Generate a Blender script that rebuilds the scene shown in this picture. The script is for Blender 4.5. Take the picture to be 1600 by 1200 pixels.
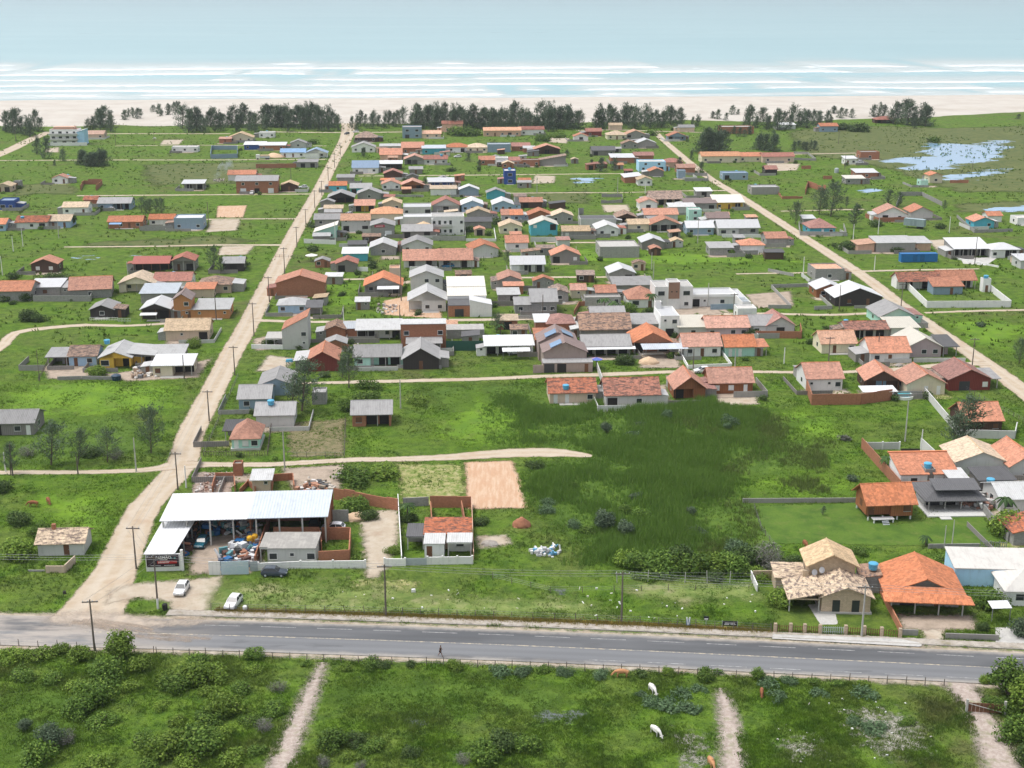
import bpy, bmesh, math, random
import numpy as np
from mathutils import Vector, Matrix, noise as mnoise

random.seed(7)
rng = np.random.default_rng(7)
sc = bpy.context.scene
for o in list(bpy.data.objects):
    bpy.data.objects.remove(o)
COL = sc.collection
R = math.radians

# ---------------------------------------------------------------- camera
F = 2080.0                      # focal length in photo pixels (1600 wide)
HC = 90.0                       # drone height
PITCH = math.atan(626.0 / F)
cam_d = bpy.data.cameras.new('camera')
cam_d.sensor_width = 36.0
cam_d.lens = 36.0 * F / 1600.0
cam_d.clip_start = 1.0
cam_d.clip_end = 40000.0
cam = bpy.data.objects.new('camera', cam_d)
cam.location = (0, 0, HC)
cam.rotation_euler = (math.pi / 2 - PITCH, 0, 0)
COL.objects.link(cam)
sc.camera = cam
sc.render.resolution_x, sc.render.resolution_y = 1024, 768

# ---------------------------------------------------------------- sky, sun, exposure
SUN_EL, SUN_AZ = 68.0, 275.0    # degrees; azimuth clockwise from +Y (high, from the left)
world = bpy.data.worlds.new('World')
sc.world = world
world.use_nodes = True
wn = world.node_tree
wn.nodes.clear()
w_out = wn.nodes.new('ShaderNodeOutputWorld')
w_bg = wn.nodes.new('ShaderNodeBackground')
w_sky = wn.nodes.new('ShaderNodeTexSky')
w_sky.sky_type = 'NISHITA'
w_sky.sun_disc = False
w_sky.sun_elevation = R(SUN_EL)
w_sky.sun_rotation = R(SUN_AZ)
w_sky.air_density = 1.0
w_sky.dust_density = 4.0
w_sky.ozone_density = 1.0
w_hs = wn.nodes.new('ShaderNodeHueSaturation')
w_hs.inputs['Saturation'].default_value = 0.35
w_bg.inputs['Strength'].default_value = 0.145
wn.links.new(w_sky.outputs[0], w_hs.inputs['Color'])
wn.links.new(w_hs.outputs[0], w_bg.inputs['Color'])
wn.links.new(w_bg.outputs[0], w_out.inputs['Surface'])

sun_d = bpy.data.lights.new('sun', 'SUN')
sun_d.energy = 1.15
sun_d.angle = R(24)
sun_d.color = (1.0, 0.965, 0.92)
sun = bpy.data.objects.new('sun', sun_d)
sdir = Vector((math.sin(R(SUN_AZ)) * math.cos(R(SUN_EL)), math.cos(R(SUN_AZ)) * math.cos(R(SUN_EL)), math.sin(R(SUN_EL))))
sun.rotation_euler = sdir.to_track_quat('Z', 'Y').to_euler()
sun.location = (0, 0, 300)
COL.objects.link(sun)

sc.view_settings.view_transform = 'Standard'
sc.view_settings.look = 'None'
sc.view_settings.gamma = 1.0
sc.view_settings.use_curve_mapping = False
sc.view_settings.exposure = 0.62

# ---------------------------------------------------------------- photo layout -> ground plane
GA = 3.7                        # rotation of the town grid, degrees
MA = -4.6                       # rotation of the asphalt road
cp, sp = math.cos(PITCH), math.sin(PITCH)

def at(u, v, z=0.0):
    """ground point below a spot of the survey photo"""
    a, b = (u - 800.0) / F, (v - 600.0) / F
    t = (HC - z) / (sp + b * cp)
    return Vector((a * t, (cp - b * sp) * t, z))

def ppm(v):
    return (v + 26.0) * cp / HC

# ---------------------------------------------------------------- materials
MATS = {}

def nodes_of(name):
    m = bpy.data.materials.new(name)
    m.use_nodes = True
    nt = m.node_tree
    nt.nodes.clear()
    out = nt.nodes.new('ShaderNodeOutputMaterial')
    b = nt.nodes.new('ShaderNodeBsdfPrincipled')
    nt.links.new(b.outputs[0], out.inputs['Surface'])
    return m, nt, b, out

def N(nt, t, **kw):
    n = nt.nodes.new(t)
    for k, v in kw.items():
        if k.startswith('i_'):
            n.inputs[k[2:].replace('_', ' ')].default_value = v
        else:
            setattr(n, k, v)
    return n

def mixc(nt, fac, a, b, mode='MIX'):
    n = nt.nodes.new('ShaderNodeMix')
    n.data_type = 'RGBA'
    n.blend_type = mode
    for s, val in ((n.inputs[0], fac), (n.inputs[6], a), (n.inputs[7], b)):
        if hasattr(val, 'is_output'):
            nt.links.new(val, s)
        elif isinstance(val, (int, float)):
            s.default_value = val
        else:
            s.default_value = (*val, 1) if len(val) == 3 else val
    return n.outputs[2]

def math_n(nt, op, a, b=None, c=None, clamp=False):
    n = nt.nodes.new('ShaderNodeMath')
    n.operation = op
    n.use_clamp = clamp
    for s, val in zip(n.inputs, (a, b, c)):
        if val is None:
            continue
        if hasattr(val, 'is_output'):
            nt.links.new(val, s)
        else:
            s.default_value = val
    return n.outputs[0]

def ramp(nt, fac, lo, hi):
    n = nt.nodes.new('ShaderNodeMapRange')
    n.interpolation_type = 'SMOOTHSTEP'
    n.inputs['From Min'].default_value = lo
    n.inputs['From Max'].default_value = hi
    nt.links.new(fac, n.inputs['Value'])
    return n.outputs['Result']

def noise(nt, scale, detail=3.0, rough=0.55, coord='Object', stretch=None, dist=0.0):
    if coord == 'World':
        src = nt.nodes.new('ShaderNodeNewGeometry').outputs['Position']
    else:
        src = nt.nodes.new('ShaderNodeTexCoord').outputs[coord]
    if stretch:
        mp = nt.nodes.new('ShaderNodeMapping')
        mp.inputs['Scale'].default_value = stretch
        nt.links.new(src, mp.inputs['Vector'])
        src = mp.outputs[0]
    n = nt.nodes.new('ShaderNodeTexNoise')
    n.inputs['Scale'].default_value = scale
    n.inputs['Detail'].default_value = detail
    n.inputs['Roughness'].default_value = rough
    n.inputs['Distortion'].default_value = dist
    nt.links.new(src, n.inputs['Vector'])
    return n.outputs['Fac']

def bump(nt, b, h, strength, dist):
    n = nt.nodes.new('ShaderNodeBump')
    n.inputs['Strength'].default_value = strength
    n.inputs['Distance'].default_value = dist
    nt.links.new(h, n.inputs['Height'])
    nt.links.new(n.outputs[0], b.inputs['Normal'])

def vary(nt, col, amt):
    """each object a little lighter or darker than the next"""
    oi = nt.nodes.new('ShaderNodeObjectInfo')
    hs = nt.nodes.new('ShaderNodeHueSaturation')
    v = math_n(nt, 'MULTIPLY_ADD', oi.outputs['Random'], amt * 2, 1 - amt)
    nt.links.new(v, hs.inputs['Value'])
    nt.links.new(col, hs.inputs['Color'])
    return hs.outputs[0]

def plain(name, col, rough=0.8, col2=None, scale=1.5, amt=0.35, metal=0.0, va=0.1, spec=0.3, bmp=0.0):
    if name in MATS:
        return MATS[name]
    m, nt, b, out = nodes_of(name)
    c2 = col2 or tuple(c * 0.62 for c in col)
    f = ramp(nt, noise(nt, scale, 5, 0.65), 0.45, 0.75)
    c = mixc(nt, math_n(nt, 'MULTIPLY', f, amt), col, c2)
    c = vary(nt, c, va)
    nt.links.new(c, b.inputs['Base Color'])
    b.inputs['Roughness'].default_value = rough
    b.inputs['Metallic'].default_value = metal
    b.inputs['Specular IOR Level'].default_value = spec
    if bmp:
        bump(nt, b, noise(nt, scale * 6, 4), 0.5, bmp)
    MATS[name] = m
    return m

WALLC = {
    'wh': ('white_plaster',(.76,.76,.74)),'cr': ('cream_plaster',(.70,.63,.47)),'gr': ('grey_block',(.37,.36,.34)),
    'lg': ('pale_grey_plaster',(.56,.56,.54)),'br': ('brown_boards',(.085,.05,.035)),'dk': ('dark_boards',(.045,.038,.036)),
    'wd': ('varnished_boards',(.26,.105,.045)),'bk': ('red_brick',(.43,.19,.11)),'bl': ('light_blue_paint',(.36,.51,.66)),
    'tq': ('turquoise_paint',(.10,.43,.53)),'mt': ('mint_paint',(.42,.68,.58)),'ye': ('yellow_paint',(.72,.45,.07)),
    'pk': ('lilac_paint',(.52,.41,.43)),'be': ('beige_plaster',(.60,.48,.37)),'or': ('orange_paint',(.52,.24,.10)),
    'nv': ('navy_paint',(.03,.08,.30)),'rd': ('dark_red_boards',(.20,.045,.035)),'bg': ('blue_grey_paint',(.26,.35,.43)),
    'pe': ('peach_plaster',(.62,.40,.29)),'bn': ('brown_grey_plaster',(.36,.285,.255)),'cc': ('bare_concrete',(.30,.29,.27)),'st': ('sandstone',(.56,.44,.31)),
    'sb': ('sky_blue_paint', (.42, .66, .86)), 'gw': ('grey_weathered_boards', (.23, .215, .20)),
}

def wallmat(k):
    nm, c = WALLC[k]
    if nm in MATS:
        return MATS[nm]
    m, nt, b, out = nodes_of(nm)
    f = ramp(nt, noise(nt, 0.9, 6, 0.7), 0.48, 0.8)
    col = mixc(nt, math_n(nt, 'MULTIPLY', f, 0.45), c, tuple(x * .6 for x in c))
    streak = ramp(nt, noise(nt, 1.0, 4, 0.6, stretch=(2.5, 2.5, .25)), 0.5, 0.8)
    col = mixc(nt, math_n(nt, 'MULTIPLY', streak, 0.35), col, tuple(x * .55 for x in c))
    if k in ('br', 'dk', 'wd', 'rd', 'gw'):
        w = N(nt, 'ShaderNodeTexWave', wave_type='BANDS', bands_direction='DIAGONAL', i_Scale=1.6, i_Distortion=0.3)
        tc = nt.nodes.new('ShaderNodeTexCoord')
        mp = N(nt, 'ShaderNodeMapping')
        mp.inputs['Scale'].default_value = (1, 1, 0)
        nt.links.new(tc.outputs['Object'], mp.inputs[0])
        nt.links.new(mp.outputs[0], w.inputs[0])
        col = mixc(nt,math_n(nt,'MULTIPLY',ramp(nt,w.outputs['Fac'],.55,.95),.5),col,tuple(min(1,x * 1.5) for x in c))
    if k in ('bk', 'gr', 'st'):
        br = N(nt, 'ShaderNodeTexBrick', i_Scale=1.0)
        br.inputs['Brick Width'].default_value = .39 if k != 'bk' else .3
        br.inputs['Row Height'].default_value = .2
        br.inputs['Mortar Size'].default_value = .02
        br.inputs['Color1'].default_value = (1, 1, 1, 1)
        br.inputs['Color2'].default_value = (.78, .78, .78, 1)
        br.inputs['Mortar'].default_value = (.72, .74, .76, 1)
        tc = nt.nodes.new('ShaderNodeTexCoord')
        sx = nt.nodes.new('ShaderNodeSeparateXYZ')
        cx = nt.nodes.new('ShaderNodeCombineXYZ')
        nt.links.new(tc.outputs['Object'], sx.inputs[0])
        nt.links.new(math_n(nt, 'ADD', sx.outputs[0], sx.outputs[1]), cx.inputs[0])
        nt.links.new(sx.outputs[2], cx.inputs[1])
        nt.links.new(cx.outputs[0], br.inputs['Vector'])
        col = mixc(nt, 1.0, col, br.outputs['Color'], 'MULTIPLY')
    col = vary(nt, col, .1)
    nt.links.new(col, b.inputs['Base Color'])
    b.inputs['Roughness'].default_value = .85
    b.inputs['Specular IOR Level'].default_value = .25
    MATS[nm] = m
    return m

ROOFC = {  # name, colour, blotch colour, blotch amount, rib period, metal-like
    'T': ('terracotta_tiles',(.57,.225,.12),(.30,.15,.10),.55,.24),'R': ('red_brown_tiles',(.40,.16,.115),(.18,.10,.085),.6,.24),
    'O': ('mossy_terracotta_tiles',(.50,.18,.10),(.12,.075,.065),.9,.24),'N': ('tan_tiles',(.62,.46,.29),(.36,.27,.19),.5,.24),
    'M': ('mottled_tan_tiles',(.64,.51,.37),(.19,.145,.125),1.0,.24),'G': ('grey_fibre_cement',(.37,.365,.36),(.20,.195,.19),.6,.36),
    'D': ('dark_grey_sheets',(.13,.13,.135),(.085,.085,.085),.5,.36),'W': ('white_metal_sheets',(.68,.69,.70),(.52,.52,.51),.28,.5),
    'C': ('cream_metal_sheets',(.70,.66,.56),(.50,.46,.38),.28,.5),'S': ('pale_steel_sheets',(.52,.57,.62),(.34,.36,.38),.5,.5),
    'B': ('blue_metal_sheets',(.22,.36,.55),(.15,.25,.38),.4,.5),'P': ('brown_purple_sheets',(.27,.205,.19),(.15,.115,.11),.5,.36),
    'E': ('rusty_mixed_tiles',(.42,.27,.19),(.14,.11,.10),.95,.24),'L': ('light_grey_sheets',(.56,.565,.56),(.34,.33,.32),.55,.36),
    'K': ('pale_orange_tiles',(.64,.34,.20),(.42,.22,.14),.4,.24),'H': ('red_metal_sheets',(.42,.12,.09),(.25,.08,.07),.4,.5),
    'V': ('bare_slab',(.30,.29,.27),(.50,.48,.44),.7,0),'I': ('pale_slab',(.56,.545,.51),(.36,.34,.32),.5,0),
}

def roofmat(k, axis):
    nm, c, c2, amt, per = ROOFC[k]
    key = nm + '_' + axis
    if key in MATS:
        return MATS[key]
    m, nt, b, out = nodes_of(key)
    big = ramp(nt, noise(nt, .55, 6, .7), .44, .66)
    fine = ramp(nt, noise(nt, 2.6, 4, .7), .40, .72)
    blot = math_n(nt, 'MULTIPLY', math_n(nt, 'MULTIPLY_ADD', fine, .65, .35), big)
    if k in 'MOE':
        st = (.8, 1.9, 1.9) if axis == 'x' else (1.9, .8, 1.9)
        blot = math_n(nt,'MAXIMUM',math_n(nt,'MULTIPLY',blot,.6),ramp(nt,noise(nt,1.1,4,.65,stretch=st),.48,.58))
    col = mixc(nt, math_n(nt, 'MULTIPLY', blot, amt), c, c2)
    st = (2.2, .35, .35) if axis == 'x' else (.35, 2.2, .35)      # rain streaks down the slope
    col = mixc(nt,math_n(nt,'MULTIPLY',ramp(nt,noise(nt,.9,5,.7,stretch=st),.46,.72),.45),col,c2)
    if k in ('T', 'R', 'O', 'K', 'M', 'E', 'N'):
        # single tiles fired lighter and darker
        v = N(nt, 'ShaderNodeTexVoronoi', i_Scale=2.4)
        tc = nt.nodes.new('ShaderNodeTexCoord')
        nt.links.new(tc.outputs['Object'], v.inputs['Vector'])
        sv = nt.nodes.new('ShaderNodeSeparateColor')
        nt.links.new(v.outputs['Color'], sv.inputs[0])
        t = math_n(nt, 'MULTIPLY_ADD', sv.outputs[0], .46, .74)
        cb = nt.nodes.new('ShaderNodeCombineColor')
        for i in range(3):
            nt.links.new(t, cb.inputs[i])
        col = mixc(nt, 1.0, col, cb.outputs[0], 'MULTIPLY')
    if per:
        w = N(nt, 'ShaderNodeTexWave', wave_type='BANDS', bands_direction='X' if axis == 'x' else 'Y')
        w.inputs['Scale'].default_value = 0.314 / per
        w.inputs['Distortion'].default_value = 0.15
        tc = nt.nodes.new('ShaderNodeTexCoord')
        nt.links.new(tc.outputs['Object'], w.inputs[0])
        col = mixc(nt, math_n(nt, 'MULTIPLY', w.outputs['Fac'], .22), col, tuple(x * .45 for x in c))
        bump(nt, b, w.outputs['Fac'], .55, .05)
    oi = nt.nodes.new('ShaderNodeObjectInfo')
    hs = nt.nodes.new('ShaderNodeHueSaturation')
    nt.links.new(col, hs.inputs['Color'])
    sc3 = nt.nodes.new('ShaderNodeSeparateColor')      # each building's roofs share one age
    nt.links.new(oi.outputs['Color'], sc3.inputs[0])
    nt.links.new(math_n(nt, 'MULTIPLY_ADD', sc3.outputs[0], .34, .70), hs.inputs['Saturation'])
    nt.links.new(math_n(nt, 'MULTIPLY_ADD', sc3.outputs[1], .36, .74), hs.inputs['Value'])
    col = hs.outputs[0]
    nt.links.new(col, b.inputs['Base Color'])
    metal = k in 'WCSBH'
    b.inputs['Roughness'].default_value = .45 if metal else .85
    b.inputs['Specular IOR Level'].default_value = .4 if metal else .2
    MATS[key] = m
    return m

def glassmat():
    if 'window_glass' in MATS:
        return MATS['window_glass']
    m, nt, b, out = nodes_of('window_glass')
    b.inputs['Base Color'].default_value = (.035, .04, .045, 1)
    b.inputs['Roughness'].default_value = .12
    b.inputs['Specular IOR Level'].default_value = .5
    MATS['window_glass'] = m
    return m

def trim(k):
    return {'white': lambda: plain('white_trim',(.75,.75,.73),.6,amt=.2),'dark': lambda: plain('dark_trim',(.05,.045,.04),.6,amt=.2),
            'wood': lambda: plain('brown_wood',(.16,.075,.04),.7,scale=3),'concrete': lambda: plain('post_concrete',(.46,.45,.42),.9,scale=2,bmp=.01),
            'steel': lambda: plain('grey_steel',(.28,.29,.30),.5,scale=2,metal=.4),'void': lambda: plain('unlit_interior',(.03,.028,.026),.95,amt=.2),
            'blue': lambda: plain('blue_plastic',(.09,.36,.55),.4,amt=.15),'rubber': lambda: plain('black_rubber',(.02,.02,.02),.8,amt=.1),
            'pole': lambda: plain('weathered_pole',(.155,.13,.11),.9,scale=3,bmp=.01),'gate': lambda: plain('galvanised_gate',(.42,.46,.48),.5,scale=2)}[k]()

# ---------------------------------------------------------------- mesh helpers
def link(name, me, mat=None, parent=None, loc=None, rot=None, scale=None):
    o = bpy.data.objects.new(name, me)
    COL.objects.link(o)
    if mat is not None:
        if not me.materials:
            me.materials.append(mat)
        elif me.materials[0] is not mat:
            o.material_slots[0].link = 'OBJECT'
            o.material_slots[0].material = mat
    if parent is not None:
        o.parent = parent
    if loc is not None:
        o.location = loc
    if rot is not None:
        o.rotation_euler = rot
    if scale is not None:
        o.scale = scale
    return o

class MB:
    """collects polygons into one mesh"""
    def __init__(self):
        self.v, self.f, self.s = [], [], []
    def face(self, pts):
        n = len(self.v)
        self.v += [tuple(p) for p in pts]
        self.f.append(tuple(range(n, n + len(pts))))
    def raw(self, vs, fs):
        n = len(self.v)
        self.v += [tuple(p) for p in vs]
        self.f += [tuple(i + n for i in f) for f in fs]
    def box(self, x0, x1, y0, y1, z0, z1, rot=0.0, about=None):
        vs = [(x,y,z) for z in (z0,z1) for (x,y) in ((x0,y0),(x1,y0),(x1,y1),(x0,y1))]
        if rot:
            cx, cy = about or ((x0 + x1) / 2, (y0 + y1) / 2)
            c, s = math.cos(rot), math.sin(rot)
            vs = [(cx + (x - cx) * c - (y - cy) * s, cy + (x - cx) * s + (y - cy) * c, z) for x, y, z in vs]
        self.raw(vs,[(0,3,2,1),(4,5,6,7),(0,1,5,4),(1,2,6,5),(2,3,7,6),(3,0,4,7)])
        return self
    def slab(self, pts, t):
        """a polygon thickened downwards"""
        n = len(pts)
        vs = [tuple(p) for p in pts] + [(p[0], p[1], p[2] - t) for p in pts]
        fs = [tuple(range(n)), tuple(range(2 * n - 1, n - 1, -1))]
        for i in range(n):
            j = (i + 1) % n
            fs.append((i, i + n, j + n, j))
        self.raw(vs, fs)
        return self
    def tube(self, p0, p1, r0, r1, n=8):
        p0, p1 = Vector(p0), Vector(p1)
        d = (p1 - p0)
        q = d.to_track_quat('Z', 'Y')
        vs = []
        for p, r in ((p0, r0), (p1, r1)):
            for i in range(n):
                a = 2 * math.pi * i / n
                vs.append(p + q @ Vector((r * math.cos(a), r * math.sin(a), 0)))
        fs = [(i, (i + 1) % n, n + (i + 1) % n, n + i) for i in range(n)]
        fs += [tuple(range(n - 1, -1, -1)), tuple(range(n, 2 * n))]
        self.raw(vs, fs)
        return self
    def lathe(self, prof, n=12, c=(0, 0, 0)):
        vs = []
        for r, z in prof:
            for i in range(n):
                a = 2 * math.pi * i / n
                vs.append((c[0] + r * math.cos(a), c[1] + r * math.sin(a), c[2] + z))
        fs = []
        for k in range(len(prof) - 1):
            for i in range(n):
                j = (i + 1) % n
                fs.append((k * n + i, k * n + j, (k + 1) * n + j, (k + 1) * n + i))
        fs.append(tuple(range(n - 1, -1, -1)))
        fs.append(tuple(range((len(prof) - 1) * n, len(prof) * n)))
        self.raw(vs, fs)
        return self
    def mesh(self, name, smooth=False):
        me = bpy.data.meshes.new(name)
        me.from_pydata(self.v, [], self.f)
        me.update()
        if smooth:
            me.shade_smooth()
        return me
    def build(self, name, mat, parent=None, smooth=False, **kw):
        return link(name, self.mesh(name, smooth), mat, parent, **kw)

def tag(o, label=None, cat=None, group=None, kind=None):
    for k, v in (('label', label), ('category', cat), ('group', group), ('kind', kind)):
        if v:
            o[k] = v
    return o

def empty(name, loc=(0, 0, 0), rz=0.0):
    o = bpy.data.objects.new(name, None)
    o.empty_display_size = 1
    o.location = loc
    o.rotation_euler = (0, 0, rz)
    COL.objects.link(o)
    return o

def copy_tree(o, parent=None):
    c = o.copy()
    COL.objects.link(c)
    if parent is not None:
        c.parent = parent
    for ch in [q for q in o.children]:
        copy_tree(ch, c)
    return c

UNIT = {}
def unit_box():
    """a 1 x 1 x 1 box whose front face is y = -0.5 and base is z = 0"""
    if 'b' not in UNIT:
        UNIT['b'] = {}
    return UNIT['b']

def bx(name, mat, parent, x0, x1, y0, y1, z0, z1):
    d = unit_box()
    if mat.name not in d:
        me = MB().box(-.5, .5, -.5, .5, 0, 1).mesh('unit_box_' + mat.name)
        me.materials.append(mat)
        d[mat.name] = me
    o = bpy.data.objects.new(name, d[mat.name])
    COL.objects.link(o)
    o.parent = parent
    o.location = ((x0 + x1) / 2, (y0 + y1) / 2, z0)
    o.scale = (max(x1 - x0, .001), max(y1 - y0, .001), max(z1 - z0, .001))
    return o

# ---------------------------------------------------------------- ground occupancy (where no grass may stand)
OX0, OX1, OY0, OY1, ORES = -330.0, 330.0, 120.0, 620.0, 0.5
OCC = np.zeros((int((OY1 - OY0) / ORES), int((OX1 - OX0) / ORES)), dtype=bool)

def occ_poly(pts, grow=0.0):
    p = np.array([(q[0], q[1]) for q in pts])
    x0, y0 = p.min(0) - grow - 1
    x1, y1 = p.max(0) + grow + 1
    i0, i1 = max(0, int((y0 - OY0) / ORES)), min(OCC.shape[0], int((y1 - OY0) / ORES) + 1)
    j0, j1 = max(0, int((x0 - OX0) / ORES)), min(OCC.shape[1], int((x1 - OX0) / ORES) + 1)
    if i1 <= i0 or j1 <= j0:
        return
    X, Y = np.meshgrid(OX0 + (np.arange(j0, j1) + .5) * ORES, OY0 + (np.arange(i0, i1) + .5) * ORES)
    sd = sdist(np.stack([X.ravel(), Y.ravel()], 1), p)
    OCC[i0:i1, j0:j1] |= (sd > -grow).reshape(X.shape)

def sdist(q, p):
    """signed distance of points q to polygon p, positive inside"""
    d2 = np.full(len(q), 1e18)
    ins = np.zeros(len(q), bool)
    n = len(p)
    for i in range(n):
        a, b = p[i], p[(i + 1) % n]
        e = b - a
        w = q - a
        t = np.clip((w @ e) / max(e @ e, 1e-9), 0, 1)
        dd = w - t[:, None] * e
        d2 = np.minimum(d2, (dd ** 2).sum(1))
        c = ((a[1] <= q[:, 1]) & (b[1] > q[:, 1])) | ((b[1] <= q[:, 1]) & (a[1] > q[:, 1]))
        if c.any() and abs(e[1]) > 1e-9:
            xs = a[0] + (q[:, 1] - a[1]) / e[1] * e[0]
            ins ^= c & (q[:, 0] < xs)
    return np.where(ins, 1, -1) * np.sqrt(d2)

# ---------------------------------------------------------------- buildings
ra = random.Random(31)
AGE = {}
def cut_edges(poly, splits):
    """insert the points where footprint edges cross x = c or y = c"""
    out = []
    n = len(poly)
    for i in range(n):
        a, b = poly[i], poly[(i + 1) % n]
        out.append(a)
        ts = []
        for ax, c in splits:
            if (a[ax] - c) * (b[ax] - c) < -1e-9:
                ts.append((c - a[ax]) / (b[ax] - a[ax]))
        for t in sorted(ts):
            out.append((a[0] + (b[0] - a[0]) * t, a[1] + (b[1] - a[1]) * t))
    return out

WIN = {'w': (1.2,1.0,.95),'W': (1.9,1.25,.85),'s': (1.1,1.0,.95),'b': (1.1,1.0,.95),'v': (.6,.5,1.5),'l': (1.0,1.9,.15)}
DOOR = {'d': (.9,2.1),'D': (.9,2.1),'g': (2.5,2.2),'G': (2.5,2.2),'o': (2.2,2.2),'B': (2.3,2.2)}

def opening(root, c, x, y, z0, sc_, axis=0, out=-1, fine=False):
    """a window or door set on a wall; axis 0: wall faces -y, 1: wall faces x (out = -1 left, +1 right)"""
    def put(nm, mat, par, w, z, h, proud, back):
        if axis == 0:
            return bx(nm, mat, par, x - w / 2, x + w / 2, y - proud, y + back, z, z + h)
        a, b_ = (y - proud, y + back) if out < 0 else (y - back, y + proud)
        return bx(nm, mat, par, a, b_, x - w / 2, x + w / 2, z, z + h)
    if c in WIN:
        w, h, s = WIN[c]
        w *= sc_
        m = {'s': plain('white_shutter', (.72, .72, .70), .6), 'b': trim('wood')}.get(c) or glassmat()
        fr = put('window', trim('dark' if c in 'bl' else 'white'), root, w + .16, z0 + s - .08, h + .16, .035, .05)
        # pane sits inside the frame as a sub-part; the frame carries no scale for it, so it stays in world units
        if fine:
            if axis == 0:
                p = bx('pane', m, root, x - w / 2, x + w / 2, y - .05, y + .04, z0 + s, z0 + s + h)
                k = bx('sill', trim('concrete'), root, x - w / 2 - .14, x + w / 2 + .14, y - .12, y + .03, z0 + s - .16, z0 + s - .085)
                sub = [p, k]
            else:
                a, b_ = (y - .05, y + .04) if out < 0 else (y - .04, y + .05)
                p = bx('pane', m, root, a, b_, x - w / 2, x + w / 2, z0 + s, z0 + s + h)
                sub = [p]
        else:
            if axis == 0:
                p = bx('pane', m, root, x - w / 2, x + w / 2, y - .05, y + .04, z0 + s, z0 + s + h)
            else:
                a, b_ = (y - .05, y + .04) if out < 0 else (y - .04, y + .05)
                p = bx('pane', m, root, a, b_, x - w / 2, x + w / 2, z0 + s, z0 + s + h)
            sub = [p]
        for p in sub:
            reparent(p, fr)
    elif c in DOOR:
        w, h = DOOR[c]
        w *= sc_
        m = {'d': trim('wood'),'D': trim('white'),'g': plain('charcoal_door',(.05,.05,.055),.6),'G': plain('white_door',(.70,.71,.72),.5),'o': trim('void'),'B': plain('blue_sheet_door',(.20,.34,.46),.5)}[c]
        nm = {'d': 'door', 'D': 'door', 'g': 'garage_door', 'G': 'garage_door', 'o': 'doorway', 'B': 'garage_door'}[c]
        dr = put(nm, m, root, w, z0 + .02, h, .04, .05)
        if fine and c in 'dD':
            if axis == 0:
                k = bx('handle', trim('steel'), root, x + w * .34, x + w * .42, y - .09, y - .02, z0 + 1.0, z0 + 1.12)
                reparent(k, dr)

def reparent(o, p):
    """make o a child of p keeping its place (p has the same parent as o and no rotation)"""
    o.parent = p
    sx, sy, sz = p.scale
    px, py, pz = p.location
    o.location = ((o.location[0] - px) / sx, (o.location[1] - py) / sy, (o.location[2] - pz) / sz)
    o.scale = (o.scale[0] / sx, o.scale[1] / sy, o.scale[2] / sz)

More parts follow.
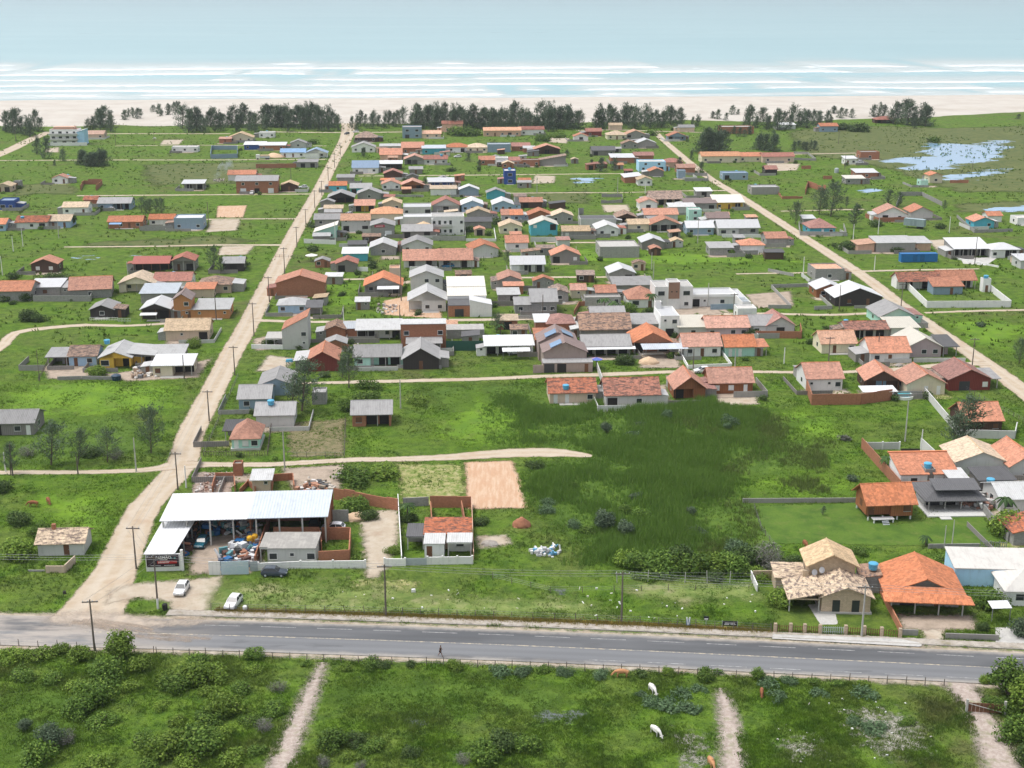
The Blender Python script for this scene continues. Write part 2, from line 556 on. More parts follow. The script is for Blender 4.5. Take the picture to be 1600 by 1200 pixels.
def vol(root,dx,dy,w,d,h,roof,rc,wc,feat='',rise=None,ver=0.0,vspan=(0,1),oh=.45,ohf=None,side='w',base=0.0,fine=False,gable=True,
        back=True, tank=None, chim=False, ridge=False, wsc=1.0, dz=0.0, posts=None, vent=False):
    """one volume of a building: wall, roof, openings. Local frame: front wall on y = dy, +y backwards"""
    x0, x1, y0, y1 = dx - w / 2, dx + w / 2, dy, dy + d
    xm, ym = dx, dy + d / 2
    if ohf is None:
        ohf = oh
    if rise is None:
        rise = {'gx': .19 * d, 'gy': .19 * w, 'hip': .19 * min(w, d), 'sf': .1 * d, 'sb': .1 * d, 'sl': .1 * w, 'sr': .1 * w}.get(roof, 0)
    zb = dz
    H = dz + h
    def zt(x, y):
        if roof == 'gx':
            return H + rise * (1 - abs(y - ym) / (d / 2))
        if roof == 'gy':
            return H + rise * (1 - abs(x - xm) / (w / 2))
        if roof == 'sf':
            return H + rise * (y - y0) / d
        if roof == 'sb':
            return H + rise * (y1 - y) / d
        if roof == 'sl':
            return H + rise * (x - x0) / w
        if roof == 'sr':
            return H + rise * (x1 - x) / w
        if roof == 'flat':
            return H + .35
        return H
    # footprint with an optional porch notch at the front
    if ver > 0:
        a, b = x0 + w * vspan[0], x0 + w * vspan[1]
        yv = y0 + min(ver, d - .25)
        fp = []
        if vspan[0] > 0:
            fp += [(x0, y0), (a, y0), (a, yv)]
        else:
            fp += [(x0, yv)]
        if vspan[1] < 1:
            fp += [(b, yv), (b, y0), (x1, y0)]
        else:
            fp += [(x1, yv)]
        fp += [(x1, y1), (x0, y1)]
    else:
        a = b = None
        fp = [(x0, y0), (x1, y0), (x1, y1), (x0, y1)]
    sp_ = {'gx': [(1, ym)], 'gy': [(0, xm)]}.get(roof, [])
    fp2 = cut_edges(fp, sp_)
    mb = MB()
    n = len(fp2)
    for i in range(n):
        p, q = fp2[i], fp2[(i + 1) % n]
        mb.face([(p[0],p[1],zb),(q[0],q[1],zb),(q[0],q[1],zt(*q)),(p[0],p[1],zt(*p))])
    if roof == 'flat':
        # inner faces and coping of the parapet
        t = .16
        ip = [(x0 + t, y0 + t), (x1 - t, y0 + t), (x1 - t, y1 - t), (x0 + t, y1 - t)]
        op = [(x0, y0), (x1, y0), (x1, y1), (x0, y1)]
        for i in range(4):
            j = (i + 1) % 4
            mb.face([(*op[i], H + .35), (*op[j], H + .35), (*ip[j], H + .35), (*ip[i], H + .35)])
            mb.face([(*ip[i], H + .35), (*ip[j], H + .35), (*ip[j], H - .1), (*ip[i], H - .1)])
    if ver > 0 and roof == 'gy' and gable:
        mb.box(x0 + .02, x1 - .02, y0, y0 + .12, H - .22, H - .02)
        mb.raw([(x0,y0,H),(x1,y0,H),(xm,y0,H + rise),(x0,y0 + .12,H),(x1,y0 + .12,H),(xm,y0 + .12,H + rise)],
               [(0,1,2),(3,5,4),(0,3,4,1),(1,4,5,2),(2,5,3,0)])
    elif ver > 0 and roof != 'gy':
        mb.box(a + .02, b - .02, y0 + .0, y0 + .14, H - .25, H - .03)
        if roof in ('gx', 'sf', 'sb'):
            for xx, cond in ((x0, vspan[0] == 0), (x1, vspan[1] == 1)):
                if cond and roof == 'gx':
                    yv = y0 + min(ver, d - .25)
                    mb.box(xx - .06 if xx == x0 else xx - .04, xx + .04 if xx == x0 else xx + .06, y0 + .16, yv - .02, H - .25, H - .03)
    mb.build('wall', wallmat(wc), root)
    # roof
    rb = MB()
    t = .14
    if roof == 'gx':
        k = rise / (d / 2)
        zf, zk = H - k * ohf, H - k * oh
        rb.slab([(x0 - oh,y0 - ohf,zf + t),(x1 + oh,y0 - ohf,zf + t),(x1 + oh,ym,H + rise + t),(x0 - oh,ym,H + rise + t)],t)
        rb.slab([(x0 - oh,ym,H + rise + t),(x1 + oh,ym,H + rise + t),(x1 + oh,y1 + oh,zk + t),(x0 - oh,y1 + oh,zk + t)],t)
        ax = 'x'
    elif roof == 'gy':
        k = rise / (w / 2)
        ze = H - k * oh
        rb.slab([(x0 - oh,y0 - ohf,ze + t),(xm,y0 - ohf,H + rise + t),(xm,y1 + oh,H + rise + t),(x0 - oh,y1 + oh,ze + t)],t)
        rb.slab([(xm,y0 - ohf,H + rise + t),(x1 + oh,y0 - ohf,ze + t),(x1 + oh,y1 + oh,ze + t),(xm,y1 + oh,H + rise + t)],t)
        ax = 'y'
    elif roof == 'hip':
        m_ = min(w, d) / 2
        k = rise / m_
        ze = H - k * oh
        X0, X1, Y0, Y1 = x0 - oh, x1 + oh, y0 - ohf, y1 + oh
        mm = min((X1 - X0), (Y1 - Y0)) / 2
        zr = ze + k * mm
        if (X1 - X0) >= (Y1 - Y0):
            A, B = (X0 + mm, (Y0 + Y1) / 2, zr + t), (X1 - mm, (Y0 + Y1) / 2, zr + t)
            if B[0] - A[0] < .1:
                B = (A[0] + .1, A[1], A[2])
            rb.slab([(X0, Y0, ze + t), (X1, Y0, ze + t), B, A], t)
            rb.slab([A, B, (X1, Y1, ze + t), (X0, Y1, ze + t)], t)
            rb.slab([(X0, Y1, ze + t), (X0, Y0, ze + t), A], t)
            rb.slab([(X1, Y0, ze + t), (X1, Y1, ze + t), B], t)
        else:
            A, B = ((X0 + X1) / 2, Y0 + mm, zr + t), ((X0 + X1) / 2, Y1 - mm, zr + t)
            rb.slab([(X0, Y0, ze + t), (X1, Y0, ze + t), A], t)
            rb.slab([(X1, Y1, ze + t), (X0, Y1, ze + t), B], t)
            rb.slab([(X0, Y0, ze + t), A, B, (X0, Y1, ze + t)], t)
            rb.slab([A, (X1, Y0, ze + t), (X1, Y1, ze + t), B], t)
        ax = 'x' if w >= d else 'y'
    elif roof in ('sf', 'sb'):
        k = rise / d * (1 if roof == 'sf' else -1)
        zb0 = (H if roof == 'sf' else H + rise)
        z0_, z1_ = zb0 - k * ohf, zb0 + k * (d + oh)
        rb.slab([(x0 - oh,y0 - ohf,z0_ + t),(x1 + oh,y0 - ohf,z0_ + t),(x1 + oh,y1 + oh,z1_ + t),(x0 - oh,y1 + oh,z1_ + t)],t)
        ax = 'x'
    elif roof in ('sl', 'sr'):
        k = rise / w * (1 if roof == 'sl' else -1)
        zb0 = (H if roof == 'sl' else H + rise)
        z0_, z1_ = zb0 - k * oh, zb0 + k * (w + oh)
        rb.slab([(x0 - oh,y0 - ohf,z0_ + t),(x1 + oh,y0 - ohf,z1_ + t),(x1 + oh,y1 + oh,z1_ + t),(x0 - oh,y1 + oh,z0_ + t)],t)
        ax = 'y'
    elif roof == 'flat':
        rb.slab([(x0 + .17,y0 + .17,H),(x1 - .17,y0 + .17,H),(x1 - .17,y1 - .17,H),(x0 + .17,y1 - .17,H)],.15)
        ax = 'x'
    ro = None
    if rb.v:
        ro = rb.build('roof', roofmat(rc, ax), root)
        if 'age' not in AGE.setdefault(root.name, {}):
            AGE[root.name]['age'] = (1, .8, 0, 1) if root.location.y < 230 else (ra.random(), ra.random(), 0, 1)
        ro.color = AGE[root.name]['age']
        if fine and roof in ('gx', 'gy'):
            cm = roofmat(rc, ax)
            cb = MB()
            if roof == 'gx':
                cb.tube((x0 - oh, ym, H + rise + t - .02), (x1 + oh, ym, H + rise + t - .02), .11, .11, 6)
            else:
                cb.tube((xm, y0 - ohf, H + rise + t - .02), (xm, y1 + oh, H + rise + t - .02), .11, .11, 6)
            cb.build('ridge_cap', cm, ro)
    # posts of the porch
    if ver > 0:
        npst = posts if posts is not None else max(2, int(round((b - a) / 3.2)) + 1)
        pm = trim('concrete') if wc not in ('br', 'dk', 'wd', 'rd') else trim('wood')
        for i in range(npst):
            px_ = a + .12 + (b - a - .24) * i / max(1, npst - 1)
            if (i == 0 and vspan[0] > 0) or (i == npst - 1 and vspan[1] < 1):
                continue
            bx('post', pm, root, px_ - .09, px_ + .09, y0 + .17, y0 + .35, zb, H - .05)
    # openings
    rows = feat.split('/') if feat else []
    sh = h / max(1, len(rows))
    for r_, row in enumerate(rows):
        z0 = zb + r_ * sh
        m_ = len(row)
        need = sum((WIN.get(c) or DOOR.get(c) or (1.2,))[0] + .35 for c in row) or 1
        s_ = min(1.0, w / need) * wsc
        for i, c in enumerate(row):
            if c == '.':
                continue
            xc = x0 + w * (i + .5) / m_
            yw = y0
            if ver > 0 and r_ == 0 and a <= xc <= b:
                yw = y0 + min(ver, d - .25)
            opening(root, c, xc, yw, z0, s_, 0, -1, fine)
    # side windows where there is room
    if side and d > 4.5 and h > 2.3:
        ns = len(side)
        for sgn, xx in ((-1, x0), (1, x1)):
            for i, c in enumerate(side):
                if c == '.':
                    continue
                yc = y0 + ver + (d - ver) * (i + 1) / (ns + 1)
                opening(root, c, yc, xx, zb, 1.0, 1, sgn, False)
    if base:
        bx('plinth', trim('concrete'), root, x0 - .25, x1 + .25, y0 - .3, y1 + .25, zb, zb + base)
    if tank:
        tx, ty, tz = tank
        mt = MB().lathe([(.62,0),(.66,.1),(.74,.85),(.78,.95),(.70,1.05),(.35,1.15)],14)
        mt.build('water_tank', trim('blue'), root, smooth=False, loc=(dx + tx, dy + ty, dz + tz))
    if chim:
        bx('chimney', wallmat('bk'), root, x0 + w * .25, x0 + w * .25 + .6, ym - .3, ym + .3, H, H + rise + .9)
    return ro

HOUSES = []
def annex(root, w, d, h, wc, fine):
    """the lean-tos and patched roofs most of the houses have grown"""
    k = ra.random()
    if k < .62 and w < 15:
        sd = ra.choice((-1, 1)); aw = ra.uniform(2.0, 3.6); ad = ra.uniform(.45, .8) * d
        vol(root,sd * (w / 2 + aw / 2 + .02),ra.uniform(0,d - ad),aw,ad,ra.uniform(1.9,2.3),'sr' if sd > 0 else 'sl',ra.choice('GGLEDLR'),ra.choice((wc,'gr','gw','cc')),ra.choice(('','d','v')),rise=.4,side='',oh=.15,fine=False)
    if ra.random() < .55:
        aw = ra.uniform(.35, .8) * w; ad = ra.uniform(2.5, 4.5)
        vol(root,ra.uniform(-.5,.5) * (w - aw),d + .02,aw,ad,2.2,'sb',ra.choice('GGLEOKD'),ra.choice(('gr','gw','be')),'',rise=.35,side='',oh=.2)
    if ra.random() < .4:
        bx('step', trim('concrete'), root, -w * .3, w * .3, -1.6, -.05, 0, .12)
    if ra.random() < .3 and h < 3.3:
        MB().lathe([(.55,0),(.6,.1),(.68,.75),(.6,.85),(.3,.95)],10).build('water_tank',trim('blue'),root,loc=(ra.uniform(-.3,.3) * w,d + 1.2,2.5))
def Hs(x,y,w,d,h,roof,rc,wc,feat,label,a=0.0,name='house',cat='house',group=None,**kw):
    s = ppm(y)
    p = at(x, y)
    root = empty(name, p, R(GA + a))
    fine = s > 5.2
    if s < 3.2 and 'side' not in kw:
        kw['side'] = 'w' if abs(x - 800) > 250 else ''
    vol(root,0,0,w / s,d,h,roof,rc,wc,feat,fine=fine,**kw)
    if name == 'house' and y < 640:
        annex(root, w / s, d, h, wc, fine)
    tag(root, label, cat, group)
    c, sn = math.cos(R(GA + a)), math.sin(R(GA + a))
    ww = w / s / 2
    occ_poly([(p.x + q * c - t * sn,p.y + q * sn + t * c) for q,t in ((-ww,0),(ww,0),(ww,d),(-ww,d))],.6)
    HOUSES.append(root)
    return root, s
# ================================================================ GROUND
VT = {}
def vnoise(x, y, seed=0):
    """smooth value noise on arrays, about 0..1"""
    if seed not in VT:
        VT[seed] = np.random.default_rng(seed).random((256, 256))
    r = VT[seed]
    xi, yi = np.floor(x).astype(int), np.floor(y).astype(int)
    fx, fy = x - xi, y - yi
    fx, fy = fx * fx * (3 - 2 * fx), fy * fy * (3 - 2 * fy)
    g = lambda i, j: r[(yi + j) % 256, (xi + i) % 256]
    return (g(0, 0) * (1 - fx) + g(1, 0) * fx) * (1 - fy) + (g(0, 1) * (1 - fx) + g(1, 1) * fx) * fy

def fbm(x, y, seed=0, oct=4):
    s, a, t = 0, 1.0, 0
    for o in range(oct):
        s = s + a * vnoise(x * 2 ** o, y * 2 ** o, seed + o)
        t += a
        a *= .5
    return s / t

def grass_color(nt):
    noise = lambda *a, **k: globals()['noise'](*a, coord='World', **k)
    big = ramp(nt, noise(nt, .014, 4, .55), .36, .66)
    mid = ramp(nt, noise(nt, .07, 6, .68, dist=.5), .38, .62)
    sml = ramp(nt, noise(nt, .38, 6, .74), .38, .64)
    fin = ramp(nt, noise(nt, 3.2, 3, .7), .30, .72)
    lush = mixc(nt, sml, (.124, .220, .021), (.060, .126, .014))
    olive = mixc(nt, sml, (.145, .208, .036), (.074, .120, .023))
    c = mixc(nt, mid, lush, olive)
    brown = mixc(nt, sml, (.150, .142, .058), (.085, .090, .036))
    bf = math_n(nt,'MULTIPLY',ramp(nt,noise(nt,.022,5,.6,dist=.6),.52,.70),ramp(nt,noise(nt,.2,4,.6),.30,.62))
    c = mixc(nt, math_n(nt, 'MULTIPLY', bf, .85), c, brown)
    bright = mixc(nt, fin, (.165, .285, .022), (.122, .230, .020))
    gf = math_n(nt,'MULTIPLY',ramp(nt,noise(nt,.045,4,.55,stretch=(1,1.6,1)),.56,.74),big)
    c = mixc(nt, math_n(nt, 'MULTIPLY', gf, .75), c, bright)
    c = mixc(nt, math_n(nt, 'MULTIPLY', fin, .35), c, (.036, .070, .010))
    return c

def mat_grass():
    m, nt, b, out = nodes_of('field_grass')
    nt.links.new(grass_color(nt), b.inputs['Base Color'])
    b.inputs['Roughness'].default_value = .95
    b.inputs['Specular IOR Level'].default_value = .1
    hgt = math_n(nt,'MULTIPLY_ADD',noise(nt,.5,6,.72),1.0,math_n(nt,'MULTIPLY',noise(nt,3.0,3,.7),.35))
    bump(nt, b, hgt, 1.0, .55)
    return m

def masked(name, build, soft=.5, amp=1.6, nscale=.7, rough=.95, bmp=(1.5, .12)):
    """a ground sheet whose rim breaks up into the grass around it"""
    m, nt, b, out = nodes_of(name)
    nt.links.new(build(nt), b.inputs['Base Color'])
    b.inputs['Roughness'].default_value = rough
    b.inputs['Specular IOR Level'].default_value = .15
    at_ = N(nt, 'ShaderNodeAttribute', attribute_name='edge')
    nz = math_n(nt, 'SUBTRACT', noise(nt, nscale, 5, .7), .5)
    e = math_n(nt, 'MULTIPLY_ADD', nz, amp * 2.2, at_.outputs['Fac'])
    mk = ramp(nt, e, -soft * .4, soft * .6)
    tr = nt.nodes.new('ShaderNodeBsdfTransparent')
    mx = nt.nodes.new('ShaderNodeMixShader')
    nt.links.new(mk, mx.inputs[0])
    nt.links.new(tr.outputs[0], mx.inputs[1])
    nt.links.new(b.outputs[0], mx.inputs[2])
    nt.links.new(mx.outputs[0], out.inputs['Surface'])
    if bmp:
        bump(nt, b, noise(nt, bmp[0], 5, .7), .8, bmp[1])
    return m

def two(c1, c2, s1, s2=None, lo=.38, hi=.68, c3=None, s3=.25, stretch=None):
    def f(nt):
        c = mixc(nt,ramp(nt,noise(nt,s1,5,.65,stretch=stretch),lo,hi),c1,c2)
        if c3:
            c = mixc(nt,math_n(nt,'MULTIPLY',ramp(nt,noise(nt,s3,4,.6),.5,.72),.8),c,c3)
        if s2:
            c = mixc(nt,math_n(nt,'MULTIPLY',ramp(nt,noise(nt,s2,3,.7),.4,.75),.35),c,tuple(x * .6 for x in c2))
        return c
    return f

def track_col(nt):
    """sandy road with worn wheel lines along it"""
    ac = N(nt, 'ShaderNodeAttribute', attribute_name='across')
    w = math_n(nt, 'ABSOLUTE', ac.outputs['Fac'])
    w = math_n(nt,'MULTIPLY_ADD',math_n(nt,'SUBTRACT',noise(nt,.12,3,.6),.5),.5,w)
    rut = math_n(nt,'MULTIPLY',ramp(nt,w,.12,.38),math_n(nt,'SUBTRACT',1.0,ramp(nt,w,.45,.8)))
    c = mixc(nt,ramp(nt,noise(nt,.35,5,.65),.35,.7),(.43,.345,.25),(.50,.425,.33))
    c = mixc(nt, math_n(nt, 'MULTIPLY', rut, .55), c, (.51, .455, .375))
    c = mixc(nt,math_n(nt,'MULTIPLY',ramp(nt,noise(nt,.09,4,.6),.55,.72),.55),c,(.40,.285,.19))
    c = mixc(nt,math_n(nt,'MULTIPLY',ramp(nt,noise(nt,3.0,4,.7),.5,.75),.3),c,(.38,.29,.21))
    return c

GM = {
    'track': masked('sandy_track', track_col, soft=.7, amp=.75, nscale=.3),
    'sand': masked('bare_sand',two((.43,.36,.275),(.50,.44,.355),.4,3.0,c3=(.37,.28,.20)),soft=1.8,amp=1.4,nscale=.6),
    'earth': masked('scraped_earth',two((.50,.315,.20),(.58,.43,.31),.9,3.0,stretch=(1.8,.22,1),c3=(.52,.33,.21)),soft=1.2,amp=.9,nscale=.5),
    'straw': masked('cut_dry_grass',two((.32,.31,.13),(.14,.20,.04),.55,2.5,.40,.62,c3=(.46,.40,.24),s3=.9),soft=1.2,amp=2.5,nscale=.4),
    'mown': masked('mown_verge',two((.205,.26,.075),(.12,.19,.042),.45,2.5,.40,.65,c3=(.30,.285,.15),s3=.22),soft=6,amp=5,nscale=.22),
    'dry': masked('dead_dry_grass',two((.22,.185,.105),(.115,.125,.05),.5,2.5,.40,.66),soft=1.5,amp=2,nscale=.4),
    'lawn': masked('short_lawn',two((.098,.170,.024),(.058,.118,.018),.22,3.0,c3=(.13,.17,.04),s3=.5),soft=.6,amp=1.2,nscale=.6),
    'lush': masked('bright_wet_grass',two((.150,.265,.020),(.095,.185,.018),.16,1.6,.34,.66,c3=(.14,.20,.04)),soft=12,amp=12,nscale=.09),
    'marsh': masked('dull_marsh_grass',two((.125,.140,.048),(.070,.105,.030),.25,2.2,c3=(.15,.17,.055),s3=.06),soft=8,amp=9,nscale=.07),
    'deep': masked('dark_green_growth',two((.062,.118,.016),(.100,.170,.022),.30,2.0),soft=6,amp=5,nscale=.13),
    'yellow': masked('yellow_verge_grass',two((.34,.25,.045),(.20,.20,.045),.8,3.0),soft=.4,amp=.7,nscale=.9),
    'rubble': masked('rubble_ground',two((.42,.33,.27),(.28,.22,.18),1.2,4.0,c3=(.55,.52,.50),s3=1.0),soft=.5,amp=1.2,nscale=.8,bmp=(3.0,.35)),
    'yard': masked('trodden_yard',two((.42,.34,.27),(.33,.27,.21),.5,3.0,c3=(.25,.21,.17)),soft=1.8,amp=1.2,nscale=.7),
    'pebble': masked('pinkish_gravel',two((.38,.31,.27),(.50,.43,.38),1.6,4.5,.36,.66,c3=(.20,.23,.10),s3=.5),soft=2.2,amp=1.3,nscale=1.3,bmp=(4.0,.15)),
    'scree': masked('broken_stones',two((.28,.27,.21),(.45,.43,.39),1.8,4.5,.36,.66,c3=(.15,.19,.06),s3=.4),soft=4.5,amp=7,nscale=.6,bmp=(3.0,.3)),
    'dust': masked('road_sand',two((.50,.42,.34),(.42,.36,.30),.6,3.0),soft=3.5,amp=2.5,nscale=.35,bmp=None),
    'paving': masked('poured_concrete',two((.52,.51,.48),(.42,.41,.39),.5,3.0),soft=.1,amp=.15,nscale=1.0,bmp=None),
    'kerbgravel': masked('broken_pavement',two((.45,.41,.36),(.33,.29,.24),.8,3.0,c3=(.24,.22,.12),s3=.5),soft=.3,amp=.5,nscale=.9),
}

def mat_water(name, col, rough=.08, bs=.8, bd=.05, masked_=True, amp=34.0, nsc=.06):
    m, nt, b, out = nodes_of(name)
    b.inputs['Base Color'].default_value = (*col, 1)
    b.inputs['Roughness'].default_value = rough
    b.inputs['Specular IOR Level'].default_value = .6
    bump(nt, b, noise(nt, bs, 3, .5), .25, bd)
    if masked_:
        at_ = N(nt, 'ShaderNodeAttribute', attribute_name='edge')
        nz = math_n(nt, 'SUBTRACT', noise(nt, nsc, 6, .72, stretch=(.6, 1.2, 1)), .5)
        mk = ramp(nt, math_n(nt, 'MULTIPLY_ADD', nz, amp, at_.outputs['Fac']), -.4, .6)
        tr = nt.nodes.new('ShaderNodeBsdfTransparent')
        mx = nt.nodes.new('ShaderNodeMixShader')
        nt.links.new(mk, mx.inputs[0])
        nt.links.new(tr.outputs[0], mx.inputs[1])
        nt.links.new(b.outputs[0], mx.inputs[2])
        nt.links.new(mx.outputs[0], out.inputs['Surface'])
    return m

GM['water'] = mat_water('standing_water', (.24, .40, .58), amp=56.0, nsc=.045)
GM['pud'] = mat_water('puddle_water', (.12, .14, .13), amp=5.0, nsc=.45)

def fattr(me, name, vals):
    a = me.attributes.new(name, 'FLOAT', 'POINT')
    a.data.foreach_set('value', np.asarray(vals, dtype=np.float32))

SHEETS = []
def next_z(boxes):
    """each sheet lies 4 mm above whatever it overlaps"""
    lv = 0
    for (x0, y0, x1, y1) in boxes:
        for (a0, b0, a1, b1, l) in SHEETS:
            if x0 < a1 and a0 < x1 and y0 < b1 and b0 < y1 and l > lv:
                lv = l
    SHEETS.extend((*b, lv + 1) for b in boxes)
    return .02 + .004 * lv

def patch(name, pts, mat, margin=2.0, res=None, z=None, occ=False, label=None, kind='structure', world=False):
    """an irregular ground area: polygon in photo pixels, laid on the ground with a broken rim"""
    P = np.array([(q[0], q[1]) for q in (pts if world else [at(*p) for p in pts])])
    lo, hi = P.min(0) - margin, P.max(0) + margin
    size = hi - lo
    r = res or max(.5, max(size) / 60)
    nx, ny = max(2, int(size[0] / r) + 1), max(2, int(size[1] / r) + 1)
    X, Y = np.meshgrid(np.linspace(lo[0], hi[0], nx), np.linspace(lo[1], hi[1], ny))
    q = np.stack([X.ravel(), Y.ravel()], 1)
    sd = sdist(q, P)
    idx = np.arange(nx * ny).reshape(ny, nx)
    a,b,c,d = idx[:-1,:-1].ravel(),idx[:-1,1:].ravel(),idx[1:,1:].ravel(),idx[1:,:-1].ravel()
    keep = np.maximum.reduce([sd[a], sd[b], sd[c], sd[d]]) > -margin
    faces = np.stack([a, b, c, d], 1)[keep]
    used = np.unique(faces)
    rm = -np.ones(nx * ny, int)
    rm[used] = np.arange(len(used))
    zz = z if z is not None else next_z([(*lo, *hi)])
    me = bpy.data.meshes.new(name)
    me.from_pydata([(x, y, zz) for x, y in q[used]], [], [tuple(f) for f in rm[faces]])
    fattr(me, 'edge', sd[used])
    fattr(me, 'across', np.zeros(len(used)))
    o = link(name, me, GM[mat])
    o['kind'] = kind
    if label:
        o['label'] = label
    if occ:
        occ_poly(P, -.4)
    return o

def strip(name, pts, mat, step=3.0, z=None, occ=True, extra=1.2, world=False, lin=False):
    """a road or path: (x, y, width in metres) in photo pixels"""
    P = [(Vector((p[0], p[1], 0)) if world else at(p[0], p[1])) for p in pts]
    W = [p[2] for p in pts]
    # resample with Catmull-Rom
    path, wid = [], []
    for i in range(len(P) - 1):
        p0, p1, p2, p3 = P[max(i - 1, 0)], P[i], P[i + 1], P[min(i + 2, len(P) - 1)]
        n = max(2, int((p2 - p1).length / step))
        for k in range(n):
            t = k / n
            if lin:
                path.append(p1.lerp(p2, t)); wid.append(W[i] + (W[i + 1] - W[i]) * t)
                continue
            path.append(.5 * ((2 * p1) + (p2 - p0) * t + (2 * p0 - 5 * p1 + 4 * p2 - p3) * t * t + (3 * p1 - p0 - 3 * p2 + p3) * t ** 3))
            wid.append(W[i] + (W[i + 1] - W[i]) * t)
    path.append(P[-1]); wid.append(W[-1])
    zz = z
    if z is None:
        bb = []
        for i in range(0, len(path), 6):
            c, g = path[i:i + 7], max(wid) / 2 + extra
            bb.append((min(p.x for p in c) - g, min(p.y for p in c) - g, max(p.x for p in c) + g, max(p.y for p in c) + g))
        zz = next_z(bb)
    vs, ed, ac, fs = [], [], [], []
    K = 9
    for i, p in enumerate(path):
        q = path[min(i + 1, len(path) - 1)] - path[max(i - 1, 0)]
        nrm = Vector((q.y, -q.x, 0)).normalized()
        hw = wid[i] / 2 + extra
        for k in range(K):
            s = -1 + 2 * k / (K - 1)
            vs.append((p.x + nrm.x * hw * s, p.y + nrm.y * hw * s, zz))
            ed.append(wid[i] / 2 - abs(s) * hw)
            ac.append(s * hw / (wid[i] / 2))
    for i in range(len(path) - 1):
        for k in range(K - 1):
            fs.append((i * K + k, i * K + k + 1, (i + 1) * K + k + 1, (i + 1) * K + k))
    me = bpy.data.meshes.new(name)
    me.from_pydata(vs, [], fs)
    fattr(me, 'edge', ed)
    fattr(me, 'across', ac)
    m = GM[mat] if isinstance(mat, str) else mat
    o = link(name, me, m)
    o['kind'] = 'structure'
    if occ:
        L, Rr = [], []
        for i, p in enumerate(path):
            q = path[min(i + 1, len(path) - 1)] - path[max(i - 1, 0)]
            nrm = Vector((q.y, -q.x, 0)).normalized()
            hw = wid[i] / 2 - (.7 if mat == 'pebble' else 0)
            L.append((p.x - nrm.x * hw, p.y - nrm.y * hw))
            Rr.append((p.x + nrm.x * hw, p.y + nrm.y * hw))
        for i in range(len(L) - 1):
            occ_poly([L[i], L[i + 1], Rr[i + 1], Rr[i]], .1)
    return o, path, wid

# ---- the big sheet
cg, sg = math.cos(R(GA)), math.sin(R(GA))
T0 = 1130.0 * cg
def shore(s, t):
    """s along the coast, t metres seaward of the waterline"""
    return (s * cg - (t + T0) * sg, s * sg + (t + T0) * cg)

gb = MB()
NX, NY = 24, 24
for i in range(NX):
    for j in range(NY):
        s0, s1 = -9000 + 18000 * i / NX, -9000 + 18000 * (i + 1) / NX
        t0_, t1_ = -2600 + 2560 * j / NY, -2600 + 2560 * (j + 1) / NY
        gb.face([(*shore(s0,t0_),0),(*shore(s1,t0_),0),(*shore(s1,t1_),0),(*shore(s0,t1_),0)])
gm = gb.mesh('ground')
o = link('ground', gm, mat_grass())
o['kind'] = 'structure'

# ---- beach with low dunes, falling to the sea
ns, ntt = 560, 150
S,T = np.meshgrid(np.concatenate([np.linspace(-9000,-800,20)[:-1],np.linspace(-800,800,ns),np.linspace(800,9000,20)[1:]]),np.linspace(-330,60,ntt))
edge = -232 + 42 * (fbm(S / 60, S * 0 + 3.3, 11, 4) - .5) + np.where(S > 280, np.clip((S - 280) / 3, 0, 60), 0)
up = np.clip((T - edge) / 30, 0, 1)
up = up * up * (3 - 2 * up)
dune = fbm(S / 34, T / 26, 21, 5)
Z = -.5 + up * (.75 + 5.5 * np.clip(dune - .42, 0, 1) * np.exp(-((T + 175) / 55) ** 2) + 1.2 * fbm(S / 60, T / 40, 31, 4))
Z = np.where(T > -45, Z * np.clip((-T) / 45, 0, 1) + (-1.0) * np.clip((T + 45) / 105, 0, 1), Z)
px_, py_ = S * cg - (T + T0) * sg, S * sg + (T + T0) * cg
nsx = S.shape[1]
vv = np.stack([px_.ravel(), py_.ravel(), Z.ravel()], 1)
idx = np.arange(vv.shape[0]).reshape(S.shape)
ff = np.stack([idx[:-1, :-1].ravel(), idx[:-1, 1:].ravel(), idx[1:, 1:].ravel(), idx[1:, :-1].ravel()], 1)
def big_mesh(name, vv, ff, smooth=True):
    me = bpy.data.meshes.new(name)
    me.vertices.add(len(vv)); me.vertices.foreach_set('co', vv.astype(np.float32).ravel())
    me.loops.add(ff.size); me.loops.foreach_set('vertex_index', ff.astype(np.int32).ravel())
    me.polygons.add(len(ff)); k = ff.shape[1]
    me.polygons.foreach_set('loop_start', np.arange(0, ff.size, k, dtype=np.int32))
    me.polygons.foreach_set('loop_total', np.full(len(ff), k, dtype=np.int32))
    me.update(calc_edges=True)
    if smooth:
        me.shade_smooth()
    return me
me = big_mesh('beach', vv, ff)
fattr(me, 'wet', np.clip((T + 16) / 14, 0, 1).ravel())
m, nt, b, out = nodes_of('beach_sand')
c = mixc(nt,ramp(nt,noise(nt,.05,5,.6),.35,.7),(.52,.485,.43),(.46,.415,.36))
c = mixc(nt,math_n(nt,'MULTIPLY',ramp(nt,noise(nt,.02,5,.65,stretch=(.4,1.6,1)),.58,.72),.45),c,(.40,.34,.28))
wa = N(nt, 'ShaderNodeAttribute', attribute_name='wet')
c = mixc(nt, wa.outputs['Fac'], c, (.40, .33, .28))
nt.links.new(c, b.inputs['Base Color'])
b.inputs['Roughness'].default_value = .9
bump(nt, b, noise(nt, .4, 5, .6), .6, .25)
link('beach', me, m)['kind'] = 'structure'

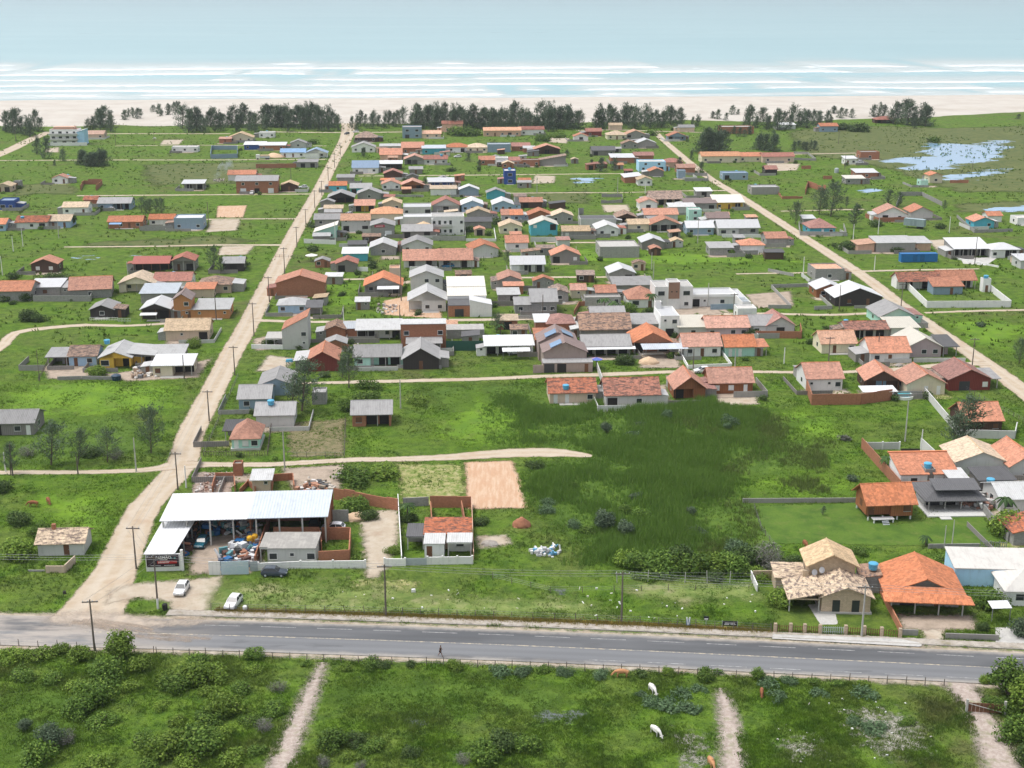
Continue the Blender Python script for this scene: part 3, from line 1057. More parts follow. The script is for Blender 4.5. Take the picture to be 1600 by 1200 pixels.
# ---- sea: swell and breakers as relief, foam where the breakers turn over
sx = np.concatenate([np.linspace(-1000, -520, 40)[:-1], np.linspace(-520, 520, 480), np.linspace(520, 1000, 40)[1:]])
tt = np.concatenate([np.linspace(-16, 560, 330), np.linspace(560, 1500, 90)[1:]])
S, T = np.meshgrid(sx, tt)
wob = 26 * (fbm(S / 170, T / 400, 41, 4) - .5)
Tm = T + wob
zw = .25 * (fbm(S / 45, T / 12, 51, 3) - .5)
foam = np.zeros_like(S)
for (c0,w0,amp,lw,seed,dens) in ((20,20,.35,34,61,.9),(62,16,.8,44,62,.9),(122,16,1.5,62,63,1.15),(200,16,1.2,40,64,.6),(275,20,1.9,110,65,1.25),(365,22,1.6,100,66,.95),(455,26,1.3,55,67,.5)):
    act = np.clip((fbm(S / 95, S * 0 + seed, seed, 4) - (.62 - .36 * dens)) / .12, 0, 1)
    crest = Tm - c0 - 16 * (fbm(S / 55, S * 0 + seed + 9.1, seed + 7, 4) - .5)
    shp = np.where(crest > 0, np.exp(-(crest / (w0 * 1.2)) ** 2), np.exp(-(crest / (w0 * .45)) ** 2))
    zw += amp * shp * (.45 + .55 * act)
    # foam on the crest and trailing seaward of it
    f_ = np.where(crest > -w0 * .25, np.exp(-np.clip(crest, 0, None) / lw), 0) * act
    foam = np.maximum(foam, f_ * (.62 + .75 * fbm(S / 22, T / 9, seed + 20, 4)))
foam = np.maximum(foam, .62 * np.exp(-((Tm - 5) / 14) ** 2))
near = np.clip((T + 10) / 30, 0, 1)
zw = zw * near - .12
vv = np.stack([(S * cg - (T + T0) * sg).ravel(), (S * sg + (T + T0) * cg).ravel(), zw.ravel()], 1)
idx = np.arange(vv.shape[0]).reshape(S.shape)
ff = np.stack([idx[:-1, :-1].ravel(), idx[:-1, 1:].ravel(), idx[1:, 1:].ravel(), idx[1:, :-1].ravel()], 1)
me = big_mesh('sea', vv, ff)
# the open water beyond and beside, same sheet
mbx = MB()
for (s0,s1,t0_,t1_) in ((-16000,-1000,-16,1500),(1000,16000,-16,1500),(-16000,16000,1500,26000)):
    for i in range(8):
        a0, a1 = s0 + (s1 - s0) * i / 8, s0 + (s1 - s0) * (i + 1) / 8
        mbx.face([(*shore(a0,t0_),-.12),(*shore(a1,t0_),-.12),(*shore(a1,t1_),-.12),(*shore(a0,t1_),-.12)])
bm = bmesh.new(); bm.from_mesh(me)
n0 = len(bm.verts)
for f in mbx.f:
    bm.faces.new([bm.verts.new(mbx.v[i]) for i in f])
bm.to_mesh(me); bm.free()
me.shade_smooth()
fattr(me, 'foam', np.concatenate([foam.ravel(), np.zeros(len(me.vertices) - n0)]))
m, nt, b, out = nodes_of('sea_water')
fo = N(nt, 'ShaderNodeAttribute', attribute_name='foam')
nz = noise(nt, .16, 6, .75, stretch=(.35, 1.0, 1))
nz = math_n(nt,'MULTIPLY_ADD',noise(nt,.5,5,.7,stretch=(.3,1.0,1)),.5,math_n(nt,'MULTIPLY',nz,.5))
e = math_n(nt, 'MULTIPLY_ADD', math_n(nt, 'SUBTRACT', nz, .5), 3.0, fo.outputs['Fac'])
fm = ramp(nt, e, .42, 1.12)
wc_ = mixc(nt,ramp(nt,noise(nt,.0035,4,.6,stretch=(.35,1.5,1)),.35,.7),(.255,.435,.465),(.30,.475,.50))
wc_ = mixc(nt,math_n(nt,'MULTIPLY',ramp(nt,noise(nt,.03,4,.6,stretch=(.2,1.4,1)),.5,.75),.35),wc_,(.24,.39,.43))
# stirred-up pale water in the surf
wc_ = mixc(nt, ramp(nt, fo.outputs['Fac'], .02, .4), wc_, (.43, .50, .49))
c = mixc(nt, fm, wc_, (.76, .79, .80))
nt.links.new(c, b.inputs['Base Color'])
rr = nt.nodes.new('ShaderNodeMapRange')
rr.inputs['To Min'].default_value = .28; rr.inputs['To Max'].default_value = .9
nt.links.new(fm, rr.inputs['Value'])
nt.links.new(rr.outputs[0], b.inputs['Roughness'])
b.inputs['Specular IOR Level'].default_value = .5
bump(nt,b,noise(nt,.12,5,.6,stretch=(.45,1.2,1)),.55,.8)
link('sea', me, m)['kind'] = 'structure'

# ---- wide grass areas of another kind
patch('marsh_ground',[(1230,205),(1330,196),(1480,200),(1640,196),(1640,300),(1500,300),(1380,262),(1260,240)],'marsh',30)
patch('marsh_ground',[(0,640),(60,630),(200,640),(240,700),(120,725),(0,728)],'deep',4)
patch('marsh_ground',[(150,385),(330,388),(400,376),(330,368),(200,376),(120,380)],'marsh',12)
patch('marsh_ground',[(640,600),(860,600),(1060,640),(1230,640),(1290,700),(1240,800),(1200,880),(960,890),(900,850),(830,800),(820,725),(930,712),(760,700),(720,660)],'deep',8)
patch('marsh_ground',[(800,302),(920,298),(920,318),(800,320)],'marsh',8)
patch('marsh_ground',[(30,288),(110,286),(120,303),(20,305)],'marsh',8)
patch('marsh_ground',[(220,258),(440,252),(420,285),(240,290)],'marsh',12)
patch('marsh_ground',[(1500,318),(1640,312),(1640,330),(1490,332)],'marsh',10)
patch('marsh_ground',[(560,1060),(760,1058),(900,1080),(840,1120),(640,1120),(520,1100)],'deep',4)
patch('marsh_ground',[(0,1090),(100,1060),(160,1110),(100,1180),(0,1190)],'deep',4)
patch('wet_meadow',[(1170,745),(1300,735),(1370,770),(1340,776),(1160,778)],'lush',5)
patch('wet_meadow',[(1330,645),(1210,640),(1230,690),(1330,690)],'lush',8)
patch('wet_meadow',[(500,440),(568,440),(570,480),(500,480)],'lush',4)
patch('wet_meadow',[(880,388),(1180,398),(1260,410),(1100,415),(880,410)],'lush',8)
patch('wet_meadow',[(1450,500),(1600,495),(1600,560),(1530,545)],'lush',8)
patch('wet_meadow',[(740,610),(650,690),(760,700),(850,690),(800,640)],'lush',6)
patch('wet_meadow',[(0,600),(180,590),(300,610),(260,650),(0,650)],'lush',8)
patch('wet_meadow',[(40,770),(210,760),(190,830),(140,870),(90,850)],'lush',6)

# ---- standing water
patch('lagoon',[(1385,252),(1440,243),(1452,222),(1520,226),(1580,217),(1566,245),(1530,256),(1470,262),(1420,268),(1385,268),(1420,258)],'water',14,res=3)
patch('lagoon',[(1475,280),(1500,272),(1570,266),(1555,273),(1510,280)],'water',12,res=3)
for q in ([(130,402),(160,402),(158,406),(135,406)],[(200,396),(235,395),(230,399),(205,400)],[(904,279),(930,278),(928,286),(908,286)],[(1345,298),(1368,297),(1366,300),(1348,300)],
          [(1545,324),(1610,323),(1600,329),(1555,329)],[(835,1118),(860,1112),(880,1118),(850,1130)],[(880,1112),(915,1110),(920,1124),(890,1128)],[(635,1126),(668,1124),(660,1134),(640,1134)],[(865,924),(886,920),(880,930)]):
    patch('puddle', q, 'pud' if q[0][1] > 600 else 'water', 4, res=.8)

# ---- roads of sand
strip('dirt_road',[(545,192,10),(541,215,8),(520,255,6.2),(497,300,6),(460,365,6),(422,440,6),(385,512,6),(363,530 + 20,5.8),(338,600,5.8),(317,640,5.8),(297,680,5.8),(281,730,6),(228,790,6),(203,840,6.3),(181,890,7),(150,945,9.5),(120,985,12)],'track')
strip('dirt_road',[(1022,205,5),(1040,222,4.2),(1100,272,4.6),(1150,303,4.6),(1200,335,4.6),(1262,375,4.8),(1350,432,4.8),(1412,480,5),(1480,527,5.2),(1550,575,5.4),(1600,612,5.6),(1700,690,5.6)],'track')
for pts in ([(-40,739,2.6),(60,738,2.6),(120,738,2.6),(200,736,2.6),(240,733,3.5),(268,728,6)],
            [(290,727,6),(330,726,3.2),(420,726,3),(540,719,3),(640,717,3.4),(710,714,4.5),(800,708,6),(860,707,6),(900,710,4),(925,713,1.5)],
            [(-30,562,3),(0,543,4),(25,520,4),(70,513,4.2),(130,508,3.5),(200,509,2.6),(265,505,3)],
            [(470,599,2),(560,597,3),(680,594,3.2),(760,592,3),(850,588,3.2),(950,585,3.6),(1060,581,3),(1180,581,2.6),(1300,582,2.6),(1400,577,3.4),(1480,570,4),(1545,568,4)],
            [(392,500,3.5),(480,503,2.8),(600,502,3.2),(720,500,3.5),(800,499,3.5),(880,497,3.2),(1000,495,3),(1060,493,3.4),(1180,490,3),(1300,492,2.6),(1400,487,3)],
            [(430,437,3.4),(500,437,2.6),(580,436,2.6)],[(808,434,2.4),(880,433,3),(945,433,2.6),(1010,431,2.4)],[(1150,428,1.8),(1270,426,2.2),(1340,424,2.8),(1420,422,2.6),(1530,420,1.6)],
            [(100,386,2),(230,385,2.6),(340,383,3),(440,383,3.4)],[(855,379,2),(900,379,2.6),(935,379,2.6)],
            [(310,343,3),(400,342,2.4),(470,342,3)],[(120,306,3),(240,305,3.2),(380,304,3),(500,303,3)],[(790,302,2),(900,301,2.4),(970,301,2),(1080,298,2),(1140,298,4)],
            [(560,275,2.4),(700,274,3),(800,273,3),(980,271,2.2)],[(-20,251,3),(160,250,3.2),(320,250,3.2),(510,249,3.2)],[(180,228,2.2),(330,227,2.4),(510,228,2.8)],
            [(165,209,4),(270,209,4),(360,209,4)],[(420,206,5),(500,207,5),(560,207,5),(650,206,4),(760,205,3)],[(900,204,4),(960,203,5),(1030,205,4),(1100,207,3)],
            [(-20,249,9),(20,232,9),(50,217,8),(78,206,8)],[(1240,241,3),(1345,239,3.5)],[(1220,330,2),(1350,327,2.4)],[(1445,489,2),(1520,486,2.4),(1620,484,2)],
            [(1200, 262, 3), (1245, 262, 3)]):
    strip('dirt_track', [(a_, b_, w_ * .85) for a_, b_, w_ in pts], 'track', occ=True)

# ---- bare sand and earth
for q,mt in (([(340,322),(386,321),(380,340),(338,340)],'earth'),([(330,344),(376,343),(370,360),(322,363)],'sand'),([(345,385),(398,384),(385,398),(340,399)],'sand'),
              ([(255,219),(287,218),(280,226),(250,226)],'sand'),([(72,232),(92,230),(92,238),(70,238)],'sand'),([(836,274),(868,275),(866,286),(830,287)],'sand'),([(940,320),(980,320),(985,330),(945,332)],'sand'),
              ([(860,215),(890,216),(885,224),(858,222)],'sand'),([(1198,255),(1250,256),(1245,266),(1200,268)],'sand'),([(1450,375),(1486,374),(1490,395),(1470,398)],'sand'),([(1500,403),(1560,402),(1540,415),(1505,412)],'paving'),
              ([(726,722),(800,720),(812,750),(822,794),(730,796)],'earth'),([(622,726),(722,726),(724,788),(630,790)],'straw'),([(560,800),(624,797),(622,845),(605,885),(588,905),(572,905),(568,850)],'sand'),
              ([(205,912),(300,905),(348,900),(338,930),(318,968),(272,968),(262,940),(215,935),(165,945),(170,925)],'sand'),([(305,738),(372,738),(360,772),(300,772)],'rubble'),([(440,732),(540,726),(530,770),(460,772)],'yard'),
              ([(300,840),(415,830),(410,880),(390,896),(295,898)],'yard'),([(450,660),(540,655),(536,712),(452,714)],'dry'),([(600,470),(640,462),(690,488),(690,498),(600,492)],'earth'),
              ([(1430,968),(1490,966),(1480,990),(1470,1010),(1446,1012)],'sand'),([(1400,960),(1520,960),(1530,985),(1410,985)],'yard'),([(745,838),(790,836),(800,850),(750,858)],'sand'),
              ([(1110,614),(1180,612),(1185,632),(1120,633)],'sand'),([(560,905),(660,908),(640,925),(540,918)],'straw'),([(1000,545),(1055,545),(1065,575),(1000,575)],'yard'),([(1040,485),(1110,470),(1130,490),(1050,500)],'yard'),
              ([(1010,463),(1100,462),(1090,482),(1040,486)],'sand'),([(1165,460),(1235,455),(1240,478),(1180,482)],'yard'),([(70,575),(150,570),(145,592),(75,592)],'yard'),([(160,585),(290,570),(330,560),(310,590),(200,596)],'yard'),
              ([(330,915),(520,910),(700,925),(760,950),(420,955),(330,955)],'mown'),([(420,935),(900,935),(980,965),(800,968),(400,957)],'mown'),([(980,905),(1180,910),(1200,940),(1000,940)],'mown'),
              ([(800,480),(860,490),(830,500)],'yard'),([(595,400),(625,400),(625,405),(596,406)],'yard'),([(1395,820),(1530,800),(1570,845),(1500,855),(1300,850),(1180,850),(1180,790),(1345,785)],'lawn'),
              ([(640,805),(672,802),(674,825),(636,828)],'lawn'),([(395,530),(440,520),(440,545),(400,548)],'yard'),([(930,645),(960,620),(1040,600),(1050,640),(1010,640)],'yard'),([(420,555),(460,560),(445,580),(400,580)],'sand'),
              ([(1330,1118),(1380,1112),(1435,1135),(1440,1170),(1380,1175),(1345,1150)],'scree'),([(1240,1160),(1275,1155),(1280,1178),(1240,1180)],'scree'),([(1060,1150),(1085,1152),(1102,1190),(1075,1192)],'scree'),
              ([(1145, 492), (1030, 455), (1090, 450)], 'sand')):
    patch('bare_ground', q, mt, 2.5, occ=mt not in ('mown', 'lawn', 'straw', 'scree', 'dry'))

# ---- tracks through the near field
strip('field_path',[(505,1035,1),(495,1060,1.8),(482,1090,2.6),(465,1130,3),(448,1170,3.2),(428,1225,3.4)],'pebble')
strip('field_path',[(1125,1075,.6),(1130,1090,2),(1138,1120,2.8),(1142,1160,3),(1146,1225,3.2)],'pebble')
strip('field_path',[(1490,1060,5),(1505,1078,4),(1528,1110,3.6),(1548,1150,4.2),(1572,1215,5)],'pebble')

# ---- the asphalt road with its edges and markings
m, nt, b, out = nodes_of('asphalt')
ac = N(nt, 'ShaderNodeAttribute', attribute_name='across')
c = mixc(nt,ramp(nt,noise(nt,.10,5,.6,stretch=(.35,2.5,1)),.35,.7),(.085,.089,.095),(.130,.134,.140))
# the nearer lane was resurfaced with a paler coat
c = mixc(nt,ramp(nt,ac.outputs["Fac"],-.03,.03),c,mixc(nt,.6,c,(.21,.218,.228)))
dust = math_n(nt,'MULTIPLY',ramp(nt,math_n(nt,'MULTIPLY_ADD',math_n(nt,'SUBTRACT',noise(nt,.35,5,.7),.5),.45,math_n(nt,'ABSOLUTE',ac.outputs['Fac'])),.72,1.0),.75)
c = mixc(nt, dust, c, (.36, .33, .29))
tcx = nt.nodes.new('ShaderNodeTexCoord'); sxx = nt.nodes.new('ShaderNodeSeparateXYZ')
nt.links.new(tcx.outputs['Object'], sxx.inputs[0])
lf = math_n(nt,'MULTIPLY',ramp(nt,math_n(nt,'MULTIPLY',math_n(nt,'ADD',sxx.outputs[0],57.0),-1.0),-22,8),ramp(nt,noise(nt,.18,5,.65,stretch=(.5,2,1)),.30,.62))
wl_ = math_n(nt,'ABSOLUTE',math_n(nt,'SUBTRACT',math_n(nt,'FRACT',math_n(nt,'MULTIPLY',ac.outputs['Fac'],2.6)),.5))
c = mixc(nt,math_n(nt,'MULTIPLY',ramp(nt,wl_,.1,.4),.16),c,(.055,.057,.06))
c = mixc(nt,math_n(nt,'MULTIPLY',ramp(nt,noise(nt,.28,4,.5,stretch=(.25,1,1)),.60,.64),.4),c,(.075,.077,.08))
c = mixc(nt, math_n(nt, 'MULTIPLY', lf, .75), c, (.42, .37, .32))
c = mixc(nt,math_n(nt,'MULTIPLY',ramp(nt,noise(nt,6,3,.7),.5,.8),.25),c,(.07,.07,.075))
nt.links.new(c, b.inputs['Base Color'])
b.inputs['Roughness'].default_value = .85
GM['asphalt'] = m
CL = [(-60,983.5),(0,985),(200,989.5),(400,995),(600,1001.5),(800,1009),(1000,1017.5),(1200,1027),(1400,1036.5),(1600,1046.5),(1700,1052)]
CW = [at(*p) for p in CL]
# straight continuation both ways
d0 = (CW[0] - CW[2]).normalized(); d1 = (CW[-1] - CW[-3]).normalized()
CW = [CW[0] + d0 * 900, CW[0] + d0 * 200] + CW + [CW[-1] + d1 * 200, CW[-1] + d1 * 900]
def off(dist, w, sub=None):
    res = []
    for i, p in enumerate(CW):
        q = CW[min(i + 1, len(CW) - 1)] - CW[max(i - 1, 0)]
        nrm = Vector((-q.y, q.x, 0)).normalized()
        res.append((p.x + nrm.x * dist, p.y + nrm.y * dist, w))
    return res
strip('sand_shoulder', off(-4.9, 1.4), 'sand', z=.016, world=True, lin=True)
strip('sand_shoulder', off(4.9, 1.5), 'sand', z=.017, world=True, lin=True)
VX0, VX1 = at(335, 957).x, at(1205, 988).x
strip('verge_grass', [p for p in off(8.0, 1.5) if VX0 < p[0] < VX1], 'yellow', z=.018, world=True, lin=True, occ=False)
strip('asphalt_road', off(0, 9.2), 'asphalt', z=.30 - .20, extra=0, world=True, lin=True)
road_z = .10
for q in ([(112,972,.6),(150,978,.6),(185,987,.55),(225,996,.5),(300,1003,.3)],[(128,970,.6),(165,976,.6),(205,985,.55),(255,993,.5),(330,999,.3)],[(140,968,.5),(190,975,.5),(240,985,.4)]):
    strip('tyre_track', q, 'yard', z=.10 + .00003 * q[0][0], occ=False, extra=.4, step=1.5)
patch('road_dust',[(70,962),(150,955),(250,968),(330,972),(290,979),(190,981),(80,975)],'dust',2,z=.1015)
def paint(name, col):
    m, nt, b, out = nodes_of(name)
    f = ramp(nt, noise(nt, 1.4, 5, .75), .34, .60)
    c = mixc(nt, f, col, (.20, .20, .20))
    nt.links.new(c, b.inputs['Base Color'])
    b.inputs['Roughness'].default_value = .8
    return m
def line_mesh(name, dist, w, mat, dash=None, z=road_z + .006, x0=-80, x1=95):
    pts = [Vector((p[0], p[1], 0)) for p in off(dist, 0)]
    dense = []
    for i in range(len(pts) - 1):
        n = max(1, int((pts[i + 1] - pts[i]).length / 1.0))
        dense += [pts[i].lerp(pts[i + 1], k / n) for k in range(n)]
    mb = MB()
    L = 0
    for i in range(len(dense) - 1):
        a, b_ = dense[i], dense[i + 1]
        q = (b_ - a)
        L += q.length
        if not (x0 < a.x < x1):
            continue
        if dash and (L % (dash[0] + dash[1])) > dash[0]:
            continue
        nrm = Vector((-q.y, q.x, 0)).normalized() * (w / 2)
        mb.face([(a.x - nrm.x,a.y - nrm.y,z),(b_.x - nrm.x,b_.y - nrm.y,z),(b_.x + nrm.x,b_.y + nrm.y,z),(a.x + nrm.x,a.y + nrm.y,z)])
    o = mb.build(name, mat)
    o['kind'] = 'structure'
wp, yp = paint('worn_white_paint', (.42, .42, .41)), paint('worn_yellow_paint', (.55, .47, .33))
line_mesh('centre_line', 0.0, .22, yp, None, x0=-62)
line_mesh('lane_dashes', 3.0, .16, wp, (5, 3.0), x0=-45)
line_mesh('lane_dashes', -3.3, .16, wp, (5, 3.0), x0=8)
# kerb and broken pavement on the town side
kb, pv = MB(), MB()
pts = [Vector((p[0], p[1], 0)) for p in off(5.9, 0)]
dense = []
for i in range(len(pts) - 1):
    n = max(1, int((pts[i + 1] - pts[i]).length / 1.2))
    dense += [pts[i].lerp(pts[i + 1], k / n) for k in range(n)]
kerb_root = empty('pavement'); kerb_root['kind'] = 'structure'
kme = None
cm = plain('kerb_concrete', (.40, .37, .33), .9, (.20, .18, .15), 1.2, .8)
sel = [p for p in dense if -52 < p.x < 85]
for i in range(len(sel) - 1):
    a, b_ = sel[i], sel[i + 1]
    q = b_ - a
    if kme is None:
        kme = MB().box(0, 1, -.09, .09, -.05, .17).mesh('kerbstone')
        kme.materials.append(cm)
    o = bpy.data.objects.new('kerbstone', kme); COL.objects.link(o); o.parent = kerb_root
    o.location = (a.x,a.y,random.uniform(-.02,.02)); o.rotation_euler = (random.uniform(-.03,.03),0,math.atan2(q.y,q.x) + random.uniform(-.012,.012)); o.scale = (q.length * .985,1,1)
strip('broken_pavement', [(p.x - math.sin(R(MA)) * .95, p.y + math.cos(R(MA)) * .95, 1.6) for p in sel[::4]], 'kerbgravel', z=.13, world=True, occ=True, extra=.3)
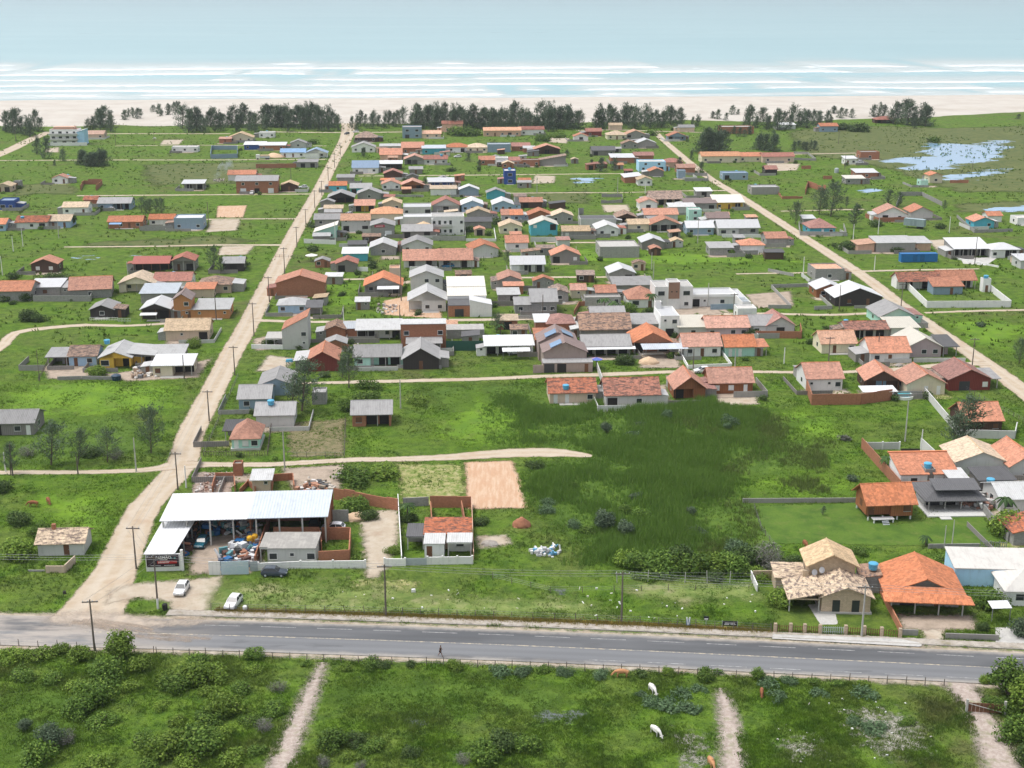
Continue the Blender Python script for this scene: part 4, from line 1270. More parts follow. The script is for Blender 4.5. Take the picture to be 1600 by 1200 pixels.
# ================================================================ HOUSES
# x, y = foot of the front wall in the survey photo, w = width there, d / h in metres
HD = [
 # ---- far left, towards the beach
 (146,217,32,9,2.8,'gx','K','be','w.w','long low beige house beside the white three-storey beach building',{}),
 (11,328,24,8,3.6,'flat','B','nv','Ww','bright blue flat-roofed house at the left edge of the photo',{}),
 (3,361,12,8,2.7,'gx','T','bl','w','light blue house with orange roof cut by the left photo edge',{}),
 (6,300,22,8,2.6,'gy','N','be','do','small tan-roofed house on the left photo edge above the blue house',{}),
 (27,293,10,4,2.6,'flat','G','gr','d','tiny grey block hut near the left edge of the fields',{'name': 'hut','cat': 'hut'}),
 (94,287,24,6,2.6,'gy','T','wh','wd','small white cottage with orange gable alone in the left field',{}),
 (302,297,33,7,2.9,'sf','W','gr','oo','open white-roofed shed alone in the field beside the smoke',{'ver': 4,'name': 'shed','cat': 'shed'}),
 (289,238,40,7,2.6,'flat','I','wh','w.w.w','low white flat-roofed house alone in the far left field',{}),
 (376,222,38,9,2.7,'gy','N','cr','wdw','tan-roofed house just above the blue walled sand lot',{}),
 (352,224,18,5,2.6,'sf','T','bk','d','small orange-roofed brick annex above the blue walled lot',{}),
 (398,234,32,8,2.8,'sf','W','nv','w.w','blue-walled house with white sheet roof next to the walled sand lot',{}),
 (378,282,42,8,2.9,'gx','T','wh','w','orange-roofed house behind the two-storey grey house near the smoke',{}),
 (402,302,64,9,5.6,'gx','G','bk','GoG/www','two-storey brick house with grey roof and white garage doors near the smoke',{}),
 (452,299,26,7,2.7,'gy','N','br','d','dark wooden cabin with tan gable next to the two-storey brick house',{}),
 (118,335,38,8,3.0,'gx','N','wh','w.d','white house with tan roof behind the dark round tree',{}),
 (142,322,20,6,2.7,'gx','O','bk','','mossy red roof between the tan roof and the grey garage house',{}),
 (179,328,50,9,2.8,'gx','G','bg','w.oo','blue-grey house with grey roof and dark double garage',{'ver': 2.5,'vspan': (.45,.95)}),
 (50,358,48,9,2.7,'gx','O','wh','Dwo','white house with mossy orange roof and a water tank at left',{'tank': (-4,3,3.4)}),
 (92,356,36,9,2.7,'gx','N','bl','wd','light blue house with tan roof beside the dark round tree',{}),
 (196,357,52,8,2.7,'gx','T','bk','.wdw','brick house with orange roof and a blue and white awning',{}),
 (253,353,38,7,2.7,'gx','T','wh','wDw','white house with orange roof behind a low grey wall',{}),
 (295,359,44,9,4.2,'flat','W','bg','w.w','blue-grey flat-roofed house with red and white roof terrace',{}),
 (70,426,40,7,2.9,'gy','T','br','ss','brown wooden cabin with orange gable and two white windows',{}),
 (237,425,54,8,2.9,'gx','H','dk','.oo','dark shed-like house with red-brown sheet roof',{'ver': 3}),
 (287,424,34,8,3.6,'gy','R','gw','do','weathered stilt house with red-brown gable and balcony',{'ver': 1.6}),
 (365,424,32,7,2.8,'gx','G','dk','o','dark house with grey, white and red striped roof by the dirt road',{}),
 (22,471,52,10,3.2,'gx','T','gr','','long orange roof on bare grey walls at the left edge',{}),
 (71,463,46,8,2.8,'sf','W','gr','b','white-roofed house next to the long orange roof at left',{}),
 (102,462,24,6,2.5,'sf','G','gr','','grey lean-to between the white roof and the large orange roof',{'name': 'shed','cat': 'shed'}),
 (142,466,62,11,2.8,'gx','T','gr','.w.','large orange-roofed house on grey walls at left, biggest roof of its row',{'rise': 2.6,'a': 8}),
 (214,457,54,10,2.8,'gy','N','cr','w.','cream house with broad tan gable roof',{'ver': 2,'vspan': (.2,.8)}),
 (270,452,56,9,2.7,'gx','R','wh','','rusty orange roof behind the white barn roof',{}),
 (336,458,50,9,2.7,'hip','E','be','w.w','brown weathered hip roof house beside the dirt road',{}),
 (312,465,44,6,2.6,'sf','T','be','','short orange lean-to roof below the brown hip roof',{}),
 (248,474,54,9,3.0,'sf','S','gr','','pale steel shed roof behind the white barn',{'name': 'shed','cat': 'shed'}),
 (244,500,44,10,3.2,'gy','W','dk','.o','black barn with white gable roof',{'ver': 1.5}),
 (286,498,26,7,5.6,'gy','P','or','.v/.w','narrow two-storey tower house, orange above and cream below',{'rise': 1.5}),
 (332,498,52,9,2.7,'sf','L','or','v..v','orange-walled house with pale sheet roof right by the dirt road',{}),
 (160,497,36,8,2.5,'gy','G','dk','.w.','small black cabin with grey gable behind a white fence',{}),
 (293,532,66,8,2.9,'gx','N','be','.v.o','long beige house with tan tiled roof by the dirt road',{'rise': 2.0}),
 (90,573,30,6,2.5,'sf','G','gw','','grey open carport at the corner of the fenced yard',{'ver': 5,'name': 'carport','cat': 'carport'}),
 (130,572,42,8,2.6,'gx','E','bl','dw','light blue cottage with rusty brown roof',{}),
 (181,576,48,11,2.8,'gy','L','ye','W.o','yellow house with grey-white gable roof',{'ver': 2,'vspan': (.45,.95),'tank': (-3.5,8,4.2)}),
 (222,572,38,9,2.7,'sr','L','gr','oo','grey sheet extension on the right of the yellow house',{'name': 'shed','cat': 'shed','ver': 3}),
 (262,568,50,6,2.5,'sf','L','gw','','flat grey sheet roof behind the cream house',{'name': 'shed','cat': 'shed'}),
 (270,588,60,7,2.7,'sf','W','cr','b.oo','cream house with white sheet roof and open porch by the dirt road',{'ver': 3.5,'vspan': (.5,1)}),
 (20,680,66,8,2.7,'gx','G','gw','o.wD','weathered grey shed at the left edge of the big meadow',{'name': 'shed','cat': 'shed'}),
 (96,868,70,5.4,2.3,'gx','M','lg','..d.','old whitewashed hut with mottled tile roof beside the dirt road',{'rise': 1.3,'chim': True}),
 # ---- left of the dirt road, far
 (417,215,24,7,2.8,'flat','I','wh','w.w','pale house at the foot of the beach trees, left of the dirt road',{}),
 (426,235,40,8,2.8,'sf','W','bk','w.w','brick house with white sheet roof beside the blue-roofed house',{}),
 (466,231,24,7,2.7,'gy','G','lg','w','grey gable behind the blue-roofed house',{}),
 (458,246,38,8,2.8,'gx','B','wh','ddw','white house with blue sheet roof left of the dirt road',{}),
 (494,247,34,8,2.7,'gy','B','wh','.w','white cabin with light blue gable roof close to the dirt road',{'ver': 2,'vspan': (.65,1)}),
 (481,262,30,7,2.8,'sf','G','cc','oo','unfinished grey concrete house on the cross street left of the dirt road',{}),
 # ---- right of the dirt road, rows by the beach
 (572,222,34,10,2.8,'hip','E','br','w.w','broad dark brown roof house first behind the beach trees',{'rise': 2.8}),
 (568,238,36,9,2.8,'gy','G','wh','wow','house with grey gable just right of the dirt road',{}),
 (571,271,40,10,2.9,'gx','B','wh','wGw','white house with steel blue roof right of the dirt road',{'rise': 2.8}),
 (611,236,34,6,2.7,'sf','L','lg','w','pale sheet roof behind the two stepped orange roofs',{}),
 (611,250,34,11,2.9,'gx','T','pe','','stepped orange roofs above the long white roof',{'rise': 2.6}),
 (610,265,36,7,2.9,'sf','W','dk','ooo','white sheet roof with dark open front below the stepped orange roofs',{'ver': 2}),
 (645,240,34,9,3.2,'sf','T','bk','w.w','brick house with orange roof left of the teal house',{'rise': 2}),
 (678,241,36,8,3.2,'sf','S','tq','w.w','teal house with pale blue sheet roof',{}),
 (714,238,36,9,2.9,'hip','T','wh','wo','orange hip roof house with a white car beside it',{}),
 (746,238,32,9,2.8,'hip','N','cr','wdw','cream house with tan hip roof left of the blue-grey box',{}),
 (780,238,36,7,4.2,'flat','S','bg','','windowless blue-grey box building in the beach rows',{'name': 'warehouse','cat': 'building'}),
 (648,257,32,9,2.7,'gy','T','gr','oo','open orange gable left of the pink roof',{'ver': 2.5}),
 (681,257,36,8,2.8,'gx','R','lg','wdw','house with dusty pink roof and a white water tank',{'tank': (3,3,3.8)}),
 (650,272,20,5,2.5,'gx','G','gw','d','old grey hut in the grass below the pink roof',{'name': 'hut','cat': 'hut'}),
 (644,216,30,10,6.4,'flat','G','bg','gW/WW','tall modern blue-grey house against the beach trees',{}),
 (675,216,28,8,2.8,'gx','K','be','ww','pale orange roof right beside the tall blue-grey house',{}),
 (707,206,32,8,5.0,'gx','O','pe','ww','orange roof rising out of the beach trees',{}),
 (785,213,58,8,3.6,'gx','K','pe','wdwow','long peach house with orange roofs against the beach trees',{}),
 (831,211,38,8,3.4,'gx','R','wh','w.w','white-ended red-roofed house next to the long peach house',{}),
 (761,258,24,8,2.7,'gx','T','bk','w.','brick house with orange roof left of the small white box house',{}),
 (784,258,20,7,3.4,'flat','I','wh','wG','small white box house above the navy two-storey house',{}),
 (797,288,18,8,6.0,'flat','I','nv','W/W','navy and white two-storey house standing alone',{'tank': (0,4,6.1)}),
 (614,280,28,7,2.7,'gy','R','br','','brown gable behind the white orange-roofed cottage',{}),
 (611,297,28,8,2.7,'gy','T','wh','wDw','white cottage with orange gable behind a low wall',{}),
 (645,298,34,9,2.7,'gy','T','wd','oo','orange gable beside the blue tarp',{'ver': 2.5}),
 (689,294,40,8,2.8,'sf','W','nv','w.w.w','white-roofed house with blue veranda',{'ver': 2}),
 (528,299,26,7,2.7,'gx','T','tq','w','turquoise cottage with orange roof right of the dirt road',{}),
 (540,286,26,6,2.6,'sf','G','gr','','grey lean-to behind the turquoise cottage',{'name': 'shed','cat': 'shed'}),
 (564,303,32,8,2.7,'gx','G','tq','o.w','house with dull grey roof and turquoise wall',{}),
 (533,318,40,9,2.7,'gy','G','dk','oo','dark open shed with grey gable by the dirt road',{'ver': 4,'name': 'shed','cat': 'shed'}),
 (577,312,36,8,2.7,'gy','G','gr','w','old grey gable above the yellow-fronted house',{}),
 (570,331,30,9,2.7,'gx','T','ye','o.o','orange roof house with yellow porch',{'ver': 1.6}),
 (613,329,28,8,3.0,'gy','N','be','.w','beige house with tan gable left of the white flat roofs',{}),
 (652,336,44,10,3.0,'flat','W','lg','w..o','grey house with white flat roof left of the red-brown gable',{}),
 (697,332,42,9,3.0,'gy','R','lg','.o.','red-brown gabled barn with pale front wall',{'rise': 2.6,'ver': 1.2}),
 (693,305,40,6,2.8,'sf','N','wh','','tan lean-to roof behind the red-brown gabled barn',{}),
 (733,306,30,6,2.8,'gy','W','bg','','white gable behind the left blue twin house',{}),
 (738,331,33,11,3.0,'gy','W','bl','wdw','left of two sky blue houses with arched white roofs',{}),
 (775,311,28,6,2.8,'gy','G','tq','','grey gable behind the right blue twin house',{}),
 (786,331,32,11,3.0,'gy','W','bl','wdw','right of two sky blue houses with arched white roofs',{}),
 (748,344,36,7,2.7,'gy','N','gr','','tan gable between the white two-storey block and the round tree',{}),
 (799,346,30,8,2.7,'gx','T','lg','w.','orange roof right of the round tree',{}),
 (798,365,34,8,2.7,'gy','N','cr','ww','cream cottage with tan gable below the round tree',{}),
 (511,353,38,8,2.6,'gx','G','gr','w.','grey-roofed house behind the mint mono-pitch house',{}),
 (521,336,28,5,2.7,'sf','N','gr','','small tan roof behind the grey house at the dirt road',{}),
 (556,362,44,9,4.4,'gx','K','lg','o.o/v.v','grey two-storey house with orange roof and brown awning',{}),
 (604,345,48,10,2.9,'hip','K','cr','','large pale orange hip roof behind the grey garage',{}),
 (598,370,36,9,4.2,'gy','G','gr','.G','grey garage hall with red sign on its gable',{'rise': 1.2,'name': 'garage','cat': 'garage'}),
 (652,352,44,8,3.0,'flat','W','lg','','white flat roof left of the white two-storey block',{}),
 (652,372,46,9,2.6,'gx','G','gw','o.o','low old grey-roofed house left of the white two-storey block',{}),
 (662,366,24,5,2.8,'gy','N','be','','tan gabled porch in front of the low old grey-roofed house',{}),
 (747,357,42,6,2.6,'sf','D','gr','','dark lean-to right of the white two-storey block',{'name': 'shed','cat': 'shed'}),
 (509,374,34,8,2.8,'sl','C','mt','.w','mint house with cream roof sloping to the dirt road',{'rise': 2.4}),
 (599,399,40,10,2.8,'gy','L','gr','.w.','grey gabled house, half white and half orange roof',{}),
 (652,395,46,9,2.7,'gy','G','lg','w.w','house with grey and reddish gable above the orange terrace houses',{}),
 (657,420,52,9,3.0,'gx','T','wh','oo','left orange-roofed terrace house behind white gates',{'rise': 2.6,'ver': 2.5}),
 (712,420,52,9,3.1,'gx','T','wh','go','right orange-roofed terrace house with a blue car',{'rise': 2.8,'ver': 2.5}),
 (757,402,44,10,2.8,'gy','T','lg','.','orange gabled house right of the terrace houses',{'a': 6}),
 (808,391,34,9,2.8,'gx','T','wh','w','orange roof behind the white-roofed brown house',{}),
 (555,408,38,7,2.6,'sf','W','tq','','white lean-to roof on a blue wall behind the wooden cabin',{'name': 'shed','cat': 'shed'}),
 (542,425,32,7,2.8,'gy','R','gw','o.','weathered wooden cabin with dusty red gable',{}),
 # ---- centre rows
 (470,464,74,9,4.4,'gy','T','bk','','orange gable on a long bare brick wall by the dirt road',{'rise': 2.2}),
 (457,490,44,7,2.6,'hip','L','bl','w.w','small pale-blue house with whitish roof in front of the long brick wall',{}),
 (491,494,22,6,2.5,'sf','D','gw','','dark lean-to right of the small pale-blue house',{'ver': 3,'name': 'shed','cat': 'shed'}),
 (525,530,30,7,2.7,'gy','E','bk','.','small brick house with brown gable',{}),
 (548,528,20,5,2.6,'sf','S','bk','','pale blue-grey lean-to between the brown gable and long white roof',{'name': 'shed','cat': 'shed'}),
 (592,531,68,8,2.7,'sf','L','wh','oo.wo','long house with patchy white sheet roof',{'ver': 2}),
 (662,545,70,9,5.6,'sb','L','bk','..../w..w','two-storey brick house with grey metal front and white roof edge',{'oh': .15}),
 (663,552,52,6,2.6,'sf','G','gw','oo','old grey roof in front of the two-storey brick house',{'ver': 3,'name': 'shed','cat': 'shed'}),
 (505,580,46,10,2.9,'gy','T','rd','.d.','dark red wooden cabin with orange and grey gable',{'rise': 2.0}),
 (474,579,24,8,2.5,'sl','L','gw','','white lean-to left of the dark red cabin',{'name': 'shed','cat': 'shed'}),
 (590,573,72,9,2.6,'gx','G','mt','wDoo','long pale turquoise house with old grey roof',{'ver': 1.8,'vspan': (.35,1)}),
 (658,577,56,10,2.7,'gy','G','dk','.d.','dark wooden house with broad grey gable',{'rise': 2.6}),
 (432,618,52,10,2.6,'gy','G','bg','o.','blue-grey house with wide grey gable right of the dirt road',{}),
 (398,640,48,9,2.6,'gx','G','bg','w.','low house with dark grey roof and rusty patch by the dirt road',{}),
 (430,667,58,8,2.7,'gx','G','lg','..','house with pale walls and grey roof carrying a blue tank',{'tank': (-1,3,4.0)}),
 (384,703,42,8,2.7,'hip','T','mt','Dsw','mint green cottage with orange hip roof in a fenced garden',{'base': .4,'rise': 2.2}),
 (366,690,28,5,2.4,'sf','D','gw','','dark grey carport left of the mint green cottage',{'ver': 4,'name': 'carport','cat': 'carport'}),
 (499,632,22,4,2.5,'flat','G','gr','','lone grey block hut in the grass',{'name': 'hut','cat': 'hut'}),
 (581,666,60,7,2.8,'gx','G','bk','boo','unfinished brick house with grey roof alone in the meadow',{'ver': 1.5,'vspan': (.35,.95),'rise': 1.8}),
 (599,460,58,10,2.8,'gy','T','gr','w.o','grey house with broad orange gable facing the bare yard',{'rise': 2.4,'ver': 1.6}),
 (617,440,16,5,4.0,'flat','K','be','','small brick-coloured block behind the broad orange gable',{'name': 'hut','cat': 'hut'}),
 (667,459,50,9,5.2,'gy','L','lg','../.ww','two-storey white-roofed house behind the grey gable house',{}),
 (668,487,58,10,3.4,'gy','L','lg','.ww','grey plastered house with pale gable roof by the sandy yard',{'ver': 3,'vspan': (0,.35),'rise': 2.6}),
 (825,426,52,9,2.8,'gx','W','wh','.oo','white-roofed house with brown front wall',{'rise': 1.8,'ver': 1.4,'vspan': (.25,1)}),
 (884,411,44,8,2.7,'gy','T','gw','o.s','dark grey cabin with orange gable in the open grass',{'rise': 2.0}),
 (797,451,34,9,2.8,'gy','T','gr','.o','grey house with orange gable right of the big white roof',{}),
 (795,474,32,6,2.6,'sf','L','gr','.o','low grey shed with whitish roof',{'name': 'shed','cat': 'shed'}),
 (822,490,34,7,2.7,'gx','G','gr','w.','bare grey house with grey roof beside the sandy entrance',{}),
 (850,490,40,9,3.6,'gx','G','gr','.ww','bare grey taller house with dark dormer',{'rise': 2.6}),
 (875,472,26,8,2.8,'gy','E','gr','w','grey house with brown roof right of the bare grey taller house',{}),
 (904,466,22,6,2.6,'gx','T','cr','v','tiny cream house with orange roof behind a brick wall',{}),
 (947,470,30,7,2.6,'gx','T','gr','','orange roof between the tiny cream house and white orange-hipped house',{}),
 (942,478,56,4,2.3,'flat','V','gr','.w.w','low grey block annex with one brick panel',{'name': 'shed','cat': 'shed'}),
 (972,440,40,9,2.8,'gy','W','gr','.o','house with white gable left of the white villa',{}),
 (990,458,62,8,2.5,'sf','G','gr','','long low grey roof left of the white villa',{'name': 'shed','cat': 'shed'}),
 (1004,481,44,10,2.8,'hip','T','wh','Wd','white house with orange hip roof and dark carport',{'rise': 2.4}),
 (1029,478,16,9,2.4,'sr','D','wh','o','dark carport beside the white villa driveway',{'ver': 5,'posts': 2,'name': 'carport','cat': 'carport'}),
 (796,556,74,7,2.7,'sf','W','wh','oooW','long white-roofed house with open dark veranda',{'ver': 2.5,'vspan': (0,.75)}),
 (876,522,42,9,3.0,'hip','R','bk','','rust-orange hip roof behind the house with solar panels',{}),
 (848,520,22,6,3.0,'sf','W','bk','','small white roof behind the house with solar panels',{}),
 (852,552,28,8,3.6,'sf','T','bk','o','orange lean-to on the left of the house with solar panels',{'ver': 3}),
 (946,530,78,10,2.8,'gx','E','gw','','big old roof of mixed rusty tiles',{'rise': 3.0}),
 (950,508,52,8,2.8,'gx','G','gr','','grey sheet roof behind the big rusty roof',{}),
 (948,557,74,9,2.8,'gx','G','lg','oooo','house with corrugated grey roof and long white awning',{'ver': 2.5}),
 (1019,552,58,10,3.0,'gy','T','bk','o.o','orange gable with grey carport roof above the sand pile',{'rise': 2.4,'ver': 2}),
 (1008,522,58,8,2.8,'sf','G','gr','','flat grey roof left of the narrow white two-storey house',{}),
 (1083,527,46,9,2.8,'sf','C','lg','w','square cream-white roof right of the narrow white two-storey house',{}),
 (1137,527,66,8,2.8,'gx','T','pk','w.ww','long orange roof house behind the white cottage and mint cottage',{'rise': 2.0}),
 (1097,557,58,8,2.8,'gx','T','wh','wdw','neat white cottage with orange roof and two windows',{'rise': 2.2}),
 (1156,557,46,7,2.7,'gx','T','mt','DD.','mint green cottage with orange roof right of the neat white cottage',{'rise': 2.0}),
 (1188,556,20,5,2.4,'sf','T','wh','','orange lean-to porch right of the mint green cottage',{'ver': 4,'posts': 2,'name': 'carport','cat': 'carport'}),
 (1192,524,40,9,2.8,'gx','G','wh','wd','white house with grey roof left of the unfinished orange-gabled house',{}),
 (1219,524,44,9,2.8,'gy','R','lg','.o.','orange-gabled house behind an unfinished brick wall',{'rise': 2.2}),
 (1167,500,30,5,3.0,'flat','I','wh','G','small white garage at the end of the villa wall',{'name': 'garage','cat': 'garage'}),
 (895,630,72,8,2.6,'gx','O','be','DD.w','low house with mossy orange roof and blue tank at the reed edge',{'tank': (-1.5,1,3.0),'rise': 2.0}),
 (988,636,84,8,3.0,'gx','O','lg','o.w.','house with big mossy orange roof and brick front at the reed edge',{'rise': 2.6}),
 (1078,625,48,9,2.8,'gy','T','wd','o..','brown cabin with wide orange gable and blue tank stand',{'rise': 2.6,'ver': 1.5,'vspan': (0,.6)}),
 (1142,615,68,7,2.8,'gx','T','wd','ssD','brown wooden house with long orange roof and white windows',{'rise': 2.4}),
 # ---- beach rows, centre right
 (928,213,24,8,3.0,'gx','R','rd','w.','dark red cabin with red roof below the beach trees',{}),
 (908,220,22,7,2.6,'gy','T','wh','o','tiny white and orange gabled hut below the dark red cabin',{'name': 'hut','cat': 'hut'}),
 (964,218,30,10,2.8,'hip','N','cr','wdw','cream house with tan hip roof in the beach row',{}),
 (962,203,20,6,3.0,'gx','N','be','','tan roof standing on the sand behind the cream hip-roofed house',{}),
 (993,217,30,9,2.8,'gy','K','gr','o.w','orange gable right of the cream hip-roofed house',{}),
 (984,232,24,7,2.7,'gy','E','gr','w.w','small grey-brown gable left of the white gable',{}),
 (1010,231,30,9,2.7,'gy','W','gr','','white gable at the start of the right dirt road',{}),
 (1058,220,28,8,2.8,'gy','T','bg','o.w','dark house with orange gable right of the road to the beach',{'ver': 2}),
 (1073,206,24,7,2.8,'gx','G','be','','grey roof on the sand behind the dark orange-gabled house',{}),
 (1152,209,52,9,4.0,'flat','I','bk','....w','brick and white flat-roofed house among the dark trees',{}),
 (855,241,40,9,2.8,'gy','T','br','.o.','brown house with broad orange gable',{'rise': 2.2,'ver': 2}),
 (814,236,28,8,2.7,'gx','R','bk','w','brick house with red roof left of the broad orange gable',{}),
 (829,260,28,6,3.0,'flat','V','bk','w.w','roofless-looking brick box right of the white-ended orange roof',{}),
 (864,259,40,7,3.0,'sl','E','cc','..','unfinished concrete and brick house with slanting brown roof',{'rise': 2.2}),
 (804,259,16,7,2.8,'gx','R','wh','G','white-ended house with red roof left of the brick box',{}),
 (943,243,36,9,2.8,'gx','D','gw','o.w','dark grey-roofed house with conifers before it',{}),
 (973,255,36,9,2.9,'sf','W','bk','','brick house with white stepped roof',{}),
 (1006,251,30,7,2.8,'gx','R','bk','','dusty red roof between the white stepped roof and pale blue house',{}),
 (1019,268,42,9,4.6,'flat','I','sb','w.o/ww','pale blue two-storey house with white parapets',{}),
 (1051,262,32,8,2.8,'hip','R','pe','','red hip roof right of the pale blue two-storey house',{}),
 (989,286,26,12,2.6,'sl','W','bk','','long brick shed with whitish roof',{'name': 'shed','cat': 'shed'}),
 (1008,290,22,7,2.7,'gy','N','wh','ww','white cottage with two windows in front of the long brick shed',{}),
 (1026,276,22,7,2.7,'gy','T','gw','','dark cottage with orange gable by the right dirt road',{}),
 (1072,270,28,7,2.6,'gx','T','bk','','orange roof half hidden by trees at the right dirt road',{}),
 (1065,279,12,4,3.6,'flat','S','bg','','narrow grey box hut by the right dirt road',{'name': 'hut','cat': 'hut'}),
 (1149,281,40,7,3.0,'flat','B','bg','o.w','blue-grey box house right of the right dirt road',{}),
 (1196,304,44,8,3.0,'flat','L','cc','','grey flat-roofed house on the right of the right dirt road',{}),
 (1041,321,50,11,2.8,'gx','E','be','oooo','wide house with rust-blotched roof and porch',{'rise': 2.6,'ver': 2.5}),
 (1013,328,28,8,3.0,'gy','T','wh','.W.','white house with orange gable and one large window',{}),
 (830,325,34,7,2.6,'gx','T','br','o.','dark cabin with orange roof at the marsh edge',{}),
 (844,346,36,8,2.6,'gy','T','bk','','orange gable left of the grey tan-roofed house',{}),
 (879,348,32,8,2.8,'gy','N','gr','w.w','grey house with tan gable near the small pond',{}),
 (807,346,18,7,2.7,'gx','T','bg','w','small blue-grey house with orange roof',{}),
 (935,355,56,8,3.0,'flat','D','lg','','walled house shell with dark roof',{}),
 (979,350,30,9,2.7,'gy','E','br','o','brown gable right of the walled house shell',{'ver': 3}),
 (998,361,32,7,2.7,'gx','N','cr','.w.','cream house with tan roof below the brown gable',{}),
 (1033,346,52,9,2.8,'gx','T','lg','','large orange roof behind the veranda house',{}),
 (1039,362,46,9,2.8,'gy','T','gr','ooo','orange-gabled veranda house in the middle of its row',{'ver': 2.5,'rise': 2.2}),
 (1086,347,20,6,4.6,'flat','I','mt','w/w','narrow pale green two-storey house',{}),
 (1066,334,40,6,2.8,'sf','L','lg','','white lean-to roof left of the narrow pale green house',{'name': 'shed','cat': 'shed'}),
 (1094,367,42,8,2.8,'gx','W','bg','w.w','grey house with small white roof',{'rise': 1.8}),
 (1095,329,50,8,3.0,'sf','P','gr','w.o','house with flat brown roof left of the yellow house',{}),
 (1139,327,46,8,2.9,'sf','C','ye','wdo','yellow house with cream sheet roof by the right dirt road',{'rise': 1.8,'ver': 1.8,'vspan': (.6,1)}),
 (1100,308,24,6,2.6,'sf','W','gr','o','small white-roofed shed behind the flat brown roof',{'name': 'shed','cat': 'shed'}),
 (1122,352,34,8,2.9,'gx','P','lg','.w','house with purple-brown and white roof left of the large white roof',{}),
 (1154,368,64,9,3.0,'gx','W','lg','Ww.W','large white-roofed house behind a white fence',{'rise': 2.2,'ver': 1.6,'vspan': (.5,1)}),
 (850,368,42,9,4.0,'gy','C','tq','../s.o','turquoise house with cream gable and balcony',{}),
 (900,372,42,7,2.7,'gx','N','gr','s..','low house with tan roof right of the turquoise balcony house',{}),
 (949,369,34,10,2.8,'gy','L','wh','ww','white and maroon house with grey gable',{}),
 (1020,390,34,9,2.7,'gy','W','gw','...','grey cabin with white gable in the open grass',{}),
 (968,403,62,12,3.6,'flat','I','gr','','large windowless grey block building with pink rear parapet',{'name': 'warehouse','cat': 'building'}),
 (1127,399,36,7,2.6,'sf','G','gr','..w','small grey block house in the open grass',{}),
 (1176,395,36,8,2.8,'hip','T','wh','..G','white house with orange hip roof left of the right dirt road',{}),
 (1213,384,32,8,2.8,'gx','T','gr','','grey house with orange roof at the edge of the right dirt road',{}),
 # ---- right of the right dirt road
 (1126,254,60,9,3.4,'gx','K','cr','w.w.w','long cream hall with pale orange roof',{'name': 'hall','cat': 'building'}),
 (1172,253,36,8,3.0,'gx','T','cr','w.w','orange-roofed wing right of the long cream hall',{}),
 (1216,254,50,8,3.2,'gx','R','be','w.w','long beige house with red roof at the end of the hall row',{}),
 (1295,206,28,8,3.6,'gx','T','bg','w.w','orange-roofed house among beach shrubs',{}),
 (1384,193,30,9,2.6,'hip','R','br','oo','open hut with red hip roof beside the big beach tree',{'ver': 3,'name': 'hut','cat': 'hut'}),
 (1230,202,26,7,2.8,'sf','W','wh','w','white shed on the sand among beach shrubs',{'name': 'shed','cat': 'shed'}),
 (1329,257,18,6,3.0,'sf','W','wh','dw','small white hut beside a parked white car near the lagoon',{'name': 'hut','cat': 'hut'}),
 (1359,249,30,7,3.6,'flat','V','bk','w','bare brick house at the tip of the lagoon',{}),
 (1354,279,34,8,2.8,'sf','W','bk','w','brick house with white roof right of the small grey house',{}),
 (1336,288,30,6,2.7,'sf','C','gr','w.d','small grey house in front of the brick white-roofed house',{}),
 (1462,286,20,7,3.6,'gy','T','cr','w','cream house with orange gable between the lagoon arms',{}),
 (1444,291,12,5,2.4,'flat','G','mt','','small mint hut left of the cream lagoon house',{'name': 'hut','cat': 'hut'}),
 (1205,273,18,7,2.7,'gx','R','dk','','red-roofed hut right of the blue-grey box house',{'name': 'hut','cat': 'hut'}),
 (1285,367,40,10,2.8,'hip','R','tq','.Dw','turquoise house with brown hip roof behind a grey wall',{'rise': 2.6}),
 (1264,352,18,5,2.6,'sf','W','gr','','small white roof behind the turquoise hip-roofed house',{'name': 'shed','cat': 'shed'}),
 (1394,345,44,10,2.8,'gy','T','wh','ow','white house with large orange gable behind the grey trailer',{'rise': 2.6,'a': -6}),
 (1440,342,34,9,2.8,'gy','T','lg','','second orange gable right of the large orange gable',{'rise': 2.0}),
 (1537,357,32,8,2.8,'gy','T','tq','.w','turquoise gabled house inside grey walls at right',{}),
 (1554,347,22,6,2.6,'gx','T','wh','','white shed with orange roof behind the turquoise gabled house',{'name': 'shed','cat': 'shed'}),
 (1602,352,26,7,2.6,'flat','I','wh','','white house cut by the right edge at the lagoon meadow',{}),
 (1399,394,62,9,3.2,'sf','L','cc','','long bare concrete shed behind the blue container',{'name': 'shed','cat': 'shed','oh': .1}),
 (1353,394,26,8,2.6,'sl','K','pe','','peach end of the long concrete shed',{'name': 'shed','cat': 'shed'}),
 (1443,392,22,8,2.8,'sf','L','pe','','peach lean-to right of the long concrete shed',{'name': 'shed','cat': 'shed'}),
 (1518,402,56,10,3.0,'sf','W','gr','oooo','house with white sheet roof and columned porch at right',{'ver': 3,'rise': 1.8}),
 (1570,403,44,8,3.0,'hip','W','wh','w.oo','white house with white hip roof at the right edge',{'ver': 2,'vspan': (.5,1)}),
 (1606,420,24,7,2.8,'sf','W','lg','','pale house cut by the right edge below the white hip roof',{}),
 (1296,438,46,9,3.4,'flat','K','gr','.w.','grey block house with brick-coloured roof at the right dirt road',{}),
 (1296,465,42,8,2.7,'gy','W','wd','ww','small brown house with white gable beside the black cabin',{}),
 (1341,478,74,10,2.7,'gy','W','dk','.b.d.','wide black cabin with white gable by the right dirt road',{'rise': 2.6}),
 (1401,509,56,11,2.7,'gy','G','mt','.D.','mint green house with grey gable in the road corner',{'rise': 2.2}),
 (1310,552,54,8,2.7,'gx','K','cr','.d.w','cream cottage with pale orange roof alone on the lawn',{'rise': 2.2}),
 (1354,530,66,7,2.7,'gx','O','wh','oooo','white house with mossy orange roof and columned porch',{'ver': 2}),
